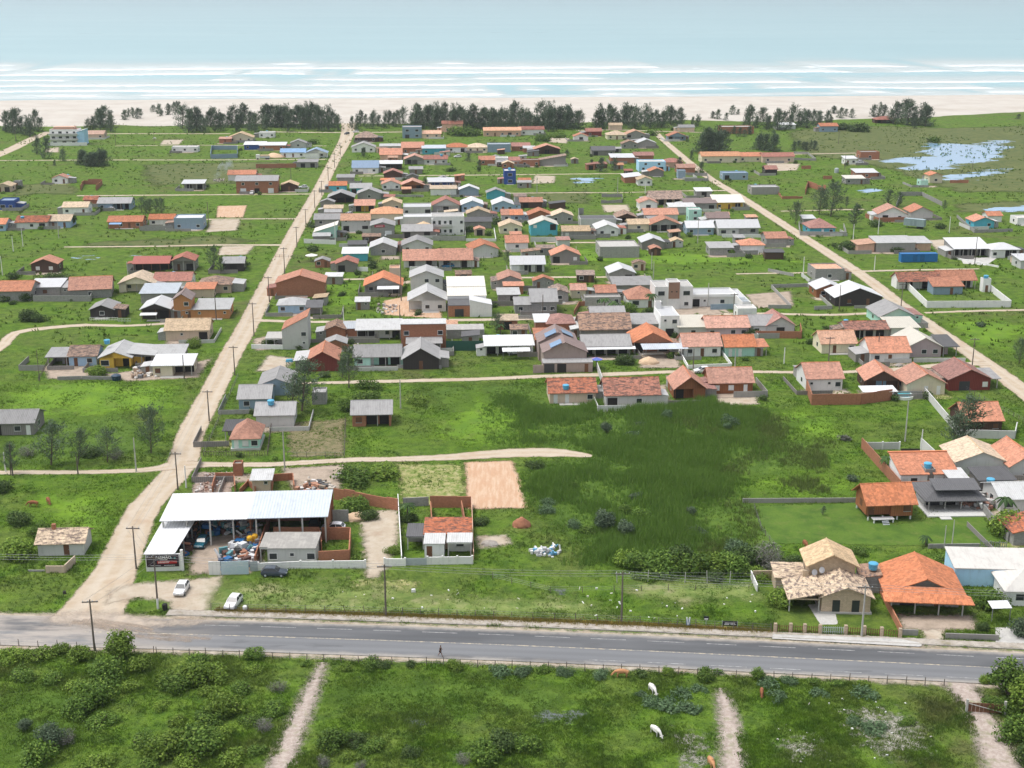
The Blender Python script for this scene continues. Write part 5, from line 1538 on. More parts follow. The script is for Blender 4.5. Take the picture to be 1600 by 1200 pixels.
 (1413,528,44,8,2.8,'sf','C','wh','','cream sheet roof behind the lilac house',{}),
 (1390,567,62,9,2.8,'gx','T','wh','wd.','white cottage with orange roof behind a grey fence',{'rise': 2.6}),
 (1443,558,54,11,2.8,'gy','C','pk','.ww','lilac house with cream gable roof',{'rise': 2.2}),
 (1484,557,22,8,2.6,'sf','D','lg','','dark carport right of the lilac house',{'ver': 6,'posts': 2,'name': 'carport','cat': 'carport'}),
 (1288,610,56,9,3.0,'gx','T','wh','v.vw','white house with orange roof inside unfinished brick walls',{'rise': 2.4}),
 (1378,612,52,9,2.8,'gy','T','br','.B.','dark brown cabin with broad orange gable behind the little pool',{'rise': 2.2,'a': -6,'ver': 1.5}),
 (1446,617,60,9,2.8,'gy','T','cr','.DD','house with orange gable and cream garage doors',{'rise': 2.2}),
 (1514,610,66,10,2.8,'gy','R','rd','.g.s','dark red house with weathered red gable',{'rise': 2.2}),
 (1548,607,22,6,2.4,'sf','G','gw','','grey open lean-to right of the dark red house',{'ver': 4,'name': 'carport','cat': 'carport'}),
 (1535,676,60,8,2.8,'gx','T','br','o.b','dark brown house with orange roof behind white walls, under the big casuarina',{'rise': 2.6,'ver': 1.5,'vspan': (0,.5)}),
]
for (x,y,w,d,h,rf,rc,wc,ft,lb,kw) in HD:
    Hs(x,y,w,d,h,rf,rc,wc,ft,lb,**kw)

# ---- houses made of several volumes
def Root(name, x, y, label, cat='house', a=0.0):
    r = empty(name, at(x, y), R(GA + a))
    tag(r, label, cat)
    return r, ppm(y)

# white three-storey beach building
r, s = Root('beach_building', 100, 227, 'white three-storey beach building with stacked balconies and red roof terrace', 'building')
vol(r,0,1.6,16,9,8.6,'flat','R','wh','WoW/WWWW/wWww',side='')
vol(r,9.6,1.0,4,10,7.4,'sl','S','sb','',rise=1.2,side='')
for z in (2.9, 5.7):
    bx('balcony', wallmat('wh'), r, -8.4, 8.4, -.2, 1.6, z, z + .2)
    bx('railing', wallmat('lg'), r, -8.4, 8.4, -.25, -.12, z + .2, z + 1.05)
bx('parapet', wallmat('pe'), r, -6, 6, 3, 8.5, 8.7, 10.2)
bx('garden_wall', wallmat('wh'), r, -8.5, 14, -3.2, -3.0, 0, 1.9)

# white two-storey block with balconies
r, s = Root('apartment_block', 700, 367, 'white two-storey apartment block with small balconies', 'building')
vol(r,0,0,12.2,9,6.6,'flat','I','wh','wlwl.w/wlwl.w',side='',fine=True,wsc=.8)
for z in (.1, 3.2):
    bx('balcony', wallmat('wh'), r, -4.6, 1.6, -1.0, -.02, z, z + .15)
    bx('railing', wallmat('lg'), r, -4.6, 1.6, -1.05, -.95, z + .15, z + .9)
bx('porch_slab', wallmat('wh'), r, -6.1, -5.6, -1.2, -.02, 0, 6.2)

# big white hall in three tiers
r, s = Root('workshop_hall', 731, 495, 'big building with white roofs stepping down in three tiers', 'building')
vol(r,0,14,11,9,5.6,'sf','C','dk','',rise=1.0,oh=.15,side='')
vol(r,0,6.2,11,7.6,4.6,'sf','C','wh','',rise=.8,oh=.15,side='')
vol(r,-2.4,.2,6.0,5.8,3.2,'sf','D','bk','.g.',rise=.5,oh=.1,side='')
vol(r,3.7,-.3,6.2,6.3,3.4,'sr','W','wh','',rise=1.4,oh=.08,side='')

# the white villa with a brown tower panel
r, s = Root('villa', 1078, 482, 'big white flat-roofed villa with a brown tower panel', 'villa')
vol(r,-4.8,0,11.0,9,6.2,'flat','I','wh','vDw/W.W',side='w',fine=True)
vol(r,-4.9,-.5,3.4,5,7.6,'flat','I','wh','',side='')
bx('tower_panel',plain('brown_cladding',(.33,.20,.14),.8,scale=2),r,-6.5,-3.3,-.62,-.52,3.1,7.9)
bx('window', glassmat(), r, -5.8, -5.3, -.66, -.6, 5.0, 5.3)
bx('window', glassmat(), r, -4.4, -3.9, -.66, -.6, 5.0, 5.3)
vol(r,7.3,2.2,13.0,8,3.4,'flat','W','wh','ov.w.',side='',fine=True)
vol(r,14.6,-8.0,2.4,17.5,3.2,'flat','W','wh','',side='')
bx('roof_band', wallmat('wh'), r, .8, 14, 1.6, 2.15, 2.9, 3.75)
for i in range(3):
    bx('skylight', trim('gate'), r, 13.6, 15.6, -6 + i * 2, -4.9 + i * 2, 3.25, 3.4)
occ_poly([at(1019, 478), at(1160, 480), at(1160, 440), at(1019, 430)], 0)

# house with solar panels
r, s = Root('solar_house', 880, 580, 'brown-grey house with blue solar panels on its gabled roofs', 'house')
vol(r,.6,1.5,10.5,8,4.4,'gy','P','bn','..w/',rise=2.4,side='',fine=True,oh=.35)
vol(r,-.4,9.6,9.5,8,4.8,'gy','P','bn','',rise=2.4,side='',fine=True,oh=.35)
vol(r,1.0,-1.2,12.0,2.6,2.4,'sf','G','bn','go.d',rise=.3,side='',oh=.1)
pm = plain('solar_panel_blue', (.16, .26, .40), .25, amt=.15, spec=.6)
for (cx,cy,zz) in ((-1.6,3.2,5.9),(-2.2,11.0,6.5),(2.0,11.3,6.4)):
    sgn = -1 if cx < 0 else 1
    sl = 2.4 / 5.0 * (-sgn)
    q = MB().box(-1.5, 1.5, -1.9, 1.9, 0, .06).build('solar_panel', pm, r)
    q.location = (cx, cy, zz + .25)
    q.rotation_euler = (0, math.atan(.46) * sgn, 0)

# narrow white two-storey house
r, s = Root('box_house', 1046, 526, 'narrow white two-storey house with stair block on its roof', 'house')
vol(r,0,0,5.0,11,5.4,'flat','W','wh','o/vw',side='w',fine=True)
vol(r,-1.6,9.2,1.7,1.7,7.0,'flat','V','wh','',side='')

# white-walled compound right
r, s = Root('walled_compound', 1482, 462, 'orange-roofed compound house inside long white walls with blue tank tower', 'house')
vol(r,-6.0,8,13,7,2.9,'gx','O','wh','.o.o.',rise=2.0,ver=2.2,side='',fine=True)
vol(r,6.0,8.6,11.5,7,2.9,'gx','T','wh','w.o',rise=2.2,ver=2.2,side='',fine=True)
vol(r,.3,1.5,9.0,5,2.6,'sf','T','bg','..d.',rise=1.4,side='',fine=True)
vol(r,13.3,4,2.4,2.4,3.8,'flat','V','wh','d',side='',tank=(0,1.2,3.9))

# two-storey tan stone house by the asphalt road
r, s = Root('stone_house', 1308, 958, 'two-storey tan stone house with mottled tile roof by the asphalt road', 'house', a=MA - GA + 2.0)
vol(r,1.2,0,7.2,6.4,2.8,'gy','M','st','.l.l.',rise=1.5,side='w',fine=True,oh=.55,base=.25)
vol(r,-4.9,.1,4.6,6.2,2.25,'sl','M','st','',rise=.95,ver=5,posts=2,side='',oh=.28,ohf=.6)
vol(r,.2,6.6,7.0,5.4,4.9,'gy','N','st','',rise=1.7,side='w',fine=True,oh=.6)
vol(r,-6.0,7.0,4.4,4,2.4,'sf','M','st','',rise=.5,side='',oh=.3)
for cx, cz in ((-2.6, 4.0), (-1.5, 4.4)):
    dsh = MB().lathe([(.08,0),(.30,.06),(.48,.2)],14).build('satellite_dish',plain('dish_grey',(.55,.57,.60),.5),r)
    dsh.location = (cx, 6.3, cz - .3); dsh.rotation_euler = (R(70), 0, R(20))
bx('planter', wallmat('st'), r, -4.3, -3.4, 6.0, 6.55, 3.0, 4.0)

# big orange pavilion roof
r, s = Root('pavilion_house', 1452, 962, 'house under a very large orange hip roof with posts by the asphalt road', 'house', a=MA - GA - 1.0)
vol(r,-.4,0,10.6,11,2.7,'gy','T','gr','.g.d.',rise=2.3,ver=3.2,side='w',fine=True,oh=.8,ohf=-1.6,gable=False)
rb = MB()
rb.slab([(-6.9,-1.2,2.6),(6.1,-1.2,2.6),(2.2,1.5,3.95),(-3.0,1.5,3.95)],.12)
rb.slab([(-6.9, -1.2, 2.6), (-3.0, 1.5, 3.95), (-6.9, 1.5, 2.64)], .12)
rb.slab([(6.1, -1.2, 2.6), (6.1, 1.5, 2.64), (2.2, 1.5, 3.95)], .12)
rb.build('porch_roof', roofmat('T', 'x'), r)
vol(r,-7.6,7,3.0,4.5,2.5,'sl','E','gr','',rise=.5,side='',oh=.2,tank=(.5,1.6,3.3))

# large white-roofed building, right edge
r, s = Root('white_hall', 1560, 930, 'large white-roofed hall with light blue side wall at the right edge', 'building', a=MA - GA + 1.5)
vol(r,2.5,3.0,17,6,3.0,'sf','I','sb','',rise=.8,side='',oh=.2)
vol(r,6.0,-3.6,12,6.3,2.7,'hip','I','wh','w.w',rise=1.8,side='',oh=.5)

# varnished stilt cabin
r, s = Root('stilt_cabin', 1390, 813, 'varnished wooden cabin with bright orange roof on white stilts', 'cabin', a=1.5)
vol(r,0,0,8.0,6.4,2.7,'gx','T','wd','d..b',rise=2.2,dz=.75,ver=1.0,vspan=(0,.52),side='b',fine=True,oh=.7)
for xx in (-3.8, -1.2, 1.4, 3.8):
    for yy in (.3, 6.0):
        bx('stilt', trim('white'), r, xx - .12, xx + .12, yy - .12, yy + .12, 0, .75)
bx('deck', trim('white'), r, -3.4, .4, -1.2, -.02, .62, .74)
for i in range(3):
    bx('step', trim('gate'), r, -1.9, -.7, -1.5 - i * .28, -1.24 - i * .28, .42 - i * .2, .48 - i * .2)
for xx in (-3.2, .2):
    bx('stilt', trim('white'), r, xx - .1, xx + .1, -1.15, -.95, 0, .62)

# grey pavilion
r, s = Root('grey_pavilion', 1497, 806, 'open pavilion house with dark grey sheet roof on a white deck', 'house', a=-2.0)
vol(r,0,2.5,9.0,7.0,2.7,'hip','D','lg','goo',rise=1.6,ver=2.2,side='',fine=True,oh=1.2,base=.2)
bx('deck', wallmat('lg'), r, -5.6, 5.6, -.6, 2.4, 0, .22)
bx('deck', wallmat('lg'), r, -3.6, -1.6, -1.8, -.6, 0, .14)
bx('deck', wallmat('lg'), r, -5.6, -4.7, 2.4, 10.5, 0, .21)
rb = MB(); rb.slab([(-3.6,2.2,4.02),(4.6,2.2,4.02),(4.6,6.2,4.75),(-3.6,6.2,4.75)],.1)
rb.build('upper_roof', roofmat('D', 'x'), r)

# walled orange house right
r, s = Root('walled_house', 1446, 762, 'orange-roofed white house with blue tank inside tall grey walls', 'house', a=-1.0)
vol(r,-2.3,0,5.0,7,2.7,'sf','T','wh','sw.',rise=1.7,side='',fine=True,oh=.3)
vol(r,3.7,0,4.4,7,2.7,'sf','T','wh','sw.',rise=1.7,side='',fine=True,oh=.3)
vol(r,.75,.3,1.9,3.0,3.2,'flat','V','cc','',side='',tank=(-.1,1.3,3.3))
bx('ridge_cap', roofmat('T', 'x'), r, -5.2, 6.2, 6.9, 7.4, 4.45, 4.7)
vol(r,.75,3.4,1.1,3.5,3.5,'sf','T','wh','',rise=.9,side='',oh=.05)

# cluttered plots at the right edge
Hs(1532,742,80,9,2.7,'gy','N','lg','','house with tan and rust patched gable right of the walled orange house',rise=1.9,a=-4)
Hs(1604,748,56,10,2.7,'gy','T','lg','','orange gabled house cut by the right photo edge',rise=2.2)
Hs(1500,772,26,5,2.5,'sf','L','gw','o','rickety shed with pale sheets beside the patched gable',name='shed',cat='shed',ver=3)
Hs(1556,768,54,5,2.3,'sf','D','gw','','low dark shed with blue tanks below the patched gable',name='shed',cat='shed',tank=(-1.5,-.6,1.8))
Hs(1590, 800, 56, 8, 2.6, 'gx', 'L', 'lg', 'w.', 'pale sheet roof at the right edge behind the green tree')
Hs(1604,852,44,6,2.4,'sl','O','gr','','old pinkish tile roof at the right edge beside the lawn wall',rise=1.0,name='shed',cat='shed')

# the scrapyard hall: long open shed and a wing along the road
r, s = Root('scrapyard_hall', 262, 890, 'L-shaped scrapyard shed with long white metal roofs', 'hall', a=0)
A = at(262, 890)
def loc_of(u, v):
    q = at(u, v) - A
    c_, s_ = math.cos(R(-GA)), math.sin(R(-GA))
    return (q.x * c_ - q.y * s_, q.x * s_ + q.y * c_)
# wing: follows the dirt road
f0, f1 = loc_of(229, 893), loc_of(284, 892)
lean = .42
wl = 21.0
zf, zbk = 3.1, 3.9
rt = MB()
dxr = -.02
e0, e1 = (f0[0] - .2, f0[1] - .2), (f1[0] - .9, f1[1] - .2)
b0_, b1_ = (f0[0] + 1.0, f0[1] + wl), (f1[0] + 1.2, f1[1] + wl)
rt.slab([(e0[0],e0[1],zf),(e1[0],e1[1],zf),(b1_[0],b1_[1],zbk),(b0_[0],b0_[1],zbk)],.12)
rt.build('roof', roofmat('W', 'x'), r)
wb = MB()
wb.box(f0[0], f1[0], f0[1], f0[1] + .2, 0, 2.95)
wb.build('front_wall', wallmat('wh'), r)
wb = MB()
n_ = 8
for i in range(n_):
    t0_, t1_ = i / n_, (i + 1) / n_
    xa, ya = f0[0] + 1.1 * t0_ + .02, f0[1] + .22 + (wl - .5) * t0_
    xb, yb = f0[0] + 1.1 * t1_ + .02, f0[1] + .22 + (wl - .5) * t1_
    wb.raw([(xa,ya,0),(xb,yb,0),(xb,yb,zf + (zbk - zf) * t1_ - .15),(xa,ya,zf + (zbk - zf) * t0_ - .15),(xa + .18,ya,0),(xb + .18,yb,0),(xb + .18,yb,zf + (zbk - zf) * t1_ - .15),(xa + .18,ya,zf + (zbk - zf) * t0_ - .15)],
           [(0,1,2,3),(5,4,7,6),(3,2,6,7)])
wb.build('side_wall', wallmat('gr'), r)
for i in range(5):
    xx, yy = f1[0] - .95 + 2.0 * i / 4, f1[1] + .3 + 20 * i / 4
    bx('post', trim('steel'), r, xx - .09, xx + .09, yy, yy + .18, 0, zf + (zbk - zf) * i / 4 - .15)
bx('gate_pillar', wallmat('wh'), r, f1[0] - .05, f1[0] + .35, f1[1] - .05, f1[1] + .35, 0, 3.6)
# long shed across the back; eave towards the yard
g0, g1 = loc_of(256, 852), loc_of(512, 850)
k0, k1 = loc_of(276, 812), loc_of(522, 812)
z0_, z1_ = 4.8, 5.5
rt = MB()
spx = g0[0] + (g1[0] - g0[0]) * .52
spk = k0[0] + (k1[0] - k0[0]) * .52
yg, yk = g0[1] - 1.0, g0[1] + 9.6
rt.slab([(g0[0] - .2,yg,z0_),(spx,yg,z0_),(spk,yk,z1_),(k0[0],yk,z1_)],.12)
rt.build('roof', roofmat('W', 'x'), r)
rt = MB()
rt.slab([(spx + .02,yg,z0_ + .06),(g1[0] + .2,yg,z0_ + .06),(k1[0],yk,z1_ + .06),(spk + .02,yk,z1_ + .06)],.12)
rt.build('roof', roofmat('S', 'x'), r)
wb = MB(); wb.box(k0[0] - .2, k1[0] + .0, yk - .4, yk - .2, 0, z1_ - .18); wb.build('back_wall', wallmat('bk'), r)
wb = MB(); wb.box(g1[0] - .2, g1[0], yg + 1, yk - .42, 0, z0_ - .1); wb.build('side_wall', wallmat('bk'), r)
wb = MB(); wb.box(spx - .1, spx + .1, yg + 3, yk - .42, 0, z0_ - .05); wb.build('partition', wallmat('bk'), r)
for i in range(8):
    xx = g0[0] + .3 + (g1[0] - g0[0] - .6) * i / 7
    bx('post', trim('concrete'), r, xx - .13, xx + .13, yg + .35, yg + .61, 0, z0_ - .15)
# sign board on the wing front
sg_m = plain('sign_maroon', (.028, .012, .022), .5, amt=.1, va=0)
sx0, sx1 = f0[0] + .15, f1[0] - .35
sroot = empty('shop_sign', (0, 0, 0)); sroot.parent = None
sroot.location = A + Matrix.Rotation(R(GA), 3, 'Z') @ Vector((0, f0[1] - .12, .8))
sroot.rotation_euler = (0, 0, R(GA))
tag(sroot, 'dark maroon banner with white and red lettering on the scrapyard wing wall', 'sign')
bx('board', sg_m, sroot, sx0, sx1, -.02, .06, 0, 2.0)
bx('red_band',plain('sign_red',(.42,.03,.03),.5,amt=.2,va=0),sroot,sx0 + 1.7,sx1 - .3,-.035,-.021,.55,1.02)
def text(body, size, x, z, mat, parent, y=-.05, name='lettering'):
    cu = bpy.data.curves.new(name, 'FONT')
    cu.body = body; cu.size = size; cu.align_x = 'CENTER'; cu.extrude = .004
    cu.offset = size * .02
    t = bpy.data.objects.new(name, cu); COL.objects.link(t)
    t.parent = parent; t.location = (x, y, z); t.rotation_euler = (R(90), 0, 0)
    bpy.context.view_layer.update()
    me = bpy.data.meshes.new_from_object(t)
    me.materials.clear()
    bpy.data.objects.remove(t)
    t = link(name, me, mat, parent)
    t.location = (x, y, z); t.rotation_euler = (R(90), 0, 0)
    return t
wt = plain('sign_white', (.80, .80, .80), .5, amt=.1, va=0)
text('ALEM\u00c3O', .62, (sx0 + sx1) / 2 + .15, 1.42, wt, sroot)
for (a_,b__,z_,h_,mm) in ((.42,.66,1.2,.12,wt),(.36,.72,.82,.1,wt),(.36,.70,.66,.1,wt),(.12,.44,.2,.1,wt),(.54,.88,.2,.1,wt)):
    n_ = int((b__ - a_) * 40)
    q = MB()
    for i in range(n_):
        u0 = sx0 + (sx1 - sx0) * (a_ + (b__ - a_) * i / n_)
        q.box(u0, u0 + (sx1 - sx0) * (b__ - a_) / n_ * random.uniform(.45, .8), -.045, -.036, z_, z_ + h_)
    q.build('small_print', mm, sroot)
bx('emblem',plain('sign_dark',(.05,.045,.05),.5,va=0),sroot,sx0 + .25,sx0 + 1.3,-.035,-.021,.75,1.75)
q = MB().tube((sx1 - 1.15,-.04,1.5),(sx1 - 1.15,-.02,1.5),.16,.16,12); q.tube((sx1 - .6,-.04,1.5),(sx1 - .6,-.02,1.5),.16,.16,12)
q.build('badge', plain('sign_teal', (.10, .30, .33), .5, va=0), sroot)

# grey slab house beside the scrapyard
r, s = Root('slab_house', 457, 882, 'pale house with stained flat concrete slab roof beside the scrapyard', 'house', a=-3.5)
vol(r,0,0,7.6,6.5,2.75,'hip','V','lg','w.v.w',rise=.08,side='',fine=True,oh=.12)
vol(r,-4.6,.5,1.4,6,2.7,'sf','V','lg','',rise=.02,ver=5.5,posts=2,side='',oh=.05)
# patched house with mottled roof
r, s = Root('patched_house', 697, 872, 'house with mottled orange and black tiles and pale sheet porch behind a white wall', 'house', a=-3.5)
vol(r,.1,3.6,7.6,4.6,2.7,'sf','O','pe','',rise=.9,side='',fine=True,oh=.2)
vol(r,-1.9,0,3.2,3.5,2.5,'sf','L','wh','d.',rise=.25,side='',fine=True,oh=.15)
vol(r,2.2,.3,3.9,3.2,2.6,'sf','L','wh','w',rise=.2,ver=2.4,side='',fine=True,oh=.15)
vol(r,-5.2,3.2,2.8,4.6,2.4,'sf','D','gr','',rise=.3,ver=3.5,posts=2,side='',oh=.15)
# pale tall mono-pitch house by the dirt road
r, s = Root('monopitch_house', 462, 546, 'tall pale grey house with steep orange mono-pitch roof by the dirt road', 'house', a=0)
vol(r,0,0,6.6,9,5.2,'sl','T','lg','..v/..w',rise=3.4,side='',fine=True,oh=.12)
vol(r,-5.6,2.0,4.4,6,2.4,'sf','I','wh','',rise=.2,ver=4,posts=3,side='',oh=.1)
# ================================================================ WALLS AND FENCES
def WALL(pts,h,mat,label,t=.18,pillar=0,name='garden_wall',cat='wall',closed=False,pmat=None,cap=None,ragged=0.0,h2=None,world=False):
    """a free-standing wall along photo points; one thing, with its pillars"""
    P = [Vector((p[0], p[1], 0)) if world else at(*p) for p in pts]
    if closed:
        P.append(P[0])
    root = empty(name, P[0])
    tag(root, label, cat)
    mb = MB()
    for i in range(len(P) - 1):
        a, b = P[i] - P[0], P[i + 1] - P[0]
        q = b - a
        L = q.length
        if L < .05:
            continue
        n = Vector((-q.y, q.x, 0)).normalized() * t / 2
        k = max(1, int(L / 2.0)) if ragged else 1
        for j in range(k):
            c, d = a.lerp(b, j / k), a.lerp(b, (j + 1) / k)
            if j == k - 1 and i < len(P) - 2:
                d = d - q.normalized() * (t / 2 + .003)
            hh = (h if h2 is None else h2[i]) * (1 - random.random() * ragged)
            mb.raw([c - n, d - n, d + n, c + n] + [v + Vector((0, 0, hh)) for v in (c - n, d - n, d + n, c + n)],
                   [(0,1,5,4),(1,2,6,5),(2,3,7,6),(3,0,4,7),(4,5,6,7)])
    mb.build('panel', wallmat(mat) if isinstance(mat, str) else mat, root)
    if pillar:
        pm = pmat or trim('concrete')
        for i in range(len(P) - 1):
            a, b = P[i] - P[0], P[i + 1] - P[0]
            k = max(1, int(round((b - a).length / pillar)))
            rz = math.atan2((b - a).y, (b - a).x)
            for j in range(k + (1 if i == len(P) - 2 and not closed else 0)):
                c = a.lerp(b, j / k)
                o = bx('pillar', pm, root, -.15, .15, -.15, .15, 0, h + .18)
                o.location = (c.x, c.y, 0); o.rotation_euler = (0, 0, rz)
    return root

POSTM = {}
def FENCE(pts,h,gap,label,mat='pole',wires=3,r=.06,jitter=.12,name='wire_fence',slats=False,cat='fence',world=False):
    P = [Vector((p[0], p[1], 0)) if world else at(*p) for p in pts]
    root = empty(name, P[0])
    tag(root, label, cat)
    key = (mat, h, r)
    if key not in POSTM:
        m_ = MB().tube((0, 0, 0), (0, 0, h), r, r * .85, 6).mesh('fence_post')
        m_.materials.append(trim(mat)); POSTM[key] = m_
    wm = MB()
    for i in range(len(P) - 1):
        a, b = P[i] - P[0], P[i + 1] - P[0]
        k = max(1, int(round((b - a).length / gap)))
        for j in range(k + (1 if i == len(P) - 2 else 0)):
            c = a.lerp(b, j / k)
            o = bpy.data.objects.new('post', POSTM[key]); COL.objects.link(o); o.parent = root
            o.location = (c.x, c.y, 0); o.rotation_euler = (random.uniform(-jitter, jitter) * .5, random.uniform(-jitter, jitter) * .5, random.random() * 6)
            o.scale = (1, 1, random.uniform(.85, 1.1))
        for w in range(wires):
            z = h * (.35 + .55 * w / max(1, wires - 1)) if wires > 1 else h * .85
            wm.tube((a.x, a.y, z), (b.x, b.y, z), .012 if not slats else .03, .012 if not slats else .03, 4)
    if wires:
        wm.build('wire' if not slats else 'rail', trim('steel') if not slats else trim(mat), root)
    return root

# asphalt-side property walls (left plots)
WALL([(327, 898), (345, 898)], 2.3, 'wh', 'white gate jamb wall right of the scrapyard entrance')
WALL([(346,898),(389,897)],2.3,plain('pale_blue_sheet',(.45,.56,.62),.6,(.60,.64,.66),2,.7),'pale blue sheet gate of the scrapyard',name='sheet_gate',cat='gate',t=.08)
WALL([(404,891),(470,888),(571,887)],1.25,'wh','white front wall with tall pillars before the stained slab house',pillar=5.2,pmat=wallmat('wh'))
WALL([(601, 884), (633, 884)], 1.25, 'wh', 'short white wall right of the sandy driveway', pillar=3.2, pmat=wallmat('wh'))
WALL([(668, 882), (738, 881)], 1.3, 'wh', 'white front wall of the patched house with two grille bays', pillar=2.4, pmat=wallmat('wh'))
WALL([(634, 883), (667, 882.5)], 1.2, trim('gate'), 'grey bar gate between the white walls', name='bar_gate', cat='gate', t=.06)
WALL([(391, 893), (403, 892)], 1.7, trim('gate'), 'narrow grey gate at the stained slab house', name='bar_gate', cat='gate', t=.06)
WALL([(399, 888), (421, 822)], 2.2, 'bk', 'tilting brick wall between the scrapyard and the slab house', ragged=.2)
WALL([(622, 786), (628, 884)], 1.8, 'wh', 'long thin white wall along the sandy driveway', t=.12)
WALL([(737, 789), (740, 876)], 1.6, 'pe', 'long thin pale wall on the right of the patched house', t=.12)
WALL([(672, 793), (736, 793)], 2.3, 'bk', 'brick back wall of the roofless rooms behind the patched house', ragged=.15)
WALL([(675, 828), (673, 797)], 1.9, 'bk', 'left brick wall of the roofless rooms behind the patched house', ragged=.1)
WALL([(727, 828), (721, 796)], 1.9, 'bk', 'right brick wall of the roofless rooms behind the patched house', ragged=.1)
WALL([(630, 792), (670, 790)], 1.7, 'gr', 'grey block back wall of the small lawn')
WALL([(522, 780), (622, 798)], 2.4, 'bk', 'brick and block wall behind the sandy yard', ragged=.25)
WALL([(520, 815), (545, 815)], 2.2, 'gr', 'grey block wall at the end of the long white roof')
WALL([(428, 843), (500, 843), (503, 866)], 2.3, 'bk', 'brick wall around the rear of the slab house', ragged=.1)
WALL([(503,843),(548,843),(546,878),(498,880)],2.3,'bk','roofless brick room beside the slab house',ragged=.1,name='ruined_room',cat='ruin')
WALL([(332,772),(337,752),(366,752),(368,772)],1.8,'bk','roofless brick room behind the long white roof, left',ragged=.3,name='ruined_room',cat='ruin')
WALL([(375,772),(388,758),(400,770)],1.6,'bk','broken brick corner behind the long white roof, middle',ragged=.4,name='ruined_room',cat='ruin')
WALL([(425,768),(427,752),(458,750),(460,768)],1.6,'bk','roofless brick room behind the long white roof, right',ragged=.2,name='ruined_room',cat='ruin')
Hs(409,768,28,4,2.3,'sf','L','be','.v','small shed with pale sheet roof among the brick ruins',name='shed',cat='shed')
Hs(372,744,14,2,2.2,'flat','V','bk','','tiny brick outhouse among the brick ruins',name='outhouse',cat='hut')
WALL([(72,895),(102,895),(118,880)],1.7,'be','roofless beige wall ruin below the old whitewashed hut',ragged=.35,name='ruined_room',cat='ruin')
WALL([(44, 893), (70, 893)], .6, 'gr', 'low rubble wall left of the beige ruin', ragged=.6, name='ruined_room', cat='ruin')
# right plots
WALL([(1346, 700), (1406, 768)], 2.2, 'bk', 'long left brick wall of the walled orange house')
WALL([(1407, 768.5), (1492, 766)], 2.0, 'bk', 'front brick wall of the walled orange house')
WALL([(1438, 700), (1505, 764)], 2.2, 'lg', 'right grey wall of the walled orange house')
WALL([(1352, 702), (1405, 702)], 1.5, 'lg', 'rear white wall with posts of the walled orange house', pillar=3, pmat=trim('white'))
WALL([(1407, 712), (1436, 712)], 1.5, trim('dark'), 'dark gate in the rear wall of the walled orange house', name='sheet_gate', cat='gate', t=.06)
WALL([(1160, 786), (1345, 785)], .9, 'cc', 'low dark wall behind the lawn of the stilt cabin')
WALL([(1450, 857), (1530, 856)], .8, 'cc', 'low concrete wall at the front of the lawn')
WALL([(1575, 847), (1535, 800)], 1.6, 'gr', 'grey wall on the right of the lawn')
WALL([(1176, 905), (1238, 904)], 1.6, 'st', 'tan stone wall left of the two-storey stone house', ragged=.15)
WALL([(1173, 902), (1183, 925)], 1.2, 'wh', 'short white side wall left of the stone house')
WALL([(1374, 925), (1408, 992)], 1.3, 'bk', 'sloping brick wall between the stone house and the orange pavilion roof')
WALL([(1404, 992), (1434, 993)], .9, 'cc', 'grey wall stub at the orange pavilion driveway')
WALL([(1477, 998), (1560, 1001)], .9, 'cc', 'low dark front wall of the orange pavilion house')
# stone house front fence: tan pillars with bars
r = empty('picket_fence', at(1206, 990)); tag(r, 'front fence of tan pillars and wooden bars at the stone house', 'fence')
B0 = at(1206, 990)
fp_ = [(1211,988),(1235,988),(1257,989),(1281,990),(1321,991),(1350,992),(1377,994),(1406,996)]
for i, p in enumerate(fp_):
    c = at(*p) - B0
    o = bx('pillar',wallmat('st'),r,-.22,.22,-.22,.22,0,1.45); o.location = (c.x,c.y,0)
    if i < len(fp_) - 1:
        d = at(*fp_[i + 1]) - B0
        n_ = max(3, int((d - c).length / .3))
        mm = trim('wood') if i != 3 else trim('gate')
        for j in range(1, n_):
            e = c.lerp(d, j / n_)
            o = bx('bar',mm,r,-.045,.045,-.03,.03,.05,1.15); o.location = (e.x,e.y,.05)
        w_ = MB().tube((c.x,c.y,.35),(d.x,d.y,.35),.03,.03,4); w_.tube((c.x,c.y,1.0),(d.x,d.y,1.0),.03,.03,4)
        w_.build('rail', mm, r)
patch('pavement_slab',[(1208,992),(1405,999),(1440,1006),(1440,1012),(1205,999)],'paving',.3,z=.14,occ=True)
patch('driveway',[(1262,945),(1300,940),(1310,976),(1282,976)],'paving',.3,occ=True)
patch('driveway',[(1555,980),(1600,980),(1610,1014),(1556,1014)],'paving',.3,occ=True)
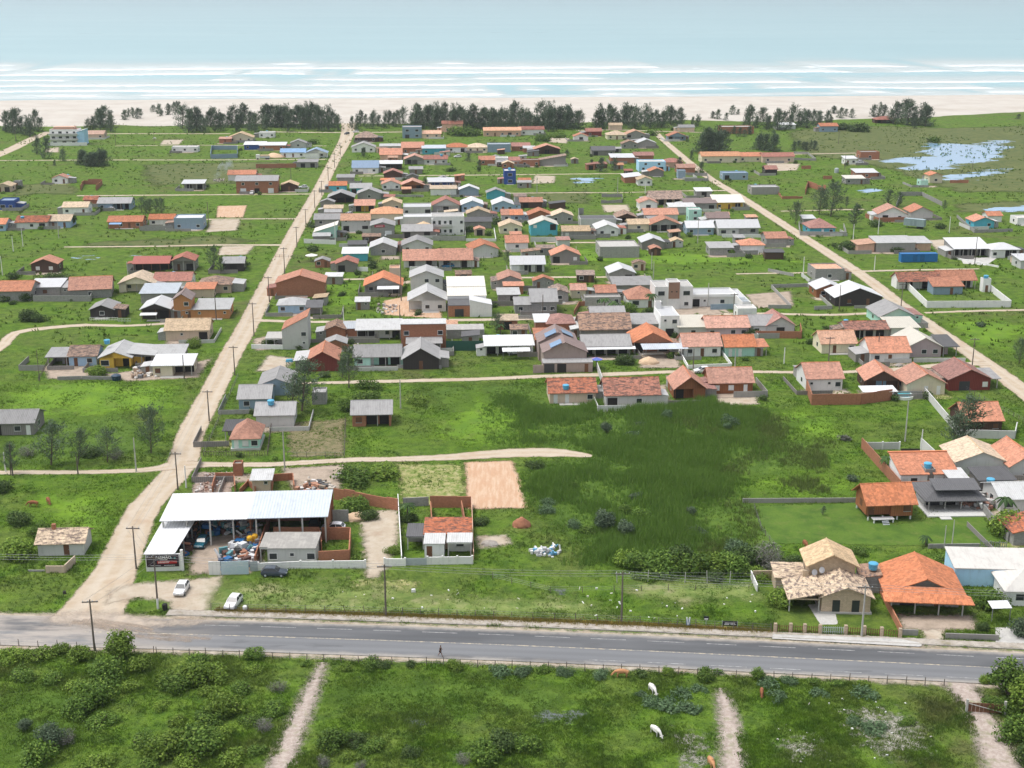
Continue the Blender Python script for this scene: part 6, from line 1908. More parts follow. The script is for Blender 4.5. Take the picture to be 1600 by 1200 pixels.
# mid and far property walls
for (pts, h, m_, lb) in (
    ([(1250,582),(1268,633),(1345,632),(1393,625)],2.6,'bk','unfinished brick wall with concrete columns around the white orange-roofed house'),
    ([(1404,438),(1448,481),(1579,480),(1537,447)],2.0,'wh','long white perimeter wall of the orange-roofed compound'),
    ([(1200,482),(1236,482),(1205,450),(1262,448),(1300,483),(1272,484)],1.1,'gr','grey block wall around the empty lot near the black cabin'),
    ([(1180, 528), (1252, 529), (1250, 515)], 2.0, 'bk', 'unfinished brick wall before the orange-gabled house'),
    ([(1342, 545), (1364, 567), (1424, 567)], 1.1, 'lg', 'grey fence wall of the white orange-roofed cottage'),
    ([(1427, 566), (1508, 566)], 1.1, 'lg', 'grey grille wall before the lilac house'),
    ([(1056,542),(1075,576),(1143,573),(1127,552)],.9,'wh','low white wall around the neat white cottage'),
    ([(833, 583), (919, 580)], 2.0, 'bn', 'brown-grey front wall of the house with solar panels'),
    ([(932, 575), (952, 632)], 1.8, 'lg', 'narrow wall between the two mossy-roofed houses'),
    ([(1444,617),(1500,684),(1585,686),(1588,672)],1.8,'lg','long pale wall around the dark brown house under the casuarina'),
    ([(1248,352),(1250,368),(1322,369),(1318,355)],1.6,'gr','grey wall around the turquoise hip-roofed house'),
    ([(1352, 340), (1372, 347), (1420, 346)], 1.8, 'bk', 'brick wall left of the large orange gable by the trailer'),
    ([(1495, 340), (1522, 364), (1582, 362)], 1.2, 'gr', 'grey wall around the turquoise gabled house'),
    ([(1400,325),(1408,306),(1440,306),(1472,322)],1.8,'gr','grey walls of an empty lot near the lagoon meadow'),
    ([(1215, 302), (1222, 311), (1254, 310)], 1.3, 'bk', 'low brick wall near the brick ruin right of the dirt road'),
    ([(1484, 403), (1560, 418)], .6, 'wh', 'low white wall beside the concrete driveway'),
    ([(1241,250),(1275,251),(1262,241),(1240,240)],1.2,'gr','grey walls at the end of the beige red-roofed house'),
    ([(400, 263), (463, 262)], 2.2, 'bk', 'long brick wall left of the dirt road near the beach'),
    ([(329,247),(331,234),(371,234),(371,247),(330,248)],2.4,'bg','blue-grey wall around a sand lot left of the dirt road'),
    ([(475, 380), (525, 382)], 1.6, 'wh', 'white wall before the mint mono-pitch house'),
    ([(530, 386), (575, 385)], 1.2, 'lg', 'pale wall stub right of the mint mono-pitch house'),
    ([(540, 423), (575, 424)], 1.4, 'wh', 'white wall below the weathered wooden cabin'),
    ([(640, 424), (684, 424)], 1.6, 'wh', 'white gate wall of the left terrace house'),
    ([(676, 376), (727, 376), (727, 360)], 1.8, 'gr', 'grey wall before the white two-storey apartment block'),
    ([(728, 377), (775, 377), (772, 360)], 1.0, 'wh', 'low white wall right of the apartment block'),
    ([(593, 307), (662, 308)], 1.0, 'gr', 'low grey wall below the orange-gabled cottages'),
    ([(218, 361), (270, 360)], 1.8, 'gr', 'grey block wall before the white orange-roofed house at left'),
    ([(52, 471), (142, 471), (145, 462)], 1.8, 'gr', 'grey block wall joining the left row of orange roofs'),
    ([(829, 378), (880, 378)], 1.8, 'lg', 'pale balcony wall before the turquoise house'),
    ([(1128, 371), (1193, 371)], 1.2, 'wh', 'white fence wall before the large white-roofed house'),
    ([(905, 353), (904, 335), (912, 335)], 2.6, 'gr', 'dark side wall of the walled house shell'),
    ([(1110, 484), (1160, 483)], 1.6, 'bg', 'blue-grey and white front wall of the villa'),
    ([(1240, 432), (1200, 424)], 1.0, 'gr', 'low grey wall along the grass behind the villa'),
    ([(620, 575), (690, 576)], .8, 'gr', 'low grey wall before the dark wooden house'),
    ([(560, 580), (622, 579)], 1.0, 'lg', 'pale low wall before the long turquoise house'),
    ([(90, 594), (128, 593), (190, 594)], .9, 'gr', 'low grey yard wall before the yellow house'),
    ([(393, 545), (446, 546)], 1.2, 'wh', 'white low wall before the tall mono-pitch house'),
    ([(800, 498), (840, 498)], 1.0, 'gr', 'grey wall stub beside the sandy entrance'),
    ([(897, 492), (905, 478), (936, 477)], 1.4, 'bk', 'brick wall before the tiny cream house'),
    ([(1070,283),(1106,283),(1105,275),(1072,274)],1.4,'gr','grey foundation walls by the right dirt road'),
    ([(697, 548), (757, 548)], 2.6, 'dk', 'dark green netting fence in front of the grey slab'),
    ([(1252, 264), (1267, 264)], 1.8, 'bk', 'broken red brick wall right of the orange hut'),
    ([(1286, 280), (1300, 280)], 1.8, 'bk', 'broken red brick wall left of the small grey house'),
    ([(1484, 286), (1513, 286)], 1.5, 'bk', 'heaped red brick wall at the lower lagoon arm'),
    ([(1258, 304), (1262, 292), (1290, 300)], 3.0, 'bk', 'tall brick ruin behind the two big casuarinas'),
    ([(126,298),(131,288),(160,288),(150,298)],2.6,'bk','roofless brick house in the left field'),
    ([(939,318),(972,317),(972,308),(940,308)],1.6,'gr','roofless grey walls beside the small pond')):
    n_ = 'garden_wall'
    if 'netting' in lb:
        WALL(pts,h,plain('green_netting',(.03,.10,.075),.8,amt=.4),lb,t=.06,name='netting_fence',cat='fence')
        continue
    if 'roofless' in lb or 'ruin' in lb or 'broken' in lb:
        WALL(pts, h, m_, lb, ragged=.3, name='ruined_room', cat='ruin')
        continue
    WALL(pts, h, m_, lb, ragged=.05 if m_ == 'bk' else 0)
# concrete slab of the netted lot
sl = MB(); c0 = at(727, 527)
sl.box(-5,5,-1.5,4.5,2.3,2.5); sl.box(-5,-4.8,-1.5,4.5,0,2.3); sl.box(4.8,5,-1.5,4.5,0,2.3); sl.box(-4.8,4.8,-1.3,-1.1,0,2.3)
tag(sl.build('slab_shed',plain('stained_slab',(.34,.33,.31),.9,(.55,.53,.50),.8,.8),loc=c0,rot=(0,0,R(GA))),'unfinished shed with flat grey concrete slab above the green netting','shed')

# wire fences
FENCE([(330,955),(416,957),(600,961),(800,968),(1000,976),(1205,988)],1.4,2.9,'post and wire fence along the town side of the asphalt road')
FENCE([(245,1022),(400,1029),(560,1036),(800,1044),(1000,1052),(1180,1060),(1475,1072)],1.25,2.4,'post and wire fence along the field side of the asphalt road')
FENCE([(0, 1008), (120, 1014), (240, 1021)], 1.2, 2.6, 'post and wire fence at the bushes left of the leaning pole')
FENCE([(964,910),(1012,911),(1070,911),(1140,912),(1175,912)],2.0,4.2,'tall fence with pale posts before the dense thicket',mat='concrete',r=.07)
FENCE([(770,905),(860,926),(960,925),(1170,920)],1.1,4.0,'low wire fence across the meadow before the thicket')
FENCE([(318, 712), (350, 640), (372, 590)], 1.2, 2.2, 'dark fence along the dirt road beside the mint cottage')
FENCE([(318,713),(418,712),(424,668)],1.1,.5,'dark paling fence before the mint cottage',wires=2,slats=True,r=.05,name='paling_fence')
FENCE([(141,501),(184,501)],1.0,.45,'white paling fence before the small black cabin',mat='white',wires=2,slats=True,r=.05,name='paling_fence')
FENCE([(185,503),(204,503)],1.1,.4,'pale green panel fence right of the white paling fence',mat='gate',wires=2,slats=True,r=.06,name='paling_fence')
FENCE([(60,595),(78,562),(100,548)],1.0,1.0,'dark fence left of the grey open carport',wires=2,slats=True)
FENCE([(450, 715), (538, 716), (540, 660)], 1.3, 2.0, 'post fence around the dry yellow plot', wires=2)
FENCE([(1178, 795), (1190, 830), (1215, 862)], 1.1, 2.0, 'post fence on the left of the stilt cabin lawn')
FENCE([(1532,856),(1572,858)],1.3,.35,'grey-green paling gate at the lawn corner',mat='steel',wires=2,slats=True,r=.07,name='paling_fence')
FENCE([(430, 402), (520, 405)], 1.0, 1.6, 'dark fence beside the white parasol', wires=2, slats=True)
FENCE([(820,430),(880,431)],1.0,.6,'grey paling fence below the dark grey cabin',wires=2,slats=True,r=.05,name='paling_fence')
FENCE([(1508, 610), (1560, 640), (1600, 660)], 1.2, 2.0, 'post fence along the right dirt road at the dark red house')

# ================================================================ POLES
def POLE(x, y, toppx, label, arm=True, mat='pole', lamp=False, white_base=False, group=None, r=.16):
    s = ppm(y)
    h = max(3.0, toppx / (s * .93))
    root = empty('utility_pole', at(x, y), R(random.uniform(-6, 6)))
    tag(root, label, 'pole', group)
    MB().tube((0,0,0),(0,0,h),r,r * .62,8).build('shaft',trim(mat),root)
    if arm:
        bx('cross_arm', trim('pole'), root, -1.1, 1.1, -.07, .07, h - .45, h - .31)
        for q in (-.95, -.3, .35, .95):
            m_ = MB().lathe([(.05, 0), (.07, .05), (.04, .12), (.06, .16)], 8)
            m_.build('insulator', trim('gate'), root, loc=(q, 0, h - .31))
    if lamp:
        m_ = MB().tube((0, 0, h - .9), (1.4, 0, h - .35), .04, .035, 6)
        m_.build('lamp_arm', trim('steel'), root)
        bx('lamp_head', trim('gate'), root, 1.3, 1.85, -.12, .12, h - .42, h - .30)
    if white_base:
        MB().tube((0,0,.0),(0,0,1.7),r * 1.12,r * 1.08,8).build('painted_base',trim('white'),root)
    return root, h

tops = {}
for (x, y, t, lb, kw) in (
    (148, 1017, 82, 'leaning wooden utility pole standing before the asphalt road', {}),
    (247, 951, 84, 'utility pole with white base beside the scrapyard sign', {'white_base': True}),
    (213, 889, 67, 'T-topped utility pole on the dirt road beside the scrapyard wing', {}),
    (278, 765, 58, 'T-topped utility pole behind the long white scrapyard roof', {}),
    (327, 658, 47, 'T-topped utility pole on the dirt road below the cream porch house', {}),
    (367, 586, 44, 'T-topped utility pole on the dirt road opposite the long beige house', {}),
    (397, 525, 50, 'T-topped utility pole on the dirt road left of the tall mono-pitch house', {}),
    (421, 472, 38, 'T-topped utility pole on the dirt road beside the long brick wall', {}),
    (445, 429, 40, 'T-topped utility pole on the dirt road left of the white parasol', {}),
    (464, 386, 30, 'T-topped utility pole on the dirt road left of the mint mono-pitch house', {}),
    (478, 352, 24, 'T-topped utility pole on the dirt road beside a round bush', {}),
    (492, 325, 26, 'T-topped utility pole on the dirt road left of the dark open shed', {}),
    (503, 306, 22, 'T-topped utility pole on the dirt road at the field edge, seventh from the beach', {}),
    (513, 282, 20, 'T-topped utility pole on the dirt road left of the turquoise cottage', {}),
    (523, 262, 20, 'T-topped utility pole on the dirt road left of the steel blue roof', {}),
    (532, 242, 18, 'T-topped utility pole on the dirt road nearest the beach', {}),
    (291, 762, 34, 'short white concrete pole beside the brick ruins', {'arm': False, 'mat': 'white'}),
    (213, 737, 52, 'grey pole on the left cross track nearest the dirt road', {'arm': False, 'mat': 'concrete'}),
    (122, 741, 28, 'short dark pole on the left cross track', {'arm': False}),
    (9, 737, 30, 'stubby white concrete pole at the left edge of the cross track', {'arm': False, 'mat': 'white'}),
    (20, 743, 48, 'tall thin dark pole at the left edge of the cross track', {'arm': False}),
    (445, 735, 62, 'double pole beside the dry yellow plot', {'arm': False, 'mat': 'concrete'}),
    (603, 963, 82, 'utility pole behind the roadside fence, left of the two', {}),
    (971, 972, 80, 'utility pole behind the roadside fence, right of the two', {'white_base': False}),
    (1346, 995, 82, 'utility pole with pale base before the stone house', {'mat': 'concrete'}),
    (626, 638, 44, 'twin grey pole in the meadow above the unfinished brick house', {'arm': False, 'mat': 'concrete'}),
    (625, 504, 26, 'pole before the patchy white roof', {'arm': False}),
    (537, 503, 22, 'white pole on the cross street above the small brick house', {'arm': False, 'mat': 'white'}),
    (1414, 690, 64, 'grey pole in the meadow left of the big casuarina', {'arm': False, 'mat': 'concrete'}),
    (1438, 714, 42, 'white concrete pole at the walled orange house', {'arm': False, 'mat': 'white'}),
    (1475, 857, 36, 'left of two slim poles on the cabin lawn', {'arm': False, 'mat': 'concrete', 'r': .1}),
    (1487, 856, 44, 'right of two slim poles on the cabin lawn', {'arm': False, 'mat': 'concrete', 'r': .1}),
    (1294, 574, 46, 'pole on the lawn before the cream cottage', {}),
    (1225, 568, 24, 'short white pole on the lawn left of the cream cottage', {'arm': False, 'mat': 'white'}),
    (1371, 562, 40, 'pole before the white orange-roofed cottage', {'arm': False}),
    (1519, 572, 42, 'T-topped utility pole on the right dirt road beside the lilac house', {}),
    (1311, 485, 38, 'pole before the wide black cabin', {'arm': False}),
    (1408, 478, 34, 'T-topped pole on the right dirt road at the white compound', {}),
    (1255, 429, 26, 'white concrete pole in the grass left of the grey block house', {'arm': False, 'mat': 'white'}),
    (1366, 423, 22, 'white concrete pole left of the blue container', {'arm': False, 'mat': 'white'}),
    (1372, 366, 24, 'white concrete pole below the large orange gable', {'arm': False, 'mat': 'white'}),
    (1333, 374, 22, 'white concrete pole right of the turquoise hip-roofed house', {'arm': False, 'mat': 'white'}),
    (1483, 364, 24, 'white concrete pole right of the grey trailer', {'arm': False, 'mat': 'white'}),
    (1523, 412, 40, 'dark pole before the columned porch', {'arm': False}),
    (1588, 415, 22, 'white concrete pole at the right edge', {'arm': False, 'mat': 'white'}),
    (1320, 265, 22, 'pole near the small white hut', {'arm': False}),
    (1519, 268, 16, 'thin pole at the lagoon', {'arm': False, 'r': .12}),
    (1310, 225, 20, 'pole in the marsh', {'arm': False}),
    (1021, 436, 26, 'pole left of the white villa', {'arm': False, 'mat': 'concrete'}),
    (1106, 480, 36, 'pole before the villa driveway', {'arm': False, 'mat': 'concrete'}),
    (1146, 492, 32, 'dark pole on the street before the villa wall', {}),
    (1083, 580, 34, 'pole on the street before the neat white cottage', {'arm': False}),
    (1148, 578, 32, 'pole before the mint cottage', {'arm': False, 'mat': 'concrete'}),
    (848, 500, 38, 'pole before the bare grey taller house', {'arm': False}),
    (900, 406, 20, 'pole before the dark grey cabin', {'arm': False, 'mat': 'concrete'}),
    (1018, 300 + 122, 26, 'pole in the grass above the white villa', {'arm': False, 'mat': 'concrete'}),
    (965, 303, 24, 'pole in the grass near the small pond', {'arm': False, 'mat': 'concrete'}),
    (839, 302, 24, 'pole on the cross track left of the small pond', {'arm': False, 'mat': 'concrete'}),
    (1008, 303, 20, 'white pole before the white two-windowed cottage', {'arm': False, 'mat': 'white'}),
    (1090, 380, 34, 'pole below the grey house with small white roof', {'arm': False, 'mat': 'concrete'}),
    (700, 500 + 6, 30, 'pole beside the big three-tier building', {'arm': False}),
    (627, 470, 90, 'tall pole between the orange gable and the sandy yard', {'arm': False}),
    (524, 378, 30, 'white pole right of the mint mono-pitch house', {'arm': False, 'mat': 'white'}),
    (92, 372, 28, 'pole before the light blue tan-roofed house', {'arm': False, 'mat': 'concrete'}),
    (36, 385, 28, 'white pole in the left field', {'arm': False, 'mat': 'white'}),
    (21, 393, 22, 'second white pole in the left field, nearer the edge', {'arm': False, 'mat': 'white'}),
    (326, 352, 34, 'pole beside the two sand lots', {'arm': False}),
    (200, 432, 22, 'pole left of the red-brown sheet roof', {'arm': False, 'mat': 'concrete'}),
    (338, 500, 40, 'pole before the orange-walled house', {'arm': False}),
    (288, 592, 36, 'pole before the cream porch house', {'arm': False}),
    (62, 596, 48, 'slim pole left of the low yard wall', {'arm': False, 'r': .1}),
    (25, 222, 22, 'pole on the sandy road left of the beach building', {'arm': False}),
    (181, 226, 16, 'pole right of the long low beige house', {'arm': False}),
    (241, 222, 18, 'thin pole at the dunes', {'arm': False, 'r': .12}),
    (455, 284, 20, 'pole before the dark wooden tan-gabled cabin', {'arm': False}),
    (4, 430, 28, 'white pole at the left photo edge', {'arm': False, 'mat': 'white'})):
    r_, h_ = POLE(x, y, t, lb, **kw)
    tops[(x, y)] = (r_.location.copy(), h_)

def WIRE(chain, label, n=3, dz=.35, spread=.9):
    root = empty('power_line', (0, 0, 0)); tag(root, label, 'power line')
    pts = []
    for c in chain:
        if c in tops:
            pts.append(tops[c][0] + Vector((0, 0, tops[c][1] - .25)))
        else:
            pts.append(Vector(c))
    for k in range(n):
        mb = MB()
        for a, b in zip(pts[:-1], pts[1:]):
            q = (b - a); L = q.length
            nrm = Vector((-q.y, q.x, 0)).normalized() * (spread * (k / max(1, n - 1) - .5) * 2)
            prev = None
            for i in range(13):
                t = i / 12
                p = a.lerp(b, t) + nrm + Vector((0, 0, -4 * t * (1 - t) * L * .012))
                if prev is not None:
                    mb.tube(prev, p, .018, .018, 4)
                prev = p
        mb.build('cable', trim('steel'), root)
W1,W2,W3,W4 = (247,951),(603,963),(971,972),(1346,995)
pl = tops[W1][0] + Vector((-60, 4, 8.5)); pr = tops[W4][0] + Vector((55, -4, 8.5))
WIRE([tuple(pl), W1, W2, W3, W4, tuple(pr)], 'overhead power line along the asphalt road')
WIRE([W1,(213,889),(278,765),(327,658),(367,586),(397,525),(421,472),(445,429),(464,386),(478,352),(492,325)],'overhead power line along the left dirt road')
WIRE([(148, 1017), W1], 'power line crossing the asphalt road to the leaning pole', n=2)

# ================================================================ VEHICLES
def car_mesh_parts():
    L, Wd = 4.1, 1.7
    # half sections along the length: x (front at -L/2), then outline as (y, z)
    def sect(x, w, zs):
        return [(x, y * w, z) for y, z in zs]
    st = [(-2.05,.74,.42,.66),(-1.95,.80,.30,.74),(-1.3,.85,.26,.84),(-.75,.86,.24,.92),(.9,.86,.24,.95),(1.6,.85,.26,.96),(1.95,.81,.32,.92),(2.05,.74,.45,.80)]
    mb = MB()
    ring = []
    for x, w, zl, zh in st:
        ring.append([(x,-w * .96,zl),(x,-w,zl + .18),(x,-w,(zl + zh) / 2 + .08),(x,-w * .93,zh),(x,w * .93,zh),(x,w,(zl + zh) / 2 + .08),(x,w,zl + .18),(x,w * .96,zl)])
    vs = [p for rr in ring for p in rr]
    fs = []
    for i in range(len(ring) - 1):
        for k in range(8):
            a, b = i * 8 + k, i * 8 + (k + 1) % 8
            fs.append((a, a + 8, b + 8, b))
    fs.append(tuple(range(8))); n = (len(ring) - 1) * 8
    fs.append(tuple(range(n + 7, n - 1, -1)))
    mb.raw(vs, fs)
    # roof panel
    rf = [(-.18,.62,1.40),(.2,.64,1.45),(1.0,.63,1.44),(1.45,.60,1.38)]
    for i in range(len(rf) - 1):
        a, b = rf[i], rf[i + 1]
        mb.raw([(a[0],-a[1],a[2]),(a[0],a[1],a[2]),(b[0],b[1],b[2]),(b[0],-b[1],b[2]),(a[0],-a[1],a[2] - .05),(a[0],a[1],a[2] - .05),(b[0],b[1],b[2] - .05),(b[0],-b[1],b[2] - .05)],
               [(0,3,2,1),(4,5,6,7),(0,1,5,4),(1,2,6,5),(2,3,7,6),(3,0,4,7)])
    # pillars
    for s in (-1, 1):
        for (x0, x1) in ((-.18, -.78), (.55, .58), (1.45, 1.85)):
            mb.tube((x0, s * .63, 1.38), (x1, s * .80, .93), .035, .045, 5)
    gl = MB()
    A = [(-.80, .79, .92), (1.88, .76, .93)]
    B = [(-.20, .62, 1.38), (1.44, .60, 1.37)]
    gl.raw([(A[0][0],-A[0][1],A[0][2]),(A[0][0],A[0][1],A[0][2]),(A[1][0],A[1][1],A[1][2]),(A[1][0],-A[1][1],A[1][2]),
            (B[0][0],-B[0][1],B[0][2]),(B[0][0],B[0][1],B[0][2]),(B[1][0],B[1][1],B[1][2]),(B[1][0],-B[1][1],B[1][2])],
           [(0,1,5,4),(1,2,6,5),(2,3,7,6),(3,0,4,7),(4,5,6,7)])
    wh = MB().tube((0, -.11, 0), (0, .11, 0), .31, .31, 14)
    rim = MB().tube((0, -.115, 0), (0, .115, 0), .19, .19, 10)
    return mb.mesh('car_body'), gl.mesh('car_glass'), wh.mesh('car_tyre'), rim.mesh('car_rim')
CARP = None
def CAR(x,y,rz,paint_,label,sc_=(1,1,1),bonnet=False,name='parked_car',z=0.03,cat='car'):
    global CARP
    if CARP is None:
        CARP = car_mesh_parts()
    b_, g_, w_, r_ = CARP
    root = empty(name, at(x, y, 0) + Vector((0, 0, z)), R(rz)); tag(root, label, cat)
    root.scale = sc_
    pm = plain('car_paint_' + paint_[0], paint_[1], .25, amt=.08, va=0, spec=.6)
    for me in (b_,):
        o = bpy.data.objects.new('body', me.copy()); o.data.materials.append(pm); COL.objects.link(o); o.parent = root
    o = bpy.data.objects.new('windows', g_); COL.objects.link(o); o.parent = root
    if not g_.materials: g_.materials.append(glassmat())
    if not w_.materials: w_.materials.append(trim('rubber'))
    if not r_.materials: r_.materials.append(trim('gate'))
    for sx_ in (-1.25, 1.3):
        for sy in (-.78, .78):
            o = bpy.data.objects.new('wheel', w_); COL.objects.link(o); o.parent = root; o.location = (sx_, sy, .31)
            q = bpy.data.objects.new('rim', r_); COL.objects.link(q); q.parent = o
    for sy in (-.55, .55):
        bx('headlight', trim('gate'), root, -2.04, -1.90, sy - .17, sy + .17, .58, .72)
        bx('tail_light',plain('red_lamp',(.35,.02,.02),.4,va=0),root,1.95,2.045,sy - .15,sy + .15,.66,.84)
    bx('number_plate', trim('gate'), root, -2.075, -2.03, -.2, .2, .45, .56)
    if bonnet:
        q = MB().box(-.03, .03, -.7, .7, 0, 1.1).build('bonnet', pm, root)
        q.location = (-.85, 0, .93); q.rotation_euler = (0, R(-28), 0)
    return root
white,navy,teal = ('white',(.78,.78,.79)),('navy',(.045,.06,.08)),('teal',(.02,.12,.17))
CAR(284, 925, 88, white, 'white car facing the road in the sandy scrapyard entrance')
CAR(365, 946, 80, white, 'white car parked on the grass right of the scrapyard entrance')
CAR(429, 899, 178, navy, 'dark blue hatchback parked before the white front wall')
CAR(521, 829, -4, white, 'white hatchback with open bonnet at the end of the long shed', bonnet=True)
CAR(316, 852, 84, teal, 'teal blue car inside the scrapyard')
CAR(491, 823, 90, ('black', (.02, .02, .022)), 'black car under the long shed roof')
CAR(1097, 582, 12, white, 'white car on the street before the long orange roof')
CAR(700, 418, 20, ('blue', (.03, .22, .45)), 'blue car at the right terrace house')
CAR(806, 553, 5, white, 'white car under the long open veranda')
CAR(605, 369, 90, white, 'white car in the grey garage doorway')
CAR(1342, 256, 10, white, 'white car beside the small white lagoon hut', sc_=(1.1, 1.1, 1.3))
CAR(474, 294, 10, white, 'white car beside the dark tan-gabled cabin')
CAR(542, 210, 60, ('black', (.02, .02, .022)), 'dark car on the sand at the beach end of the dirt road')
CAR(556, 207, 10, white, 'white car parked at the beach end of the dirt road')
CAR(715, 246, 10, white, 'white car beside the orange hip roof near the beach')
CAR(544, 297 + 40, 30, white, 'white car between the yellow porch house and grey orange-roofed house')
CAR(394, 303, 90, white, 'white car at the white garage doors of the two-storey brick house')
CAR(172, 329, 0, white, 'pale car under the blue-grey house garage roof')
CAR(948, 602, 80, white, 'white car left of the big mossy orange roof')
# truck by the brick wall
r = empty('truck', at(411, 249), R(5)); tag(r, 'white truck with sand-coloured load near the blue-roofed house', 'truck')
bx('cab',trim('white'),r,-3.6,-1.7,-1.1,1.1,.6,2.6); bx('windscreen',glassmat(),r,-3.64,-3.58,-1.0,1.0,1.6,2.4); bx('bed',trim('gate'),r,-1.6,3.6,-1.15,1.15,.8,1.7)
bx('load',plain('sandy_load',(.6,.45,.3),.95),r,-1.4,3.4,-1.0,1.0,1.7,2.3)
for q in (-2.7, 1.8, 2.8):
    for sy in (-1, 1):
        o = bpy.data.objects.new('wheel', CARP[2]); COL.objects.link(o); o.parent = r; o.location = (q, sy, .45); o.scale = (1.5, 1.4, 1.5)

# containers and trailer
def CONTAINER(x, y, wpx, d, h, col, label, rz=0, trailer=False, name='container'):
    s = ppm(y); w = wpx / s
    root = empty(name, at(x, y), R(GA + rz)); tag(root, label, 'container' if not trailer else 'trailer')
    pm = plain('steel_' + label.split()[0] + name, col, .5, amt=.35)
    z = .9 if trailer else .15
    mb = MB()
    n = int(w / .28)
    for i in range(n):                       # corrugated long side
        x0 = -w / 2 + w * i / n; x1 = x0 + w / n
        dd = .05 if i % 2 else 0
        mb.face([(x0,-dd,z),(x1,-dd,z),(x1,-dd,z + h),(x0,-dd,z + h)])
    mb.box(-w / 2, w / 2, .06, d, z, z + h)
    mb.build('body', pm, root)
    bx('roof_rim', pm, root, -w / 2 - .03, w / 2 + .03, -.08, d + .03, z + h + .003, z + h + .09)
    for i in range(2):
        bx('door',plain('steel_door_' + label.split()[0],tuple(c * .8 for c in col),.5),root,-w / 2 + w * (.32 + .2 * i),-w / 2 + w * (.44 + .2 * i),-.10,-.055,z + .3,z + h - .3)
    if trailer:
        for q in (w * .2, w * .35):
            for yy in (.4, d - .4):
                o = bpy.data.objects.new('wheel', CARP[2]); COL.objects.link(o); o.parent = root; o.location = (q, yy, .5); o.scale = (1.6, 1.6, 1.6)
        bx('leg', trim('steel'), root, -w * .35, -w * .35 + .2, .5, .8, 0, z)
    else:
        for q in (-w / 2 + .3, w / 2 - .3):
            bx('skid', trim('concrete'), root, q - .25, q + .25, 0, d, 0, .15)
    return root
CONTAINER(1436, 410, 58, 2.5, 2.7, (.02, .16, .42), 'blue shipping container in the grass')
CONTAINER(1427,357,32,2.5,2.6,(.30,.38,.40),'grey box trailer below the large orange gable',rz=-38,trailer=True,name='box_trailer')

# ================================================================ PERSON AND ANIMALS
def skin_obj(name,verts,edges,radii,mat,parent=None,root=0,sub=2,loc=(0,0,0),rz=0.0,scale=1.0):
    me = bpy.data.meshes.new(name)
    me.from_pydata([tuple(v) for v in verts], edges, [])
    o = bpy.data.objects.new(name, me); COL.objects.link(o)
    md = o.modifiers.new('Skin', 'SKIN')
    if not me.skin_vertices:
        bm = bmesh.new(); bm.from_mesh(me); bm.verts.layers.skin.verify(); bm.to_mesh(me); bm.free()
    for i, r in enumerate(radii):
        me.skin_vertices[0].data[i].radius = r if isinstance(r, tuple) else (r, r)
        me.skin_vertices[0].data[i].use_root = (i == root)
    md.use_smooth_shade = True
    s = o.modifiers.new('Sub', 'SUBSURF'); s.levels = sub; s.render_levels = sub
    me.materials.append(mat)
    o.parent = parent; o.location = loc; o.rotation_euler = (0, 0, rz); o.scale = (scale,) * 3
    return o

pr_ = empty('person', at(688, 1027) + Vector((0, 0, .1)), R(MA)); tag(pr_, 'person in dark top and shorts walking along the asphalt road edge', 'person')
V = [(0,0,.95),(.02,0,1.15),(.03,0,1.38),(.05,0,1.50),(.07,0,1.60),(.08,0,1.72),
     (.03,-.19,1.42),(-.06,-.24,1.18),(.06,-.26,.96),(.03,.19,1.42),(.12,.24,1.17),(.28,.25,1.02),
     (0,-.10,.90),(.20,-.10,.52),(.30,-.10,.10),(.42,-.10,.05),(0,.10,.90),(-.10,.10,.50),(-.34,.10,.18),(-.27,.10,.08),
     (.07, -.265, .88), (.34, .25, .97)]
E = [(0,1),(1,2),(2,3),(3,4),(4,5),(2,6),(6,7),(7,8),(2,9),(9,10),(10,11),(0,12),(12,13),(13,14),(14,15),(0,16),(16,17),(17,18),(18,19),(8,20),(11,21)]
Rr = [.15,.135,.15,.06,.085,.085,.065,.048,.036,.065,.048,.036,.095,.062,.042,.035,.095,.062,.042,.035,.04,.04]
skin_obj('body',V,E,Rr,plain('skin',(.22,.12,.08),.6,amt=.1,va=0),pr_)
# clothes a little outside the body
skin_obj('shirt',[V[0],V[1],V[2],V[6],V[9],(-.015,-.215,1.30),(.075,.215,1.30)],[(0,1),(1,2),(2,3),(2,4),(3,5),(4,6)],[.165,.155,.17,.085,.085,.07,.07],plain('black_cloth',(.012,.012,.014),.9,amt=.1,va=0),pr_)
skin_obj('shorts',[(0,0,.97),V[12],(.14,-.10,.62),V[16],(-.075,.10,.60)],[(0,1),(1,2),(0,3),(3,4)],[.165,.115,.088,.115,.088],plain('dark_shorts',(.02,.012,.02),.9,amt=.1,va=0),pr_)
skin_obj('hair',[(.055,0,1.70),(.05,0,1.77)],[(0,1)],[.092,.075],plain('dark_hair',(.01,.008,.007),.7,amt=.1,va=0),pr_)

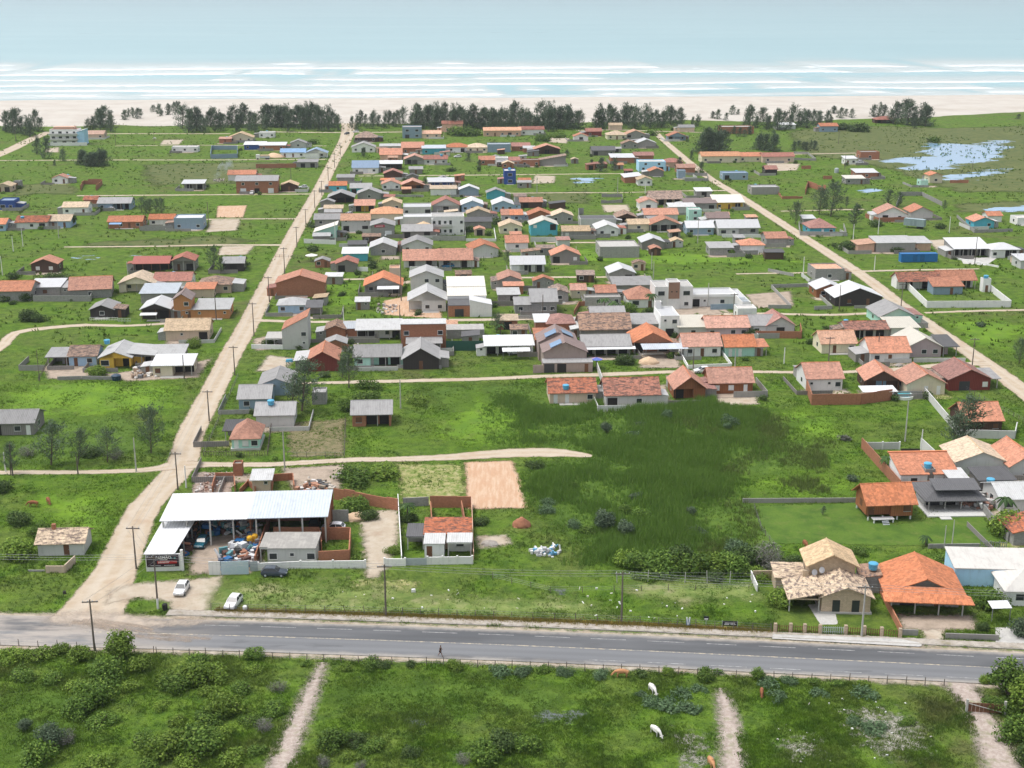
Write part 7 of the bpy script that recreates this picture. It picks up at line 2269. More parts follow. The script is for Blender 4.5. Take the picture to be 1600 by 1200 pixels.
def COW(x, y, rz, mat, label, graze=True, sc_=1.0, cat='cow', name='cow'):
    root = empty(name, at(x, y), R(rz)); tag(root, label, cat)
    root.scale = (sc_ * .88,) * 3
    hz = .35 if graze else 1.35
    hx = 1.62 if graze else 1.55
    V = [(-.75,0,1.12),(-.35,0,1.05),(.15,0,1.03),(.62,0,1.10),(.95,0,1.08),(1.28,0,.78 if graze else 1.30),(hx - .08,0,hz + .15),(hx + .12,0,hz - .10),
         (-.78,-.20,.85),(-.66,-.21,.58),(-.80,-.21,.34),(-.78,-.21,.05),(-.78,.20,.85),(-.56,.21,.58),(-.68,.21,.34),(-.66,.21,.05),
         (.62,-.20,.78),(.64,-.20,.42),(.62,-.20,.05),(.62,.20,.78),(.76,.20,.42),(.74,.20,.05),(-1.0,0,1.14),(-1.08,0,.60)]
    E = [(0,1),(1,2),(2,3),(3,4),(4,5),(5,6),(6,7),(0,8),(8,9),(9,10),(10,11),(0,12),(12,13),(13,14),(14,15),(3,16),(16,17),(17,18),(3,19),(19,20),(20,21),(0,22),(22,23)]
    Rr = [.30,.36,.37,.36,.24,.17,.14,.085,.16,.10,.06,.065,.16,.10,.06,.065,.13,.075,.065,.13,.075,.065,.045,.035]
    skin_obj('body', V, E, Rr, mat, root, root=2)
    for s in (-1, 1):
        e = MB().slab([(hx - .22,s * .10,hz + .26),(hx - .18,s * .32,hz + .24),(hx - .10,s * .30,hz + .18),(hx - .10,s * .10,hz + .22)],.03)
        e.build('ear', mat, root)
        if cat == 'cow': MB().tube((hx - .2,s * .08,hz + .3),(hx - .22,s * .16,hz + .44),.03,.012,6).build('horn',trim('gate'),root)
    return root
wcow = plain('white_hide',(.70,.68,.64),.85,(.45,.43,.40),3,.5,va=0)
bcow = plain('brown_hide',(.26,.10,.045),.85,(.13,.05,.03),3,.5,va=0)
fcow = plain('fawn_hide',(.50,.25,.12),.85,(.30,.14,.07),3,.5,va=0)
COW(1019, 1082, -72, wcow, 'white cow grazing behind the leafy weeds, nearer the asphalt road')
COW(1024, 1148, -60, wcow, 'white cow grazing in the open near field, farther from the road')
COW(972, 1058, 178, fcow, 'fawn cow at the bushes by the field fence')
COW(1190, 1086, -100, bcow, 'small brown cow beside the weeds right of the right field path', sc_=.8)
COW(1111, 1198, -80, fcow, 'orange-brown cow at the bottom edge beside the field path')
COW(1258, 855, -85, bcow, 'brown cow on the meadow above the stone house')
COW(53, 792, 175, bcow, 'brown cow in the left meadow, left of two')
COW(76, 787, -60, bcow, 'brown cow in the left meadow, right of two')
COW(242, 218, 170, wcow, 'white horse grazing in the field near the dunes', cat='horse', name='horse')

# ================================================================ SIGNS AND SMALL THINGS
def SIGNB(x, y, w, h, z, label, face, marks, posts=2):
    root = empty('road_sign', at(x, y), R(MA)); tag(root, label, 'sign')
    bx('board', face, root, -w / 2, w / 2, -.03, .03, z, z + h)
    for i in range(posts):
        q = (-w / 2 - .05 if i == 0 else w / 2 + .05) if posts == 2 else 0
        bx('post', trim('gate'), root, q - .035, q + .035, .035, .10, 0, z + h)
    for (x0, x1, z0, z1, mm) in marks:
        bx('lettering', mm, root, x0 * w - w / 2, x1 * w - w / 2, -.045, -.032, z + z0 * h, z + z1 * h)
dkf = plain('sign_black', (.015, .018, .022), .5, va=0, amt=.1)
SIGNB(1140,982,2.1,.75,.45,'wide dark advertising board with white lettering at the roadside',dkf,[(.15,.48,.50,.62,wt),(.52,.85,.52,.64,wt),(.12,.45,.2,.34,wt),(.55,.9,.25,.36,wt)])
SIGNB(1103,979,.75,.55,1.1,'small dark sign with white panel on a single post',dkf,[(.15,.85,.1,.42,wt)],posts=1)
r = empty('vee_sign', at(1075, 980), R(MA)); tag(r, 'white and blue V-shaped sign at the roadside', 'sign')
q = MB()
for s in (-1, 1):
    q.raw([(s * .32,-.03,1.6),(s * .14,-.03,1.6),(-.05 * s * 0,-.03,.45),(s * .12,-.03,.3),(s * .32,.03,1.6),(s * .14,.03,1.6),(0,.03,.45),(s * .12,.03,.3)],
          [(0,1,2,3),(7,6,5,4),(0,4,5,1),(1,5,6,2),(2,6,7,3),(3,7,4,0)])
q.build('chevron', plain('sign_pale', (.75, .80, .84), .5, va=0), r)
bx('panel',plain('sign_blue_grey',(.12,.22,.32),.5,va=0),r,-.3,.3,.04,.06,.25,1.2)
bx('post', trim('gate'), r, -.04, .04, .07, .12, 0, 1.4)
# red sign on the grey garage
r = empty('shop_sign', at(598, 370), R(GA)); tag(r, 'red sign board on the gable of the grey garage hall', 'sign')
bx('board',plain('sign_pink_red',(.55,.03,.08),.5,va=0),r,-2.9,.8,-.16,-.06,3.6,4.5)
bx('lettering', wt, r, -2.4, .3, -.19, -.165, 3.95, 4.15)

def PARASOL(x, y, rad, h, col, label, stripes=None):
    root = empty('parasol', at(x, y)); tag(root, label, 'parasol')
    MB().tube((0,0,0),(0,0,h),.035,.03,6).build('pole',trim('steel'),root)
    n = 12
    for k in range(2 if stripes else 1):
        mb = MB()
        for i in range(n):
            if stripes and (i // (n // 2)) != k:
                continue
            a0, a1 = 2 * math.pi * i / n, 2 * math.pi * (i + 1) / n
            mb.slab([(0, 0, h + .02), (rad * math.cos(a0), rad * math.sin(a0), h - rad * .28), (rad * math.cos(a1), rad * math.sin(a1), h - rad * .28)], .03)
        mb.build('canopy', plain('canopy_' + (('%.2f%.2f' % (col[0], col[2])) if k == 0 else 'alt%.2f' % stripes[2]), col if k == 0 else stripes, .8, amt=.15), root)
PARASOL(487, 408, 2.1, 2.6, (.70, .69, .66), 'white parasol in the garden right of the dirt road')
PARASOL(932,575,1.5,2.7,(.62,.38,.52),'pink and blue parasol beside the house with solar panels',stripes=(.10,.14,.42))

def PILE(x, y, rx, h, mat, label, name='sand_pile', cat='pile', seed=1):
    root_me = bmesh.new()
    bmesh.ops.create_icosphere(root_me, subdivisions=3, radius=1)
    for v in root_me.verts:
        n_ = mnoise.noise(v.co * 2.2 + Vector((seed * 3.1, 0, 0)))
        rr = math.hypot(v.co.x, v.co.y)
        z = max(0.0, v.co.z)
        v.co = Vector((v.co.x * rx * (1 + .25 * n_), v.co.y * rx * .75 * (1 + .25 * n_), (z * h * (1 - .35 * rr) * (1 + .3 * n_)) - .03))
    me = bpy.data.meshes.new(name); root_me.to_mesh(me); root_me.free(); me.shade_smooth()
    o = link(name, me, mat, loc=at(x, y)); tag(o, label, cat)
sm_,dm_ = plain('loose_sand',(.58,.42,.28),.95,(.42,.30,.2),1.5,.6,bmp=.05),plain('loose_rubble',(.33,.30,.27),.95,(.50,.47,.44),2.5,.8,bmp=.12)
PILE(1013, 567, 2.6, 1.6, sm_, 'heap of building sand under the orange gable with carport', seed=1)
PILE(556, 810, 2.4, 1.1, sm_, 'low sand heap beside the bush in the sandy yard', seed=2)
PILE(430, 246, 5.5, 2.6, sm_, 'large sand heap beside the white truck', seed=3)
PILE(1118, 475, 1.8, 1.0, dm_, 'small gravel heap before the villa wing', name='gravel_pile', seed=4)
PILE(765, 850, 1.6, .7, dm_, 'grey rubble heap in the grass right of the patched house', name='rubble_pile', seed=5)
PILE(535, 745, 2.0, 1.0, dm_, 'grey rubble heap on the weedy mound', name='rubble_pile', seed=6)
PILE(1404, 572, 1.0, .8, dm_, 'pale gravel heap before the white orange-roofed cottage', name='gravel_pile', seed=7)
PILE(815, 822, 1.6, 1.8, wallmat('bk'), 'broken brick lump at the reed edge', name='rubble_pile', seed=8)

# scrap: what nobody could count
def SCRAP(name, label, poly, n, smin, smax, cols, hmax=1.0, kind='stuff'):
    P = np.array([(at(*p).x, at(*p).y) for p in poly]); lo, hi = P.min(0), P.max(0)
    mb, mi = MB(), []
    c = 0
    while c < n:
        q = lo + rng.random(2) * (hi - lo)
        if sdist(q[None], P)[0] < 0:
            continue
        c += 1
        a, b_, h_ = rng.uniform(smin, smax, 3)
        z0 = rng.random() ** 2 * hmax
        k = len(mb.f)
        t = rng.random()
        if t < .65:
            mb.box(q[0] - a / 2, q[0] + a / 2, q[1] - b_ / 2, q[1] + b_ / 2, z0, z0 + h_ * .7, rot=rng.random() * 3.1)
        else:
            p0 = Vector((q[0], q[1], z0)); d = Vector((rng.normal(), rng.normal(), rng.random() * .8)).normalized() * b_ * 1.3
            mb.tube(p0, p0 + d, a * .3, a * .28, 7)
        mi += [int(rng.integers(len(cols)))] * (len(mb.f) - k)
    me = mb.mesh(name)
    for i, cc in enumerate(cols):
        me.materials.append(plain('scrap_%.2f_%.2f_%.2f' % cc, cc, .6, amt=.3, scale=3))
    me.polygons.foreach_set('material_index', np.array(mi, dtype=np.int32))
    o = link(name, me); tag(o, label, 'scrap', kind=kind)
    return o
SC = [(.62,.63,.64),(.30,.31,.33),(.05,.07,.12),(.02,.12,.30),(.10,.05,.04),(.35,.16,.10),(.03,.03,.03),(.12,.28,.30),(.50,.50,.47)]
SCRAP('scrap_heap','heap of car parts and appliances in the scrapyard',[(345,893),(392,890),(412,835),(398,832),(372,850),(345,870)],150,.4,1.6,SC,1.0)
SCRAP('scrap_heap','scrap stacked under the long scrapyard roof',[(322,838),(398,834),(400,818),(318,818)],150,.4,1.5,SC,1.6)
SCRAP('scrap_heap','scrap along the wing of the scrapyard',[(282,868),(296,868),(312,822),(300,822)],60,.3,1.2,SC[2:7],1.2)
SCRAP('rubbish_heap','white and blue rubbish dumped in the meadow before the reeds',[(826,862),(870,852),(884,862),(860,872),(830,868)],60,.2,.9,[(.75,.75,.75),(.72,.72,.70),(.15,.38,.58),(.5,.5,.5)],.5)
SCRAP('rubble_heap','timber and brick rubble behind the long white roof',[(462,772),(520,770),(515,755),(480,758)],110,.3,1.3,[(.38,.20,.13),(.42,.38,.33),(.30,.24,.18),(.55,.54,.52),(.08,.08,.08)],.6)
SCRAP('rubble_heap','demolition rubble left of the brick ruins',[(306,770),(330,770),(362,742),(318,742)],160,.15,.6,[(.40,.31,.27),(.36,.28,.24),(.62,.60,.58),(.33,.20,.15)],.1)
SCRAP('clutter','broken sheets and planks in the yard at the right edge',[(1500,780),(1545,775),(1560,792),(1540,800),(1505,795)],110,.3,1.5,[(.42,.41,.40),(.60,.60,.58),(.30,.16,.12),(.20,.19,.18)],.9)
SCRAP('clutter','yard clutter before the yellow house',[(205,592),(245,590),(240,575),(212,575)],60,.3,1.2,[(.62,.60,.56),(.35,.25,.18),(.15,.15,.16),(.45,.40,.33)],.4)
SCRAP('clutter','building rubble beside the small brick house',[(505,545),(560,540),(620,545),(600,552),(520,552)],90,.2,.9,[(.62,.60,.58),(.40,.2,.13),(.5,.48,.44)],.3)
SCRAP('litter','pale litter and stones scattered over the near right field',[(1240,1090),(1450,1090),(1470,1200),(1180,1200)],40,.08,.3,[(.70,.70,.68),(.55,.52,.48)],.02)
SCRAP('litter','litter scattered over the meadow beyond the asphalt road',[(340,930),(960,915),(1180,930),(1190,975),(400,950)],40,.1,.4,[(.75,.75,.74),(.62,.6,.56)],.02)
SCRAP('lot_rubble','bricks and planks on the bare yard of the grey gable house',[(585,490),(615,490),(622,478),(590,475)],50,.2,.8,[(.30,.26,.24),(.66,.65,.63),(.45,.40,.35)],.2)

# yellow tanks in the scrapyard
for (x, y, lb) in ((391, 855, 'yellow plastic tank standing in the scrap, left of two'), (399, 852, 'yellow plastic tank standing in the scrap, right of two')):
    o = MB().lathe([(.45,0),(.5,.15),(.5,1.1),(.35,1.3),(.15,1.35)],12).build('plastic_tank',plain('yellow_plastic',(.75,.42,.03),.4,va=0),None,loc=at(x,y) + Vector((0,0,.7)))
    tag(o, lb, 'tank')
# round pool
r = empty('swimming_pool', at(1411, 621)); tag(r, 'small round turquoise pool beside the dark brown cabin', 'pool')
MB().lathe([(2.3,0),(2.35,.7),(2.15,.72),(2.1,.5)],28).build('rim',trim('white'),r)
MB().tube((0,0,.5),(0,0,.6),2.12,2.12,28).build('water',plain('pool_water',(.10,.55,.62),.1,amt=.1,va=0),r)
# blue tarp, tank stand, barrels
for (x, y, sx_, sy_, sz_, m_, nm, lb, ct) in (
    (657, 299, 2.6, 1.4, 1.2, trim('blue'), 'covered_trailer', 'bright blue tarp-covered trailer beside the orange gable', 'trailer'),
    (452, 565, 1.8, 1.2, .6, trim('blue'), 'blue_tarp', 'blue tarp lying on the sandy yard', 'tarp'),
    (1086, 620, 1.7, 1.5, 2.2, trim('blue'), 'tank_stand', 'blue covered tank stand before the brown cabin', 'tank'),
    (646, 925, .7, .5, .5, trim('white'), 'white_box', 'white box lying in the roadside meadow', 'box'),
    (101, 928, .5, .3, .5, trim('dark'), 'field_marker', 'small black marker board in the left meadow', 'marker')):
    h_ = MB()
    h_.raw([(-sx_ / 2,-sy_ / 2,0),(sx_ / 2,-sy_ / 2,0),(sx_ / 2,sy_ / 2,0),(-sx_ / 2,sy_ / 2,0),(-sx_ * .42,-sy_ * .4,sz_ * .9),(sx_ * .42,-sy_ * .4,sz_),(sx_ * .40,sy_ * .4,sz_),(-sx_ * .42,sy_ * .4,sz_ * .92)],
           [(0,3,2,1),(4,5,6,7),(0,1,5,4),(1,2,6,5),(2,3,7,6),(3,0,4,7)])
    tag(h_.build(nm,m_,None,loc=at(x,y) + Vector((0,0,.02)),rot=(0,0,R(GA))),lb,ct)
for (x, y, lb) in ((182, 594, 'dark blue round tank on the ground before the yellow house'), (1268, 448, 'black water tank lying by the block wall')):
    tag(MB().lathe([(.9,0),(1.0,.1),(1.15,1.2),(.6,1.45)],14).build('water_tank',plain('dark_blue_plastic',(.03,.06,.10),.4,va=0),None,loc=at(x,y)),lb,'tank')
tag(MB().lathe([(1.1,0),(1.1,2.0),(.6,2.4)],14).build('water_tank',trim('gate'),None,loc=at(1307,270)),'pale grey tank tower in the meadow','tank')
# trash bin by the pole, white bin
tag(MB().lathe([(.35,0),(.4,.2),(.42,.9),(.3,1.0)],10).build('rubbish_bag',trim('rubber'),None,loc=at(258,953)),'black rubbish bag at the foot of the white-based pole','bag')
tag(MB().lathe([(.3,0),(.34,.7),(.2,.8)],10).build('white_bin',trim('white'),None,loc=at(383,954)),'white drum beside the roadside fence','bin')
# wooden gate on the right field track
r = empty('farm_gate', at(1510, 1113), R(MA - 2)); tag(r, 'dark wooden farm gate across the right field track', 'gate')
for i in range(9):
    bx('board', trim('wood'), r, .15 + i * .48, .15 + i * .48 + .44, -.04, .04, .15, 1.45)
bx('post',trim('concrete'),r,-.15,.12,-.13,.13,0,1.9); bx('post',trim('concrete'),r,4.6,4.87,-.13,.13,0,1.9)
q = MB().tube((.2,-.08,1.35),(4.5,-.08,.3),.05,.05,6); q.build('brace',trim('concrete'),r)
# awnings
for (x,y,w,z,d,m_,lb) in ((607,461,6.6,2.5,3.0,roofmat('W','x'),'white sheet awning before the broad orange gable'),(948,557,14.2,2.3,1.6,roofmat('W','x'),'long white awning of the corrugated grey roof house'),
                               (234,501,4.6,2.0,1.8,roofmat('W','x'),'white awning on the black barn'),(182,358,4.6,2.2,2.0,roofmat('B','x'),'blue and white awning before the brick house at left'),
                               (1035,553,11.5,2.5,4.5,roofmat('S','x'),'grey carport sheets before the orange gable at the sand pile'),(1366,618,8.0,2.1,4.0,roofmat('W','x'),'slanting white sheet roof beside the brown cabin with pool'),
                               (806,558,7.0,2.2,2.6,roofmat('W','x'),'lower white porch sheets of the long white-roofed house'),(1555,962,3.0,2.2,2.0,roofmat('W','x'),'white porch sheet of the hall at the right edge')):
    r = empty('awning', at(x, y), R(GA)); tag(r, lb, 'awning')
    MB().slab([(-w / 2,-d,z),(w / 2,-d,z),(w / 2,-.15,z + .35),(-w / 2,-.15,z + .35)],.06).build('sheet',m_,r)
    for q in (-w / 2 + .15, w / 2 - .15):
        bx('post', trim('steel'), r, q - .05, q + .05, -d + .1, -d + .2, 0, z - .05)

# backyard sheds filling the gaps of the town rows
rs = random.Random(77); spots = [(o.location.x, o.location.y) for o in HOUSES]; made = 0
for _ in range(900):
    if made >= 64:
        break
    v_ = rs.uniform(222, 560)
    q = at(rs.uniform(480, 1220) if v_ > 296 else rs.uniform(590, 1000), v_)
    i_, j_ = int((q.y - OY0) / ORES), int((q.x - OX0) / ORES)
    if 0 <= i_ < OCC.shape[0] - 12 and OCC[max(0, i_ - 3):i_ + 12, j_ - 9:j_ + 9].any():
        continue
    near_ = min(math.hypot(q.x - a_, (q.y - b_) - 3) for a_, b_ in spots)
    if near_ < 9 or near_ > 17:
        continue
    spots.append((q.x, q.y)); made += 1
    r = empty('backyard_shed', q, R(GA + rs.uniform(-4, 4))); tag(r, 'small backyard shed between the town houses', 'shed', 'backyard sheds of the town rows')
    vol(r,0,0,rs.uniform(3.5,6.5),rs.uniform(3.5,5),rs.uniform(2.1,2.6),rs.choice(('sf','gx','gy','sl','sf')),rs.choice('GGLDETRNK'),rs.choice(('gr','gw','bk','be','lg','cc','br')),rs.choice(('d','o','wd','','dv')),side='',oh=.3)

# plot walls and paling between the town houses
rt2 = random.Random(11)
cen = [o for o in HOUSES if 190 < o.location.y < 900 and abs(o.location.x) < 330]
for o in cen:
    if rt2.random() < .6:
        c, sn = math.cos(o.rotation_euler.z), math.sin(o.rotation_euler.z)
        sd_ = rt2.choice((-1, 1)); q = rt2.uniform(6.5, 8.5) * sd_; L = rt2.uniform(8, 14)
        a_ = (o.location.x + q * c + 3 * sn, o.location.y + q * sn - 3 * c); b_ = (a_[0] - L * sn, a_[1] + L * c)
        f_ = (a_[0] - sd_ * L * .7 * c, a_[1] - sd_ * L * .7 * sn)
        r = WALL([f_,a_,b_],rt2.uniform(.9,1.5),rt2.choice(('gr','gw','gw','cc','lg')),'low weathered wall or paling between two town plots',t=.12,name='plot_wall',world=True)
        r['group'] = 'plot walls between the town houses'
        if rt2.random() < .6:
            patch('yard',[(o.location.x + u * c - w * sn,o.location.y + u * sn + w * c) for u,w in ((-5,-3.5),(5,-3.5),(5.5,1),(-5.5,1))],rt2.choice(('yard','sand','yard','straw')),1.5,world=True,res=1.5)
# ================================================================ VEGETATION
def leafmat(name, c1, c2, c3, va=.18, trans=.25):
    m, nt, b, out = nodes_of(name)
    tn = N(nt, 'ShaderNodeAttribute', attribute_name='tone')
    c = mixc(nt, ramp(nt, tn.outputs['Fac'], 0, .7), c1, c2)
    c = mixc(nt, ramp(nt, tn.outputs['Fac'], .72, 1.0), c, c3)
    c = mixc(nt,math_n(nt,'MULTIPLY',ramp(nt,noise(nt,.9,3,.6),.4,.7),.4),c,c1)
    c = vary(nt, c, va)
    nt.links.new(c, b.inputs['Base Color'])
    b.inputs['Roughness'].default_value = .65
    b.inputs['Specular IOR Level'].default_value = .25
    tr = nt.nodes.new('ShaderNodeBsdfTranslucent')
    nt.links.new(c, tr.inputs['Color'])
    mx = nt.nodes.new('ShaderNodeMixShader')
    mx.inputs[0].default_value = trans
    nt.links.new(b.outputs[0], mx.inputs[1]); nt.links.new(tr.outputs[0], mx.inputs[2])
    nt.links.new(mx.outputs[0], out.inputs['Surface'])
    return m
LM = {
    'bush': leafmat('bush_leaves',(.062,.122,.018),(.125,.218,.030),(.215,.315,.050)),
    'lime': leafmat('lime_leaves',(.090,.160,.020),(.175,.270,.032),(.250,.340,.055)),
    'dark': leafmat('dark_leaves',(.040,.075,.018),(.075,.128,.030),(.130,.185,.045)),
    'casu': leafmat('casuarina_needles',(.060,.098,.055),(.102,.148,.082),(.155,.198,.115)),
    'blue': leafmat('broad_weed_leaves',(.075,.135,.060),(.120,.195,.090),(.180,.260,.140)),
    'grey': leafmat('grey_twigs',(.10,.105,.085),(.16,.16,.135),(.22,.22,.19),trans=.05),
    'palm': leafmat('palm_fronds',(.035,.075,.02),(.06,.12,.03),(.10,.17,.05)),
}
BARK = plain('bark', (.12, .095, .075), .95, scale=4, bmp=.03)

def leaves(name, C, Nn, size, aspect, rg, droop=None):
    """one quad per leaf; C centres, Nn facing"""
    n = len(C)
    t = rg.normal(size=(n, 3)) if droop is None else droop + .35 * rg.normal(size=(n, 3))
    t -= Nn * (t * Nn).sum(1)[:, None]
    t /= np.linalg.norm(t, axis=1)[:, None] + 1e-9
    b = np.cross(Nn, t)
    s = size * rg.uniform(.6, 1.35, n)
    a, c = (t * s[:, None]) * .5, (b * (s * aspect)[:, None]) * .5
    vv = np.stack([C - a, C - c * .9 + a * .1, C + a, C + c * .9 + a * .1], 1).reshape(-1, 3)
    ff = np.arange(4 * n).reshape(n, 4)
    me = big_mesh(name, vv, ff, smooth=False)
    fattr(me, 'tone', np.repeat(rg.random(n), 4))
    return me

def bush_mesh(seed, n=1300, lobes=7, flat=.75, leaf=.20, spread=.62, asp=.62):
    rg = np.random.default_rng(seed)
    L = []
    for i in range(lobes):
        a = rg.random() * 6.28
        d = spread * math.sqrt(rg.random())
        r = rg.uniform(.28, .52)
        L.append((d * math.cos(a), d * math.sin(a), flat * (.30 + .55 * rg.random() * (1 - d * .6)), r))
    L.append((0, 0, flat * .5, .55))
    L = np.array(L)
    w = L[:, 3] ** 2; w /= w.sum()
    k = rg.choice(len(L), n, p=w)
    u = rg.normal(size=(n, 3)); u /= np.linalg.norm(u, axis=1)[:, None]
    rr = rg.random(n) ** .28
    gap = fbm(u[:, 0] * 3 + 5, u[:, 1] * 3 + u[:, 2] * 2 + 5, seed, 2)
    rr *= .82 + .36 * gap
    C = L[k, :3] + u * (L[k, 3] * rr)[:, None]
    C[:, 2] = np.abs(C[:, 2]) * (1) + .02
    nn = u + .7 * rg.normal(size=(n, 3)) + np.array([0, 0, .35])
    nn /= np.linalg.norm(nn, axis=1)[:, None]
    return leaves('bush_foliage', C, nn, leaf, asp, rg)

def stem_mesh(seed, h=.5, n=6, r=.035):
    rg = random.Random(seed)
    mb = MB()
    for i in range(n):
        a = rg.random() * 6.28
        mb.tube((0.03 * math.cos(a),.03 * math.sin(a),0),(rg.uniform(.2,.55) * math.cos(a),rg.uniform(.2,.55) * math.sin(a),h * rg.uniform(.7,1.2)),r,r * .3,5)
    return mb.mesh('bush_stem')

BUSH = {'bush': [bush_mesh(100 + i,2100,9,.75,.125) for i in range(5)],'low': [bush_mesh(120 + i,1300,10,.42,.14,.75) for i in range(4)],'mini': [bush_mesh(170 + i,420,7,.7,.24) for i in range(4)],'twig': [bush_mesh(140 + i,700,6,.9,.22,.5,.12) for i in range(2)],
        'broad': [bush_mesh(150 + i,600,11,.30,.20,.85,.7) for i in range(3)],'tall': [bush_mesh(160 + i,2300,10,1.5,.125,.5) for i in range(3)]}
STEM = [stem_mesh(i) for i in range(3)]
for me in STEM:
    me.materials.append(BARK)
BM = {}
def bmesh_mat(me, key):
    """shared mesh data carrying one leaf material"""
    k = (me.name, key)
    if k not in BM:
        c = me.copy() if me.materials else me
        if me.materials:
            c.materials.clear()
        c.materials.append(LM[key])
        BM[k] = c
    return BM[k]
BC = [0]
def BUSHP(x,y,rpx,kind,key,label,group=None,name='bush',zs=1.0,cat='bush',z=0.0):
    s = ppm(y)
    r = rpx / s
    BC[0] += 1
    root = empty(name, at(x, y) + Vector((0, 0, z)), random.random() * 6.28)
    root.scale = (r, r, r * zs)
    tag(root, label, cat, group)
    V_ = BUSH['mini' if rpx <= 14 and kind in ('bush', 'low') else kind]
    o = bpy.data.objects.new('foliage', bmesh_mat(V_[BC[0] % len(V_)], key)); COL.objects.link(o); o.parent = root
    if kind != 'broad':
        o = bpy.data.objects.new('stem', STEM[BC[0] % 3]); COL.objects.link(o); o.parent = root
    return root

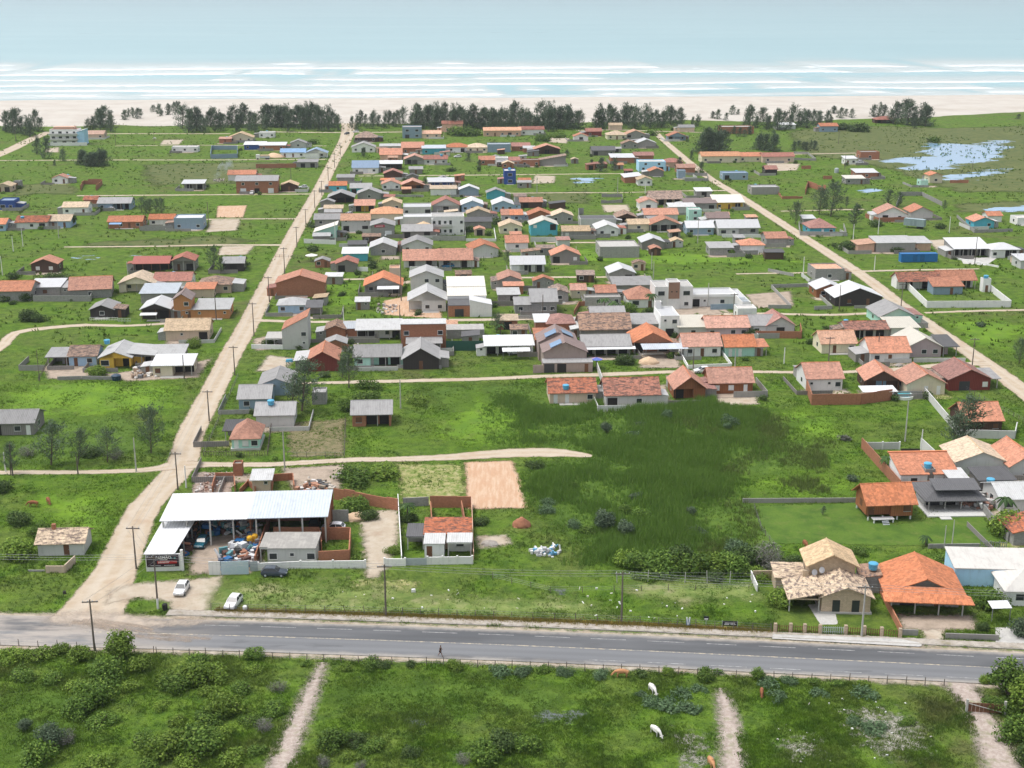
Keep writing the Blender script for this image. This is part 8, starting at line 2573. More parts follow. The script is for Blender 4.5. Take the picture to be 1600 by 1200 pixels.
# near field, left
nb = [(185,1030,30,'tall','bush','tall leafy shrub at the roadside right of the leaning pole'),(172,1062,34,'bush','bush','big round bush just below the tall roadside shrub'),
      (128,1030,24,'bush','lime','bright bush left of the leaning pole'),(95,1018,16,'bush','bush','small bush at the road fence left of the leaning pole'),
      (60,1030,26,'low','lime','low bright shrub near the left edge below the road'),(20,1030,24,'low','lime','low bright shrub at the left edge below the road'),
      (150,1095,36,'bush','dark','wide dark bush in the diagonal hedge, upper'),(122,1115,30,'bush','bush','round bush in the diagonal hedge, lower left'),
      (118,1080,26,'low','lime','pale green low bush left of the diagonal hedge'),(82,1168,26,'tall','casu','dark conical shrub in the near left field'),
      (105,1160,22,'twig','grey','grey leafless shrub beside the conical shrub'),(60,1195,34,'bush','bush','bush at the bottom edge, far left'),(40,1140,14,'tall','casu','thin small conifer in the near left field'),
      (150,1200,30,'low','lime','light low bush at the bottom edge left'),(400,1028,18,'bush','bush','bush at the road fence left of the left field path'),(310,1035,22,'low','bush','low bush under the road fence, between two bright bushes'),
      (258,1062,22,'low','lime','low bright bush right of the roadside shrub'),(300,1065,34,'bush','lime','large dark and bright bush in the left field centre'),(340,1055,28,'low','lime','bright yellow-green bush right of the large bush'),
      (275,1080,26,'bush','dark','dark bush below the bright yellow-green bush'),(380,1080,20,'low','dark','low dark bush near the left field path'),(355,1112,34,'bush','bush','big bush halfway down the left field'),
      (320,1130,26,'low','dark','low bush left of the halfway bush'),(275,1130,18,'low','bush','small bush in the open left grass'),(310,1175,40,'bush','bush','wide bush at the bottom of the left field'),
      (260,1180,38,'bush','lime','wide bright bush at the bottom left of centre'),(220,1165,26,'low','dark','low dark bush left of the wide bottom bushes'),(360,1190,26,'low','lime','low bush at the bottom edge beside the left field path'),
      (425,1110,24,'low','dark','dark bush on the left rim of the left field path'),(415,1140,20,'twig','grey','grey dry shrub on the left rim of the path'),(435,1078,18,'twig','grey','grey dry shrub at the head of the path'),
      (400, 1175, 18, 'low', 'dark', 'small dark bush at the path bottom left'),
      # middle
      (520,1165,36,'bush','bush','large bush right of the left field path'),(555,1160,26,'low','dark','dark low bush beside the large path bush'),(585,1172,26,'low','bush','low bush in the middle of the bottom field'),
      (505,1195,20,'twig','grey','grey dry shrub at the bottom of the path bush'),(565,1200,16,'twig','grey','grey dry shrub at the bottom edge middle'),(640,1178,20,'low','dark','small low bush left of the round thicket'),
      (760,1185,38,'bush','bush','large thicket bush at the bottom centre'),(790,1165,34,'bush','dark','dark thicket bush at the bottom centre right'),(822,1172,30,'bush','bush','thicket bush nearest the puddles'),(725,1192,22,'twig','grey','grey twiggy edge of the centre thicket'),
      # fence row along the field
      (575,1040,22,'low','bush','first fence-row bush right of the left field path'),(600,1042,16,'low','dark','second fence-row bush right of the left field path'),(640,1040,12,'low','dark','small fence-row bush below the walking person'),(712,1044,18,'bush','lime','leafy fence-row bush right of the walking person'),
      (780,1052,20,'broad','blue','bluish weeds under the road fence, centre'),(815,1052,20,'low','blue','bluish fence-row shrub, centre right'),(850,1050,18,'low','bush','fence-row shrub left of the fawn cow, farther'),(880,1052,18,'low','blue','fence-row shrub left of the fawn cow, middle'),(935,1056,18,'low','blue','fence-row shrub left of the fawn cow, nearest'),
      (1003,1056,14,'low','dark','dark fence-row bush right of the fawn cow'),(1043,1054,16,'bush','lime','bright fence-row bush above the white cow'),(1105,1060,22,'bush','bush','big fence-row bush left of the right field path'),(1120,1052,12,'low','bush','small fence-row bush at the head of the right field path'),
      (1000,1085,10,'broad','blue','bluish weed patch left of the upper white cow'),(1020,1100,18,'broad','blue','bluish weed patch just below the upper white cow'),(1045,1105,22,'broad','blue','large bluish weed patch in the pasture'),(1078,1108,20,'broad','blue','bluish weed patch nearest the right field path'),(1065,1085,16,'broad','blue','bluish weed patch below the bright fence-row bush'),(1092,1078,14,'broad','blue','bluish weed patch under the big fence-row bush'),
      (1183,1062,16,'tall','bush','small tree in the fence row right of the right field path'),(1200,1070,18,'broad','blue','bluish weeds below the small fence-row tree'),(1215,1090,18,'broad','blue','bluish weeds beside the small brown cow'),
      (1235,1066,18,'low','blue','bluish fence-row shrub, right field'),(1270,1068,14,'low','bush','fence-row shrub, right field centre'),(1310,1072,14,'low','bush','fence-row shrub, right field right'),(1350,1070,12,'low','lime','bright fence-row shrub, right field'),
      (1350,1085,20,'broad','blue','bluish weeds above the gravelly patch'),(1365,1140,26,'low','blue','low shrub in the middle of the gravelly patch'),(1420,1132,18,'low','bush','low shrub right on the gravelly patch'),(1335,1130,14,'broad','blue','bluish weeds left on the gravelly patch'),(1280,1085,16,'broad','blue','bluish weeds in the right field'),
      # right corner
      (1575,1085,46,'tall','bush','tall leafy tree mass over the right end of the asphalt road'),(1600,1110,50,'tall','lime','tall leafy shrub at the right edge behind the farm gate'),(1560,1110,30,'bush','bush','bush over the right post of the farm gate'),(1590,1155,44,'bush','bush','big bush right of the field track'),(1612,1195,40,'bush','dark','dark bush in the bottom right corner'),(1540,1065,16,'bush','lime','small bush at the roadside left of the tall leafy mass'),
      # thicket beyond the road
      (975,880,22,'bush','lime','bright bush at the left end of the thicket'),(1005,888,26,'bush','bush','thicket bush, second from the left'),(1035,895,30,'bush','bush','thicket bush, third from the left'),(1060,882,28,'bush','dark','dark bush at the back of the thicket'),(1085,895,30,'bush','bush','broad bush in the middle of the thicket'),(1112,888,26,'bush','lime','light bush in the middle of the thicket'),
      (1140,892,28,'bush','bush','thicket bush right of the middle'),(1165,885,26,'bush','dark','dark bush near the grey twiggy shrubs'),(1195,880,32,'twig','grey','large grey twiggy shrub at the thicket end'),(1215,892,26,'twig','grey','second grey twiggy shrub at the thicket end'),(1150,868,22,'bush','blue','bluish bush at the thicket top'),(1185,900,20,'low','lime','low bright bush at the thicket foot'),(1240,885,18,'bush','dark','dark bush left of the stone house gable'),(1120,905,18,'low','dark','low dark bush at the tall fence'),(1010,905,18,'low','bush','low bush at the left of the tall fence'),
      (945,828,26,'tall','casu','dull shrub with bare stems inside the reed bed, left'),(980,838,22,'tall','casu','dull shrub with bare stems inside the reed bed, right'),(975,800,16,'bush','bush','small shrub inside the reed bed'),
      (1300,890,30,'bush','bush','bush hidden behind the stone house'),(1375,905,26,'bush','dark','dark bush between the stone house and pavilion roof'),(1215,945,32,'bush','lime','round bright tree in the stone house garden'),(1545,945,34,'bush','bush','leafy tree beside the pavilion roof'),(1600,990,34,'bush','casu','dark tree at the right edge by the driveway'),(1536,985,16,'bush','dark','dark shrub behind the low front wall'),
      (1580,832,44,'bush','lime','wide bright green tree beside the grey pavilion'),(1345,865,20,'low','bush','low bush on the lawn slope above the stone house'),(1480,880,22,'low','bush','low growth behind the pavilion roof'),(1425,880,22,'low','dark','dark growth behind the pavilion roof'),
      # left meadow
      (26,872,40,'bush','lime','round pale tree left of the old whitewashed hut'),(60,838,26,'bush','bush','bush behind the round pale tree'),(30,820,26,'bush','dark','dark bush above the round pale tree'),(4,768,22,'bush','dark','dark bush at the left edge below the cross track'),(140,712,26,'low','dark','low dark growth under the left casuarinas'),(180,716,20,'twig','grey','grey dead brush beside the left casuarinas'),(45,712,22,'twig','grey','grey dead brush at the far left cross track'),
      # yards
      (555,795,30,'bush','bush','bush overhanging the brick wall of the sandy yard'),(575,812,20,'bush','dark','dark bush at the sand heap'),(612,865,16,'bush','lime','bush right of the sandy driveway'),(556,880,14,'bush','lime','bush left of the sandy driveway'),(560,750,40,'low','bush','weedy green mound, left half'),(598,745,36,'low','lime','weedy green mound, right half'),(640,815,16,'bush','dark','dark bush in the small lawn corner'),
      (835,730,18,'low','dark','dark bush at the reed corner by the scraped plot'),(750,820,20,'low','dark','dark weeds right of the patched house'),
      (300,542,18,'bush','lime','bush before the long beige house'),(150,585,20,'bush','lime','bush before the light blue rusty-roofed cottage'),(42,500,22,'bush','dark','dark round bush in the left field'),(62,502,16,'bush','dark','second dark bush in the left field'),(42,470,18,'bush','dark','bush before the left grey walls'),(10,470,14,'bush','dark','bush at the left edge before the grey walls'),(155,462,18,'low','dark','bush right of the large orange roof'),(85,438,24,'low','dark','bush below the brown orange-gabled cabin'),(20,435,14,'bush','dark','small bush at the left edge'),
      (420,540,18,'low','dark','dark bush at the white low wall'),(468,545,12,'bush','dark','bush at the foot of the tall mono-pitch house'),(535,462,10,'low','dark','lone dark shrub in the bright meadow'),(575,625,26,'low','bush','bush beside the grey block hut'),(545,640,22,'bush','bush','bush left of the unfinished brick house'),(655,630,22,'low','lime','bush right of the unfinished brick house'),(580,605,24,'low','bush','shrubs along the street below the turquoise house'),
      (980,488,20,'bush','bush','garden bush before the white orange-hipped house'),(1015,492,14,'bush','dark','garden bush at the villa driveway'),(1130,470,16,'bush','bush','garden bush at the villa wing'),(910,552,16,'bush','lime','bush right of the solar house roof'),(975,568,20,'bush','dark','dark bushes before the long white awning'),(1175,525,18,'bush','dark','round bush right of the long orange roof'),(922,578,10,'bush','dark','small bush at the parasol'),(905,520,16,'bush','bush','bush behind the solar house'),
      (487,355,10,'bush','dark','round bush right by the dirt road'),(536,372,12,'bush','dark','round bush right of the mint mono-pitch house'),(490,392,14,'low','dark','dark shrub above the white parasol'),(583,418,14,'bush','dark','round tree left of the terrace houses'),(776,350,12,'bush','dark','round tree right of the apartment block'),(735,362,16,'low','dark','garden shrubs right of the apartment block'),(775,400,14,'bush','bush','bush right of the orange gable at the terrace'),(488,225,12,'low','bush','shrub at the far dirt road'),
      (112,352,14,'tall','dark','dark round tree before the white tan-roofed house'),(205,355,8,'bush','dark','dark shrub before the brick house with awning'),(700,412,5,'bush','dark','potted shrub at the terrace houses'),
      (715,212,28,'low','bush','hedge left of the long peach house'),(740,211,22,'low','bush','hedge right beside the long peach house'),(845,220,20,'low','bush','green shrubs right of the long peach house'),(870,215,16,'low','bush','green shrubs further right of the peach house'),(1020,212,12,'bush','bush','shrub at the beach end of the right dirt road'),
      (1340,205,26,'low','dark','dark shrub mound on the dune, left'),(1315,203,20,'low','dark','dark shrub mound on the dune, right'),(1460,222,14,'low','bush','shrub at the marsh edge'),(705,268,10,'low','dark','dark shrubs above the navy house'),(748,268,6,'tall','dark','small conifer above the navy house'),
      (1335,507,12,'low','bush','shrub in the right meadow by the mint house'),(1533,510,10,'bush','casu','grey shrub in the far right meadow'),(1320,688,12,'bush','grey','grey shrub in the middle meadow'),(1330,750,14,'low','casu','dull shrub left of the walled orange house'),(1385,735,10,'tall','dark','palm-like shrub inside the walled orange house'),(1468,357,12,'bush','dark','dark bush right of the grey trailer'),(1372,353,18,'low','dark','dark hedge below the large orange gable'),(1400,385 + 8,20,'low','dark','dark growth before the long concrete shed'),(1325,390,24,'low','dark','dark growth left of the long concrete shed'),
      (1090,495,8,'bush','lime','small tree on the street before the villa'),(955,452 + 5,10,'low','dark','dark shrub at the long low grey roof')]
nb += [(215,1045,22,'bush','lime','bright bush right below the tall roadside shrub'),(205,1075,20,'low','bush','low bush right of the big round bush'),(160,1130,24,'low','bush','low bush at the foot of the diagonal hedge'),(30,1060,22,'low','bush','low bush at the left edge in the near field'),(85,1062,20,'low','dark','dark low bush above the diagonal hedge'),
       (325,1085,20,'low','lime','low bright bush between the large bush and halfway bush'),(395,1050,16,'low','bush','bush under the road fence near the left field path'),(250,1105,16,'low','lime','small bright bush in the open left grass'),(345,1150,22,'low','bush','bush below the halfway bush'),(295,1195,24,'low','bush','bush at the bottom edge left of the path'),(390,1130,18,'low','bush','bush left of the grey dry path shrub'),
       (545,1185,20,'low','lime','bright low bush below the large path bush'),(540,1045,14,'low','lime','small bright fence-row bush at the head of the left field path'),(230,1200,22,'low','dark','dark low bush at the bottom edge left'),(480,1040,12,'low','bush','small bush left of the path head')]
for (x, y, rp, kd, ky, lb) in nb:
    if y > 1000 and x < 480:
        rp *= 1.2
        ky = {'dark': 'bush', 'bush': ('bush', 'lime')[int(x) % 2]}.get(ky, ky)
    if 955 < x < 1250 and 860 < y < 910:
        rp *= 1.35
    BUSHP(x, y, rp, kd, ky, lb, zs=.85 if kd != 'low' else .75)

rt3 = random.Random(23)
for o in cen:
    if rt3.random() < .55:
        q = o.location + Vector((rt3.uniform(-9, 9), rt3.choice((-4, 9, 10, -5)), 0))
        b_ = empty('garden_shrub', q, rt3.random() * 6); k_ = rt3.uniform(.8, 1.9); b_.scale = (k_, k_, k_ * rt3.uniform(.8, 1.3))
        tag(b_, 'small dark garden shrub between the town houses', 'shrub', 'garden shrubs between the town houses')
        f_ = bpy.data.objects.new('foliage', bmesh_mat(BUSH['mini'][rt3.randrange(4)], rt3.choice(('dark', 'bush', 'dark')))); COL.objects.link(f_); f_.parent = b_

for i in range(18):
    BUSHP(rt3.uniform(850,1150),rt3.choice((rt3.uniform(650,695),rt3.uniform(760,850))),rt3.uniform(9,20),rt3.choice(('tall','low','bush')),rt3.choice(('casu','bush','blue')),'dull green shrub standing in the reed bed','shrubs standing in the reed bed',zs=.9)

# ---- casuarinas
def casu_mesh(seed, n=1500, lean=.08, width=.24, bare=.12, leaf=.075, cone=False):
    rg = np.random.default_rng(seed)
    mb = MB()
    nb_ = 26
    top = np.array([lean, 0, 1.0])
    mb.tube((0, 0, 0), (lean * .5, 0, .5), .018, .011, 7)
    mb.tube((lean * .5, 0, .5), (lean, 0, .98), .011, .002, 6)
    tips, org = [], []
    for i in range(nb_):
        t = bare + (1 - bare) * (i + .5) / nb_
        p = np.array([lean * t, 0, t])
        a = i * 2.4 + rg.random() * .8
        L = width * (.25 + 1.05 * math.sin(math.pi * min(1, t * .8 + .2))) * rg.uniform(.55, 1.35)
        if cone:
            L = width * (1.12 - t) ** .55 * rg.uniform(.6, 1.3)
        q = p + np.array([L * math.cos(a) + lean * .6 * L, L * math.sin(a), L * rg.uniform(.6, 1.25) * (1 if not cone else .1 + 1.2 * t)])
        mb.tube(p, q, .005, .0015, 4)
        org.append(p); tips.append(q)
    org, tips = np.array(org), np.array(tips)
    k = rg.integers(0, nb_, n)
    f = rg.random(n) ** .6
    C = org[k] + (tips[k] - org[k]) * f[:, None] + rg.normal(size=(n, 3)) * np.array([.030, .030, .035]) * (.6 + .5 * width / .24)
    d = (tips[k] - org[k]); d /= np.linalg.norm(d, axis=1)[:, None]
    nn = rg.normal(size=(n, 3)); nn /= np.linalg.norm(nn, axis=1)[:, None]
    cm = leaves('needle_crown', C, nn, leaf, .22 if not cone else .16, rg, droop=d * .8 + np.array([.15, 0, .25 if not cone else .9]))
    cm.materials.append(LM['casu'])
    tm = mb.mesh('casuarina_trunk'); tm.materials.append(BARK)
    return cm, tm
CASU = [casu_mesh(300 + i, 1300, .05 + .05 * (i % 3), .22 + .03 * (i % 4)) for i in range(5)]
CASB = [casu_mesh(340 + i, 1150, .06 + .07 * (i % 3), .30 + .05 * (i % 4), .02, .13, True) for i in range(6)]
CASF = [casu_mesh(320 + i, 1900, .07, .30 + .05 * (i % 2), .06) for i in range(3)]
TC = [0]
def TREE(x, y, hpx, label, group=None, fat=False, wx=1.0, name='casuarina_tree', cat='tree'):
    s = ppm(y)
    h = hpx / (s * 1.2)
    TC[0] += 1
    root = empty(name, at(x, y), random.uniform(-.5, .5)); tag(root, label, cat, group)
    wx *= random.uniform(.85, 1.25) * (1.25 if fat and y <= 300 else 1)
    root.scale = (h * wx, h * wx, h)
    lib = (CASF if fat else CASU) if y > 300 else CASB
    cm, tm = lib[TC[0] % len(lib)]
    for nm, me in (('crown', cm), ('trunk', tm)):
        o = bpy.data.objects.new(nm, me); COL.objects.link(o); o.parent = root
rt_ = random.Random(5)
for (x0, x1, yb, top, n, fat, wx, where) in (
    (4,66,214,172,8,False,1.1,'in the clump at the left edge'),(134,176,208,164,7,True,.9,'in the clump beside the white beach building'),(192,224,192,168,5,False,1.2,'on the left dune'),
    (234,280,186,158,6,False,1.1,'on the dune crest left of the long belt'),(284,402,208,164,18,False,1.1,'in the open belt left of the dirt road'),(405,530,206,163,22,True,.9,'in the dense belt left of the dirt road end'),
    (547,630,204,168,11,False,1.05,'right of the dirt road end'),(640,775,206,161,26,True,.9,'in the long dense belt behind the tall blue-grey house'),(775,905,206,160,24,True,.9,'in the long dense belt behind the peach house'),(926,1066,202,162,22,True,.9,'in the belt right of the sand gap'),
    (1080,1092,198,170,2,False,1.0,'standing alone right of the belt'),(1104,1158,190,169,5,False,1.2,'in the thin row on the right beach'),(1162,1300,204,165,18,False,1.1,'in the loose row on the right beach'),
    (1300,1335,186,163,4,False,1.2,'on the right dune'),(1360,1384,184,158,3,True,.9,'beside the red hip-roofed hut'),(1390,1452,198,156,6,True,1.1,'in the big clump at the right end of the beach row')):
    n = int(n * 1.1)
    for i in range(n):
        x = x0 + (x1 - x0) * (i + rt_.uniform(.15, .85)) / n
        yy = yb - rt_.uniform(0, 10) if n > 3 else yb
        TREE(x, yy, (yb - top) * rt_.uniform(.5, .95), 'dark feathery beach tree ' + where, group='beach trees ' + where, fat=fat, wx=wx)
for (x0,x1,yb,h,n,where) in ((1090,1130,240,38,7,'in the dark clump at the long cream hall'),(1176,1212,238,28,5,'in the dark clump behind the long cream hall'),(1236,1276,236,15,6,'in the dark hedge right of the hall'),(1140,1176,214,14,4,'in the hedge before the brick and white house'),(122,164,262,26,9,'in the dense grove in the left field'),(218,254,335,26,5,'in the small grove left of the sand lots')):
    for i in range(n):
        TREE(x0 + (x1 - x0) * (i + .5) / n + rt_.uniform(-2,2),yb - rt_.uniform(0,5),h * rt_.uniform(.8,1.1),'dark bushy tree ' + where,group='trees ' + where,fat=True,wx=1.05,name='dark_tree')
for (x, y, h, fat, wx, lb) in (
    (57,241,28,False,.9,'thin tree below the beach building, left'),(70,248,36,False,.9,'taller thin tree below the beach building'),(98,252,20,True,.8,'small dark tree above the cross track at left'),(85,259,10,True,1.0,'shrubby tree on the cross track at left'),
    (333,421,40,True,.85,'casuarina between the stilt house and striped roof'),(345,428,30,False,1.1,'thin casuarina before the striped roof'),
    (80,727,78,False,1.2,'tall wispy casuarina in the left meadow, left of four'),(122,725,62,False,1.1,'wispy casuarina in the left meadow, second of four'),(168,722,58,False,1.2,'pale wispy casuarina in the left meadow, third of four'),(236,708,84,True,.95,'big dense casuarina beside the dirt road'),(17,742,60,False,.9,'thin casuarina at the left edge cross track'),
    (472,642,92,False,1.15,'dark casuarina right of the blue-grey gable house'),(456,635,60,False,1.1,'smaller casuarina beside the blue-grey gable house'),(545,606,72,False,.9,'slim dark casuarina left of the turquoise house'),(535,590,45,False,.9,'slim casuarina behind the dark red cabin'),
    (776,520,34,True,1.0,'conical tree in the lot right of the three-tier building'),(1298,338,58,True,1.1,'big dark casuarina on the right, taller of two'),(1280,335,46,True,1.0,'big dark casuarina on the right, left of two'),(1243,350,38,True,.9,'dark tree beside the turquoise hip-roofed house'),(1333,357,44,False,1.0,'slim conifer left of the large orange gable'),(1322,325,20,False,1.0,'small tree behind the slim conifer'),
    (1386,325,32,False,1.0,'slim tree behind the large orange gable'),(1404,322,24,True,.9,'bushy tree behind the large orange gable'),(1475,330,18,False,1.0,'small tree at the empty lot walls'),(1500,700,96,False,1.35,'tall casuarina shading the dark brown walled house'),(1488,704,66,False,1.1,'lower casuarina beside the tall one at the dark brown house'),(1592,568,44,True,1.0,'casuarina at the right edge of the meadow'),
    (937,268,24,True,.9,'conifer before the dark grey-roofed house, left of two'),(957,266,20,True,1.2,'conifer before the dark grey-roofed house, right of two'),(924,260,12,True,1.0,'small conifer left of the pair'),(1060,262,18,True,.8,'tree behind the orange roof at the right dirt road'),(1093,270,18,True,.9,'tree right of the orange roof at the right dirt road'),(885,246,12,True,1.0,'shrubby tree right of the broad orange gable'),(567,245,16,True,.9,'tree before the grey gable near the beach'),(661,296,18,True,.9,'tree beside the blue tarp trailer'),(1080,250,16,True,.8,'tree at the red hip roof'),
    (748,262,14,True,.8,'tree above the navy two-storey house'),(730,252,14,True,.8,'round tree at the far white car'),(792,415,26,False,1.0,'tree right of the terrace orange gable'),(1285,805,18,False,1.2,'bare small tree on the lawn'),(1330,275,12,False,1.0,'small tree near the lagoon houses'),(1392,192,22,False,1.0,'thin tree at the red hip-roofed hut'),(1428,201,20,False,.9,'thin leaning tree at the end of the beach row'),(1590,186,8,True,1.4,'lone shrub on the far right sand')):
    TREE(x, y, h, lb, fat=fat, wx=wx)

# ---- palms
def PALM(x, y, hpx, label, fl=1.5):
    s = ppm(y); h = hpx / (s * .95)
    root = empty('palm_tree', at(x, y), random.random() * 6); tag(root, label, 'palm')
    MB().tube((0,0,0),(.15,0,h),.16,.10,8).build('trunk',BARK,root)
    rg = random.Random(int(x))
    for i in range(11):
        a = i * 2 * math.pi / 11 + rg.random() * .3
        mb = MB()
        pr = None
        up = rg.uniform(.3, .9)
        for k in range(6):
            t = k / 5
            c = Vector((.15 + math.cos(a) * fl * t, math.sin(a) * fl * t, h + up * fl * t - fl * 1.1 * t * t))
            w = .22 * fl * (1 - t) ** .6 * (.5 + t) + .02
            n_ = Vector((-math.sin(a), math.cos(a), 0)) * w
            cur = (c - n_ - Vector((0, 0, w * .5)), c, c + n_ - Vector((0, 0, w * .5)))
            if pr:
                mb.face([pr[0], cur[0], cur[1], pr[1]]); mb.face([pr[1], cur[1], cur[2], pr[2]])
            pr = cur
        me = mb.mesh('frond'); fattr(me, 'tone', np.full(len(me.vertices), rg.random()))
        link('frond', me, LM['palm'], root)
PALM(944, 490, 22, 'palm before the grey block annex, left of two', 2.4)
PALM(958, 494, 20, 'palm before the grey block annex, right of two', 2.4)
PALM(1568, 815, 36, 'palm rising behind the wide bright green tree', 2.2)
PALM(636, 812, 24, 'small palm at the corner of the patched house lawn', 1.8)
PALM(1384, 740, 26, 'small palm inside the walled orange house', 1.6)
PALM(782, 522, 14, 'banana-like palm below the conical tree', 1.8)
PALM(1447, 852, 14, 'young palm on the cabin lawn', 1.3)
PALM(1018, 487, 26, 'palm at the left side of the villa driveway', 2.2)

# ---- grass, reeds (blades nobody could count)
def blades(name,X,Y,H,W,mat,rg,nb_=5,spread=.14,lean=.35,label='',cat='grass'):
    n = len(X)
    x = np.repeat(X, nb_) + rg.normal(size=n * nb_) * spread
    y = np.repeat(Y, nb_) + rg.normal(size=n * nb_) * spread
    h = np.repeat(H, nb_) * rg.uniform(.6, 1.2, n * nb_)
    w = np.repeat(W, nb_) * rg.uniform(.7, 1.3, n * nb_) / 2
    a = rg.random(n * nb_) * 6.28
    dx, dy = np.cos(a) * w, np.sin(a) * w
    lx, ly = rg.normal(size=n * nb_) * lean * h, rg.normal(size=n * nb_) * lean * h
    z = np.zeros_like(x)
    vv = np.stack([np.stack([x - dx,y - dy,z],1),np.stack([x + dx,y + dy,z],1),np.stack([x + lx,y + ly,h],1)],1).reshape(-1,3)
    ff = np.arange(len(vv)).reshape(-1, 3)
    me = big_mesh(name, vv, ff, smooth=False)
    fattr(me, 'tone', np.repeat(np.repeat(rg.random(n), nb_) * .6 + rg.random(n * nb_) * .4, 3))
    o = link(name, me, mat); tag(o, label, cat, kind='stuff')
    return o

def blade_mat(name, gain=1.3):
    m, nt, b, out = nodes_of(name)
    c = grass_color(nt)
    tn = N(nt, 'ShaderNodeAttribute', attribute_name='tone')
    hs = nt.nodes.new('ShaderNodeHueSaturation')
    nt.links.new(c, hs.inputs['Color'])
    nt.links.new(math_n(nt, 'MULTIPLY_ADD', tn.outputs['Fac'], .9, gain - .45), hs.inputs['Value'])
    nt.links.new(hs.outputs[0], b.inputs['Base Color'])
    b.inputs['Roughness'].default_value = .8
    b.inputs['Specular IOR Level'].default_value = .15
    tr = nt.nodes.new('ShaderNodeBsdfTranslucent'); nt.links.new(hs.outputs[0], tr.inputs['Color'])
    mx = nt.nodes.new('ShaderNodeMixShader'); mx.inputs[0].default_value = .3
    nt.links.new(b.outputs[0], mx.inputs[1]); nt.links.new(tr.outputs[0], mx.inputs[2]); nt.links.new(mx.outputs[0], out.inputs['Surface'])
    return m
def free(X, Y):
    i = np.clip(((Y - OY0) / ORES).astype(int), 0, OCC.shape[0] - 1)
    j = np.clip(((X - OX0) / ORES).astype(int), 0, OCC.shape[1] - 1)
    return ~OCC[i, j]
gm_ = blade_mat('grass_blades')
# the stilt cabin's mown lawn and the mown verge carry no tall grass
for q in ([(1395,820),(1530,800),(1570,845),(1500,855),(1300,850),(1200,850),(1185,795),(1345,785)],[(1215,945),(1400,945),(1405,990),(1215,985)]):
    occ_poly([at(*p) for p in q])
for (n,y0,y1,hw0,hw1,hm,wd,lb) in ((85000,132,181,62,84,.34,.085,'grass of the near fields'),(60000,181,330,84,150,.36,.11,'grass of the middle meadows')):
    Y = rng.uniform(y0, y1, n * 2)
    hw = hw0 + (hw1 - hw0) * (Y - y0) / (y1 - y0)
    X = rng.uniform(-1, 1, n * 2) * hw
    cl = fbm(X / 5, Y / 5, 77, 4)
    k = free(X, Y) & (rng.random(n * 2) < np.clip((cl - .30) * 2.6, .12, 1))
    X, Y, cl = X[k][:n], Y[k][:n], cl[k][:n]
    blades('grass', X, Y, hm * (.35 + 1.5 * cl ** 2), np.full(len(X), wd), gm_, rng, 5, label=lb)
# coarse tussocks of the far fields
n = 17000
Y = rng.uniform(330, 900, n); X = rng.uniform(-1, 1, n) * (150 + (Y - 330) * .40)
k = (fbm(X / 18, Y / 24, 71, 4) + .25 * rng.random(n) > .60)
k &= (Y > OY1) | free(X, Y)
X, Y = X[k], Y[k]
blades('grass',X,Y,.35 + .8 * fbm(X / 12,Y / 12,72,3),np.full(len(X),.45),blade_mat('tussock_grass',1.0),rng,4,.35,.5,label='coarse tussocks of the far fields')
# yellowed verge grass at the kerb
vx = rng.uniform(-50, 62, 6000)
vy = np.interp(vx, [p[0] for p in off(7.9, 0)], [p[1] for p in off(7.9, 0)]) + rng.normal(size=6000) * .45
kk = (vx > VX0) & (vx < VX1)
ym = leafmat('yellow_grass',(.16,.16,.04),(.30,.22,.05),(.40,.28,.07),va=0)
blades('grass',vx[kk],vy[kk],np.full(kk.sum(),.42),np.full(kk.sum(),.08),ym,rng,5,label='yellowed grass along the town side kerb')
# reeds
rm_ = leafmat('reed_leaves',(.105,.205,.030),(.160,.275,.045),(.27,.35,.10),va=0)
RP = [(752,605),(862,628),(1040,640),(1195,636),(1212,690),(1170,740),(1122,800),(1100,850),(1010,870),(945,885),(928,872),(905,838),(838,792),(842,752),(905,733),(938,712),(880,698),(770,692),(748,650)]
P = np.array([(at(*p).x, at(*p).y) for p in RP]); lo, hi = P.min(0), P.max(0)
q = lo + rng.random((56000, 2)) * (hi - lo)
sd = sdist(q, P) + 3 + 22 * (fbm(q[:, 0] / 11, q[:, 1] / 11, 88, 4) - .5)
dn = fbm(q[:, 0] / 15, q[:, 1] / 22, 91, 4)
k_ = (sd > 0) & free(q[:, 0], q[:, 1]) & (rng.random(len(q)) < np.clip((dn - .28) * 5, .15, 1) * np.clip(sd / 8, .2, 1))
q, sd, dn = q[k_], sd[k_], dn[k_]
hh = (.7 + 3.2 * np.clip(dn - .2, 0, 1) * (.5 + fbm(q[:, 0] / 6, q[:, 1] / 6, 93, 4))) * np.clip(sd / 8, .35, 1)
blades('reeds',q[:,0],q[:,1],hh,np.full(len(q),.12),rm_,rng,6,.2,.2,label='wide green reed bed in the middle of the picture',cat='reeds')
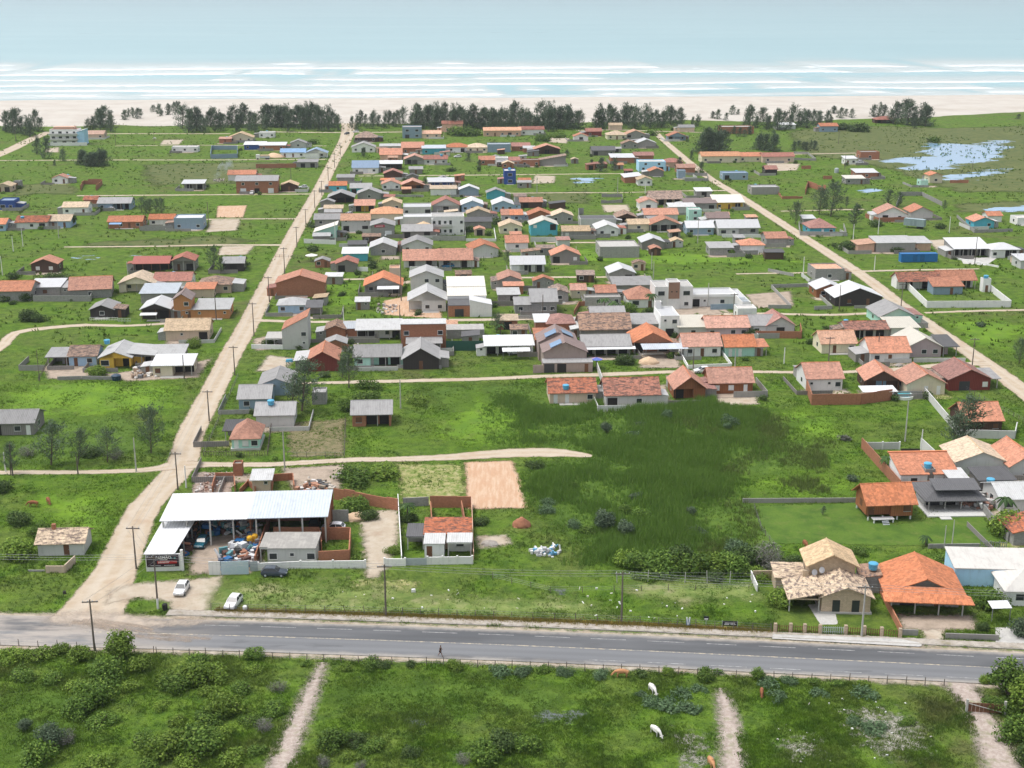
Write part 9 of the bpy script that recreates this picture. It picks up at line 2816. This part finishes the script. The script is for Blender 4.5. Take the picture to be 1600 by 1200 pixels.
# tall rank grass around the reeds and in wet hollows
RP2 = [(1000,640),(1250,640),(1300,690),(1260,760),(1170,790),(1190,850),(1100,870),(1100,760),(1180,700)]
P = np.array([(at(*p).x, at(*p).y) for p in RP2]); lo, hi = P.min(0), P.max(0)
q = lo + rng.random((14000, 2)) * (hi - lo)
q = q[(sdist(q,P) + 16 * (fbm(q[:,0] / 9,q[:,1] / 9,98,4) - .5) > 0) & free(q[:,0],q[:,1]) & (rng.random(len(q)) < np.clip(fbm(q[:,0] / 6,q[:,1] / 6,99,3) * 3 - 1.1,0,1))]
bm_ = leafmat('rank_grass',(.105,.150,.036),(.150,.205,.048),(.22,.25,.085),va=0)
blades('reeds',q[:,0],q[:,1],.5 + .9 * fbm(q[:,0] / 8,q[:,1] / 8,95,3),np.full(len(q),.12),bm_,rng,6,.2,.3,label='rank brownish growth on the right of the reed bed',cat='reeds')

# ================================================================ SMOKE AND HAZE
def volume_mat(name, col, dens, noise_scale=None):
    m = bpy.data.materials.new(name); m.use_nodes = True
    nt = m.node_tree; nt.nodes.clear()
    out = nt.nodes.new('ShaderNodeOutputMaterial'); v = nt.nodes.new('ShaderNodeVolumePrincipled')
    v.inputs['Color'].default_value = (*col, 1); v.inputs['Density'].default_value = dens; v.inputs['Anisotropy'].default_value = .2
    if noise_scale:
        f = ramp(nt, noise(nt, noise_scale, 4, .6), .42, .75)
        nt.links.new(math_n(nt, 'MULTIPLY', f, dens), v.inputs['Density'])
    nt.links.new(v.outputs[0], out.inputs['Volume'])
    return m
bm = bmesh.new()
for (x,y,z,r) in ((0,0,.8,1.2),(1.0,.2,2.2,1.7),(2.4,.3,3.8,2.3),(4.0,.6,5.6,2.8),(6.2,.8,7.2,3.2)):
    g = bmesh.ops.create_icosphere(bm, subdivisions=2, radius=r)
    for v in g['verts']:
        v.co += Vector((x, y, z))
me = bpy.data.meshes.new('smoke'); bm.to_mesh(me); bm.free()
rmz = link('smoke', me, volume_mat('smoke_blue', (.75, .84, .92), .30, .35), loc=at(336, 282))
tag(rmz, 'thin bluish smoke rising from a fire in the left field', 'smoke', kind='stuff')
SCRAP('burning_rubbish','smouldering rubbish pile in the left field',[(330,284),(352,284),(352,280),(332,280)],30,.3,.8,[(.35,.3,.27),(.5,.45,.4),(.06,.05,.05)],.3)

hz = MB().box(-17000, 17000, -2000, 29000, -2.5, 96)
hzo = hz.build('haze', None)
hzo.data.materials.append(volume_mat('haze_air', (.80, .88, .95), .00008))
tag(hzo, 'pale sea haze over the whole scene', 'haze', kind='stuff')
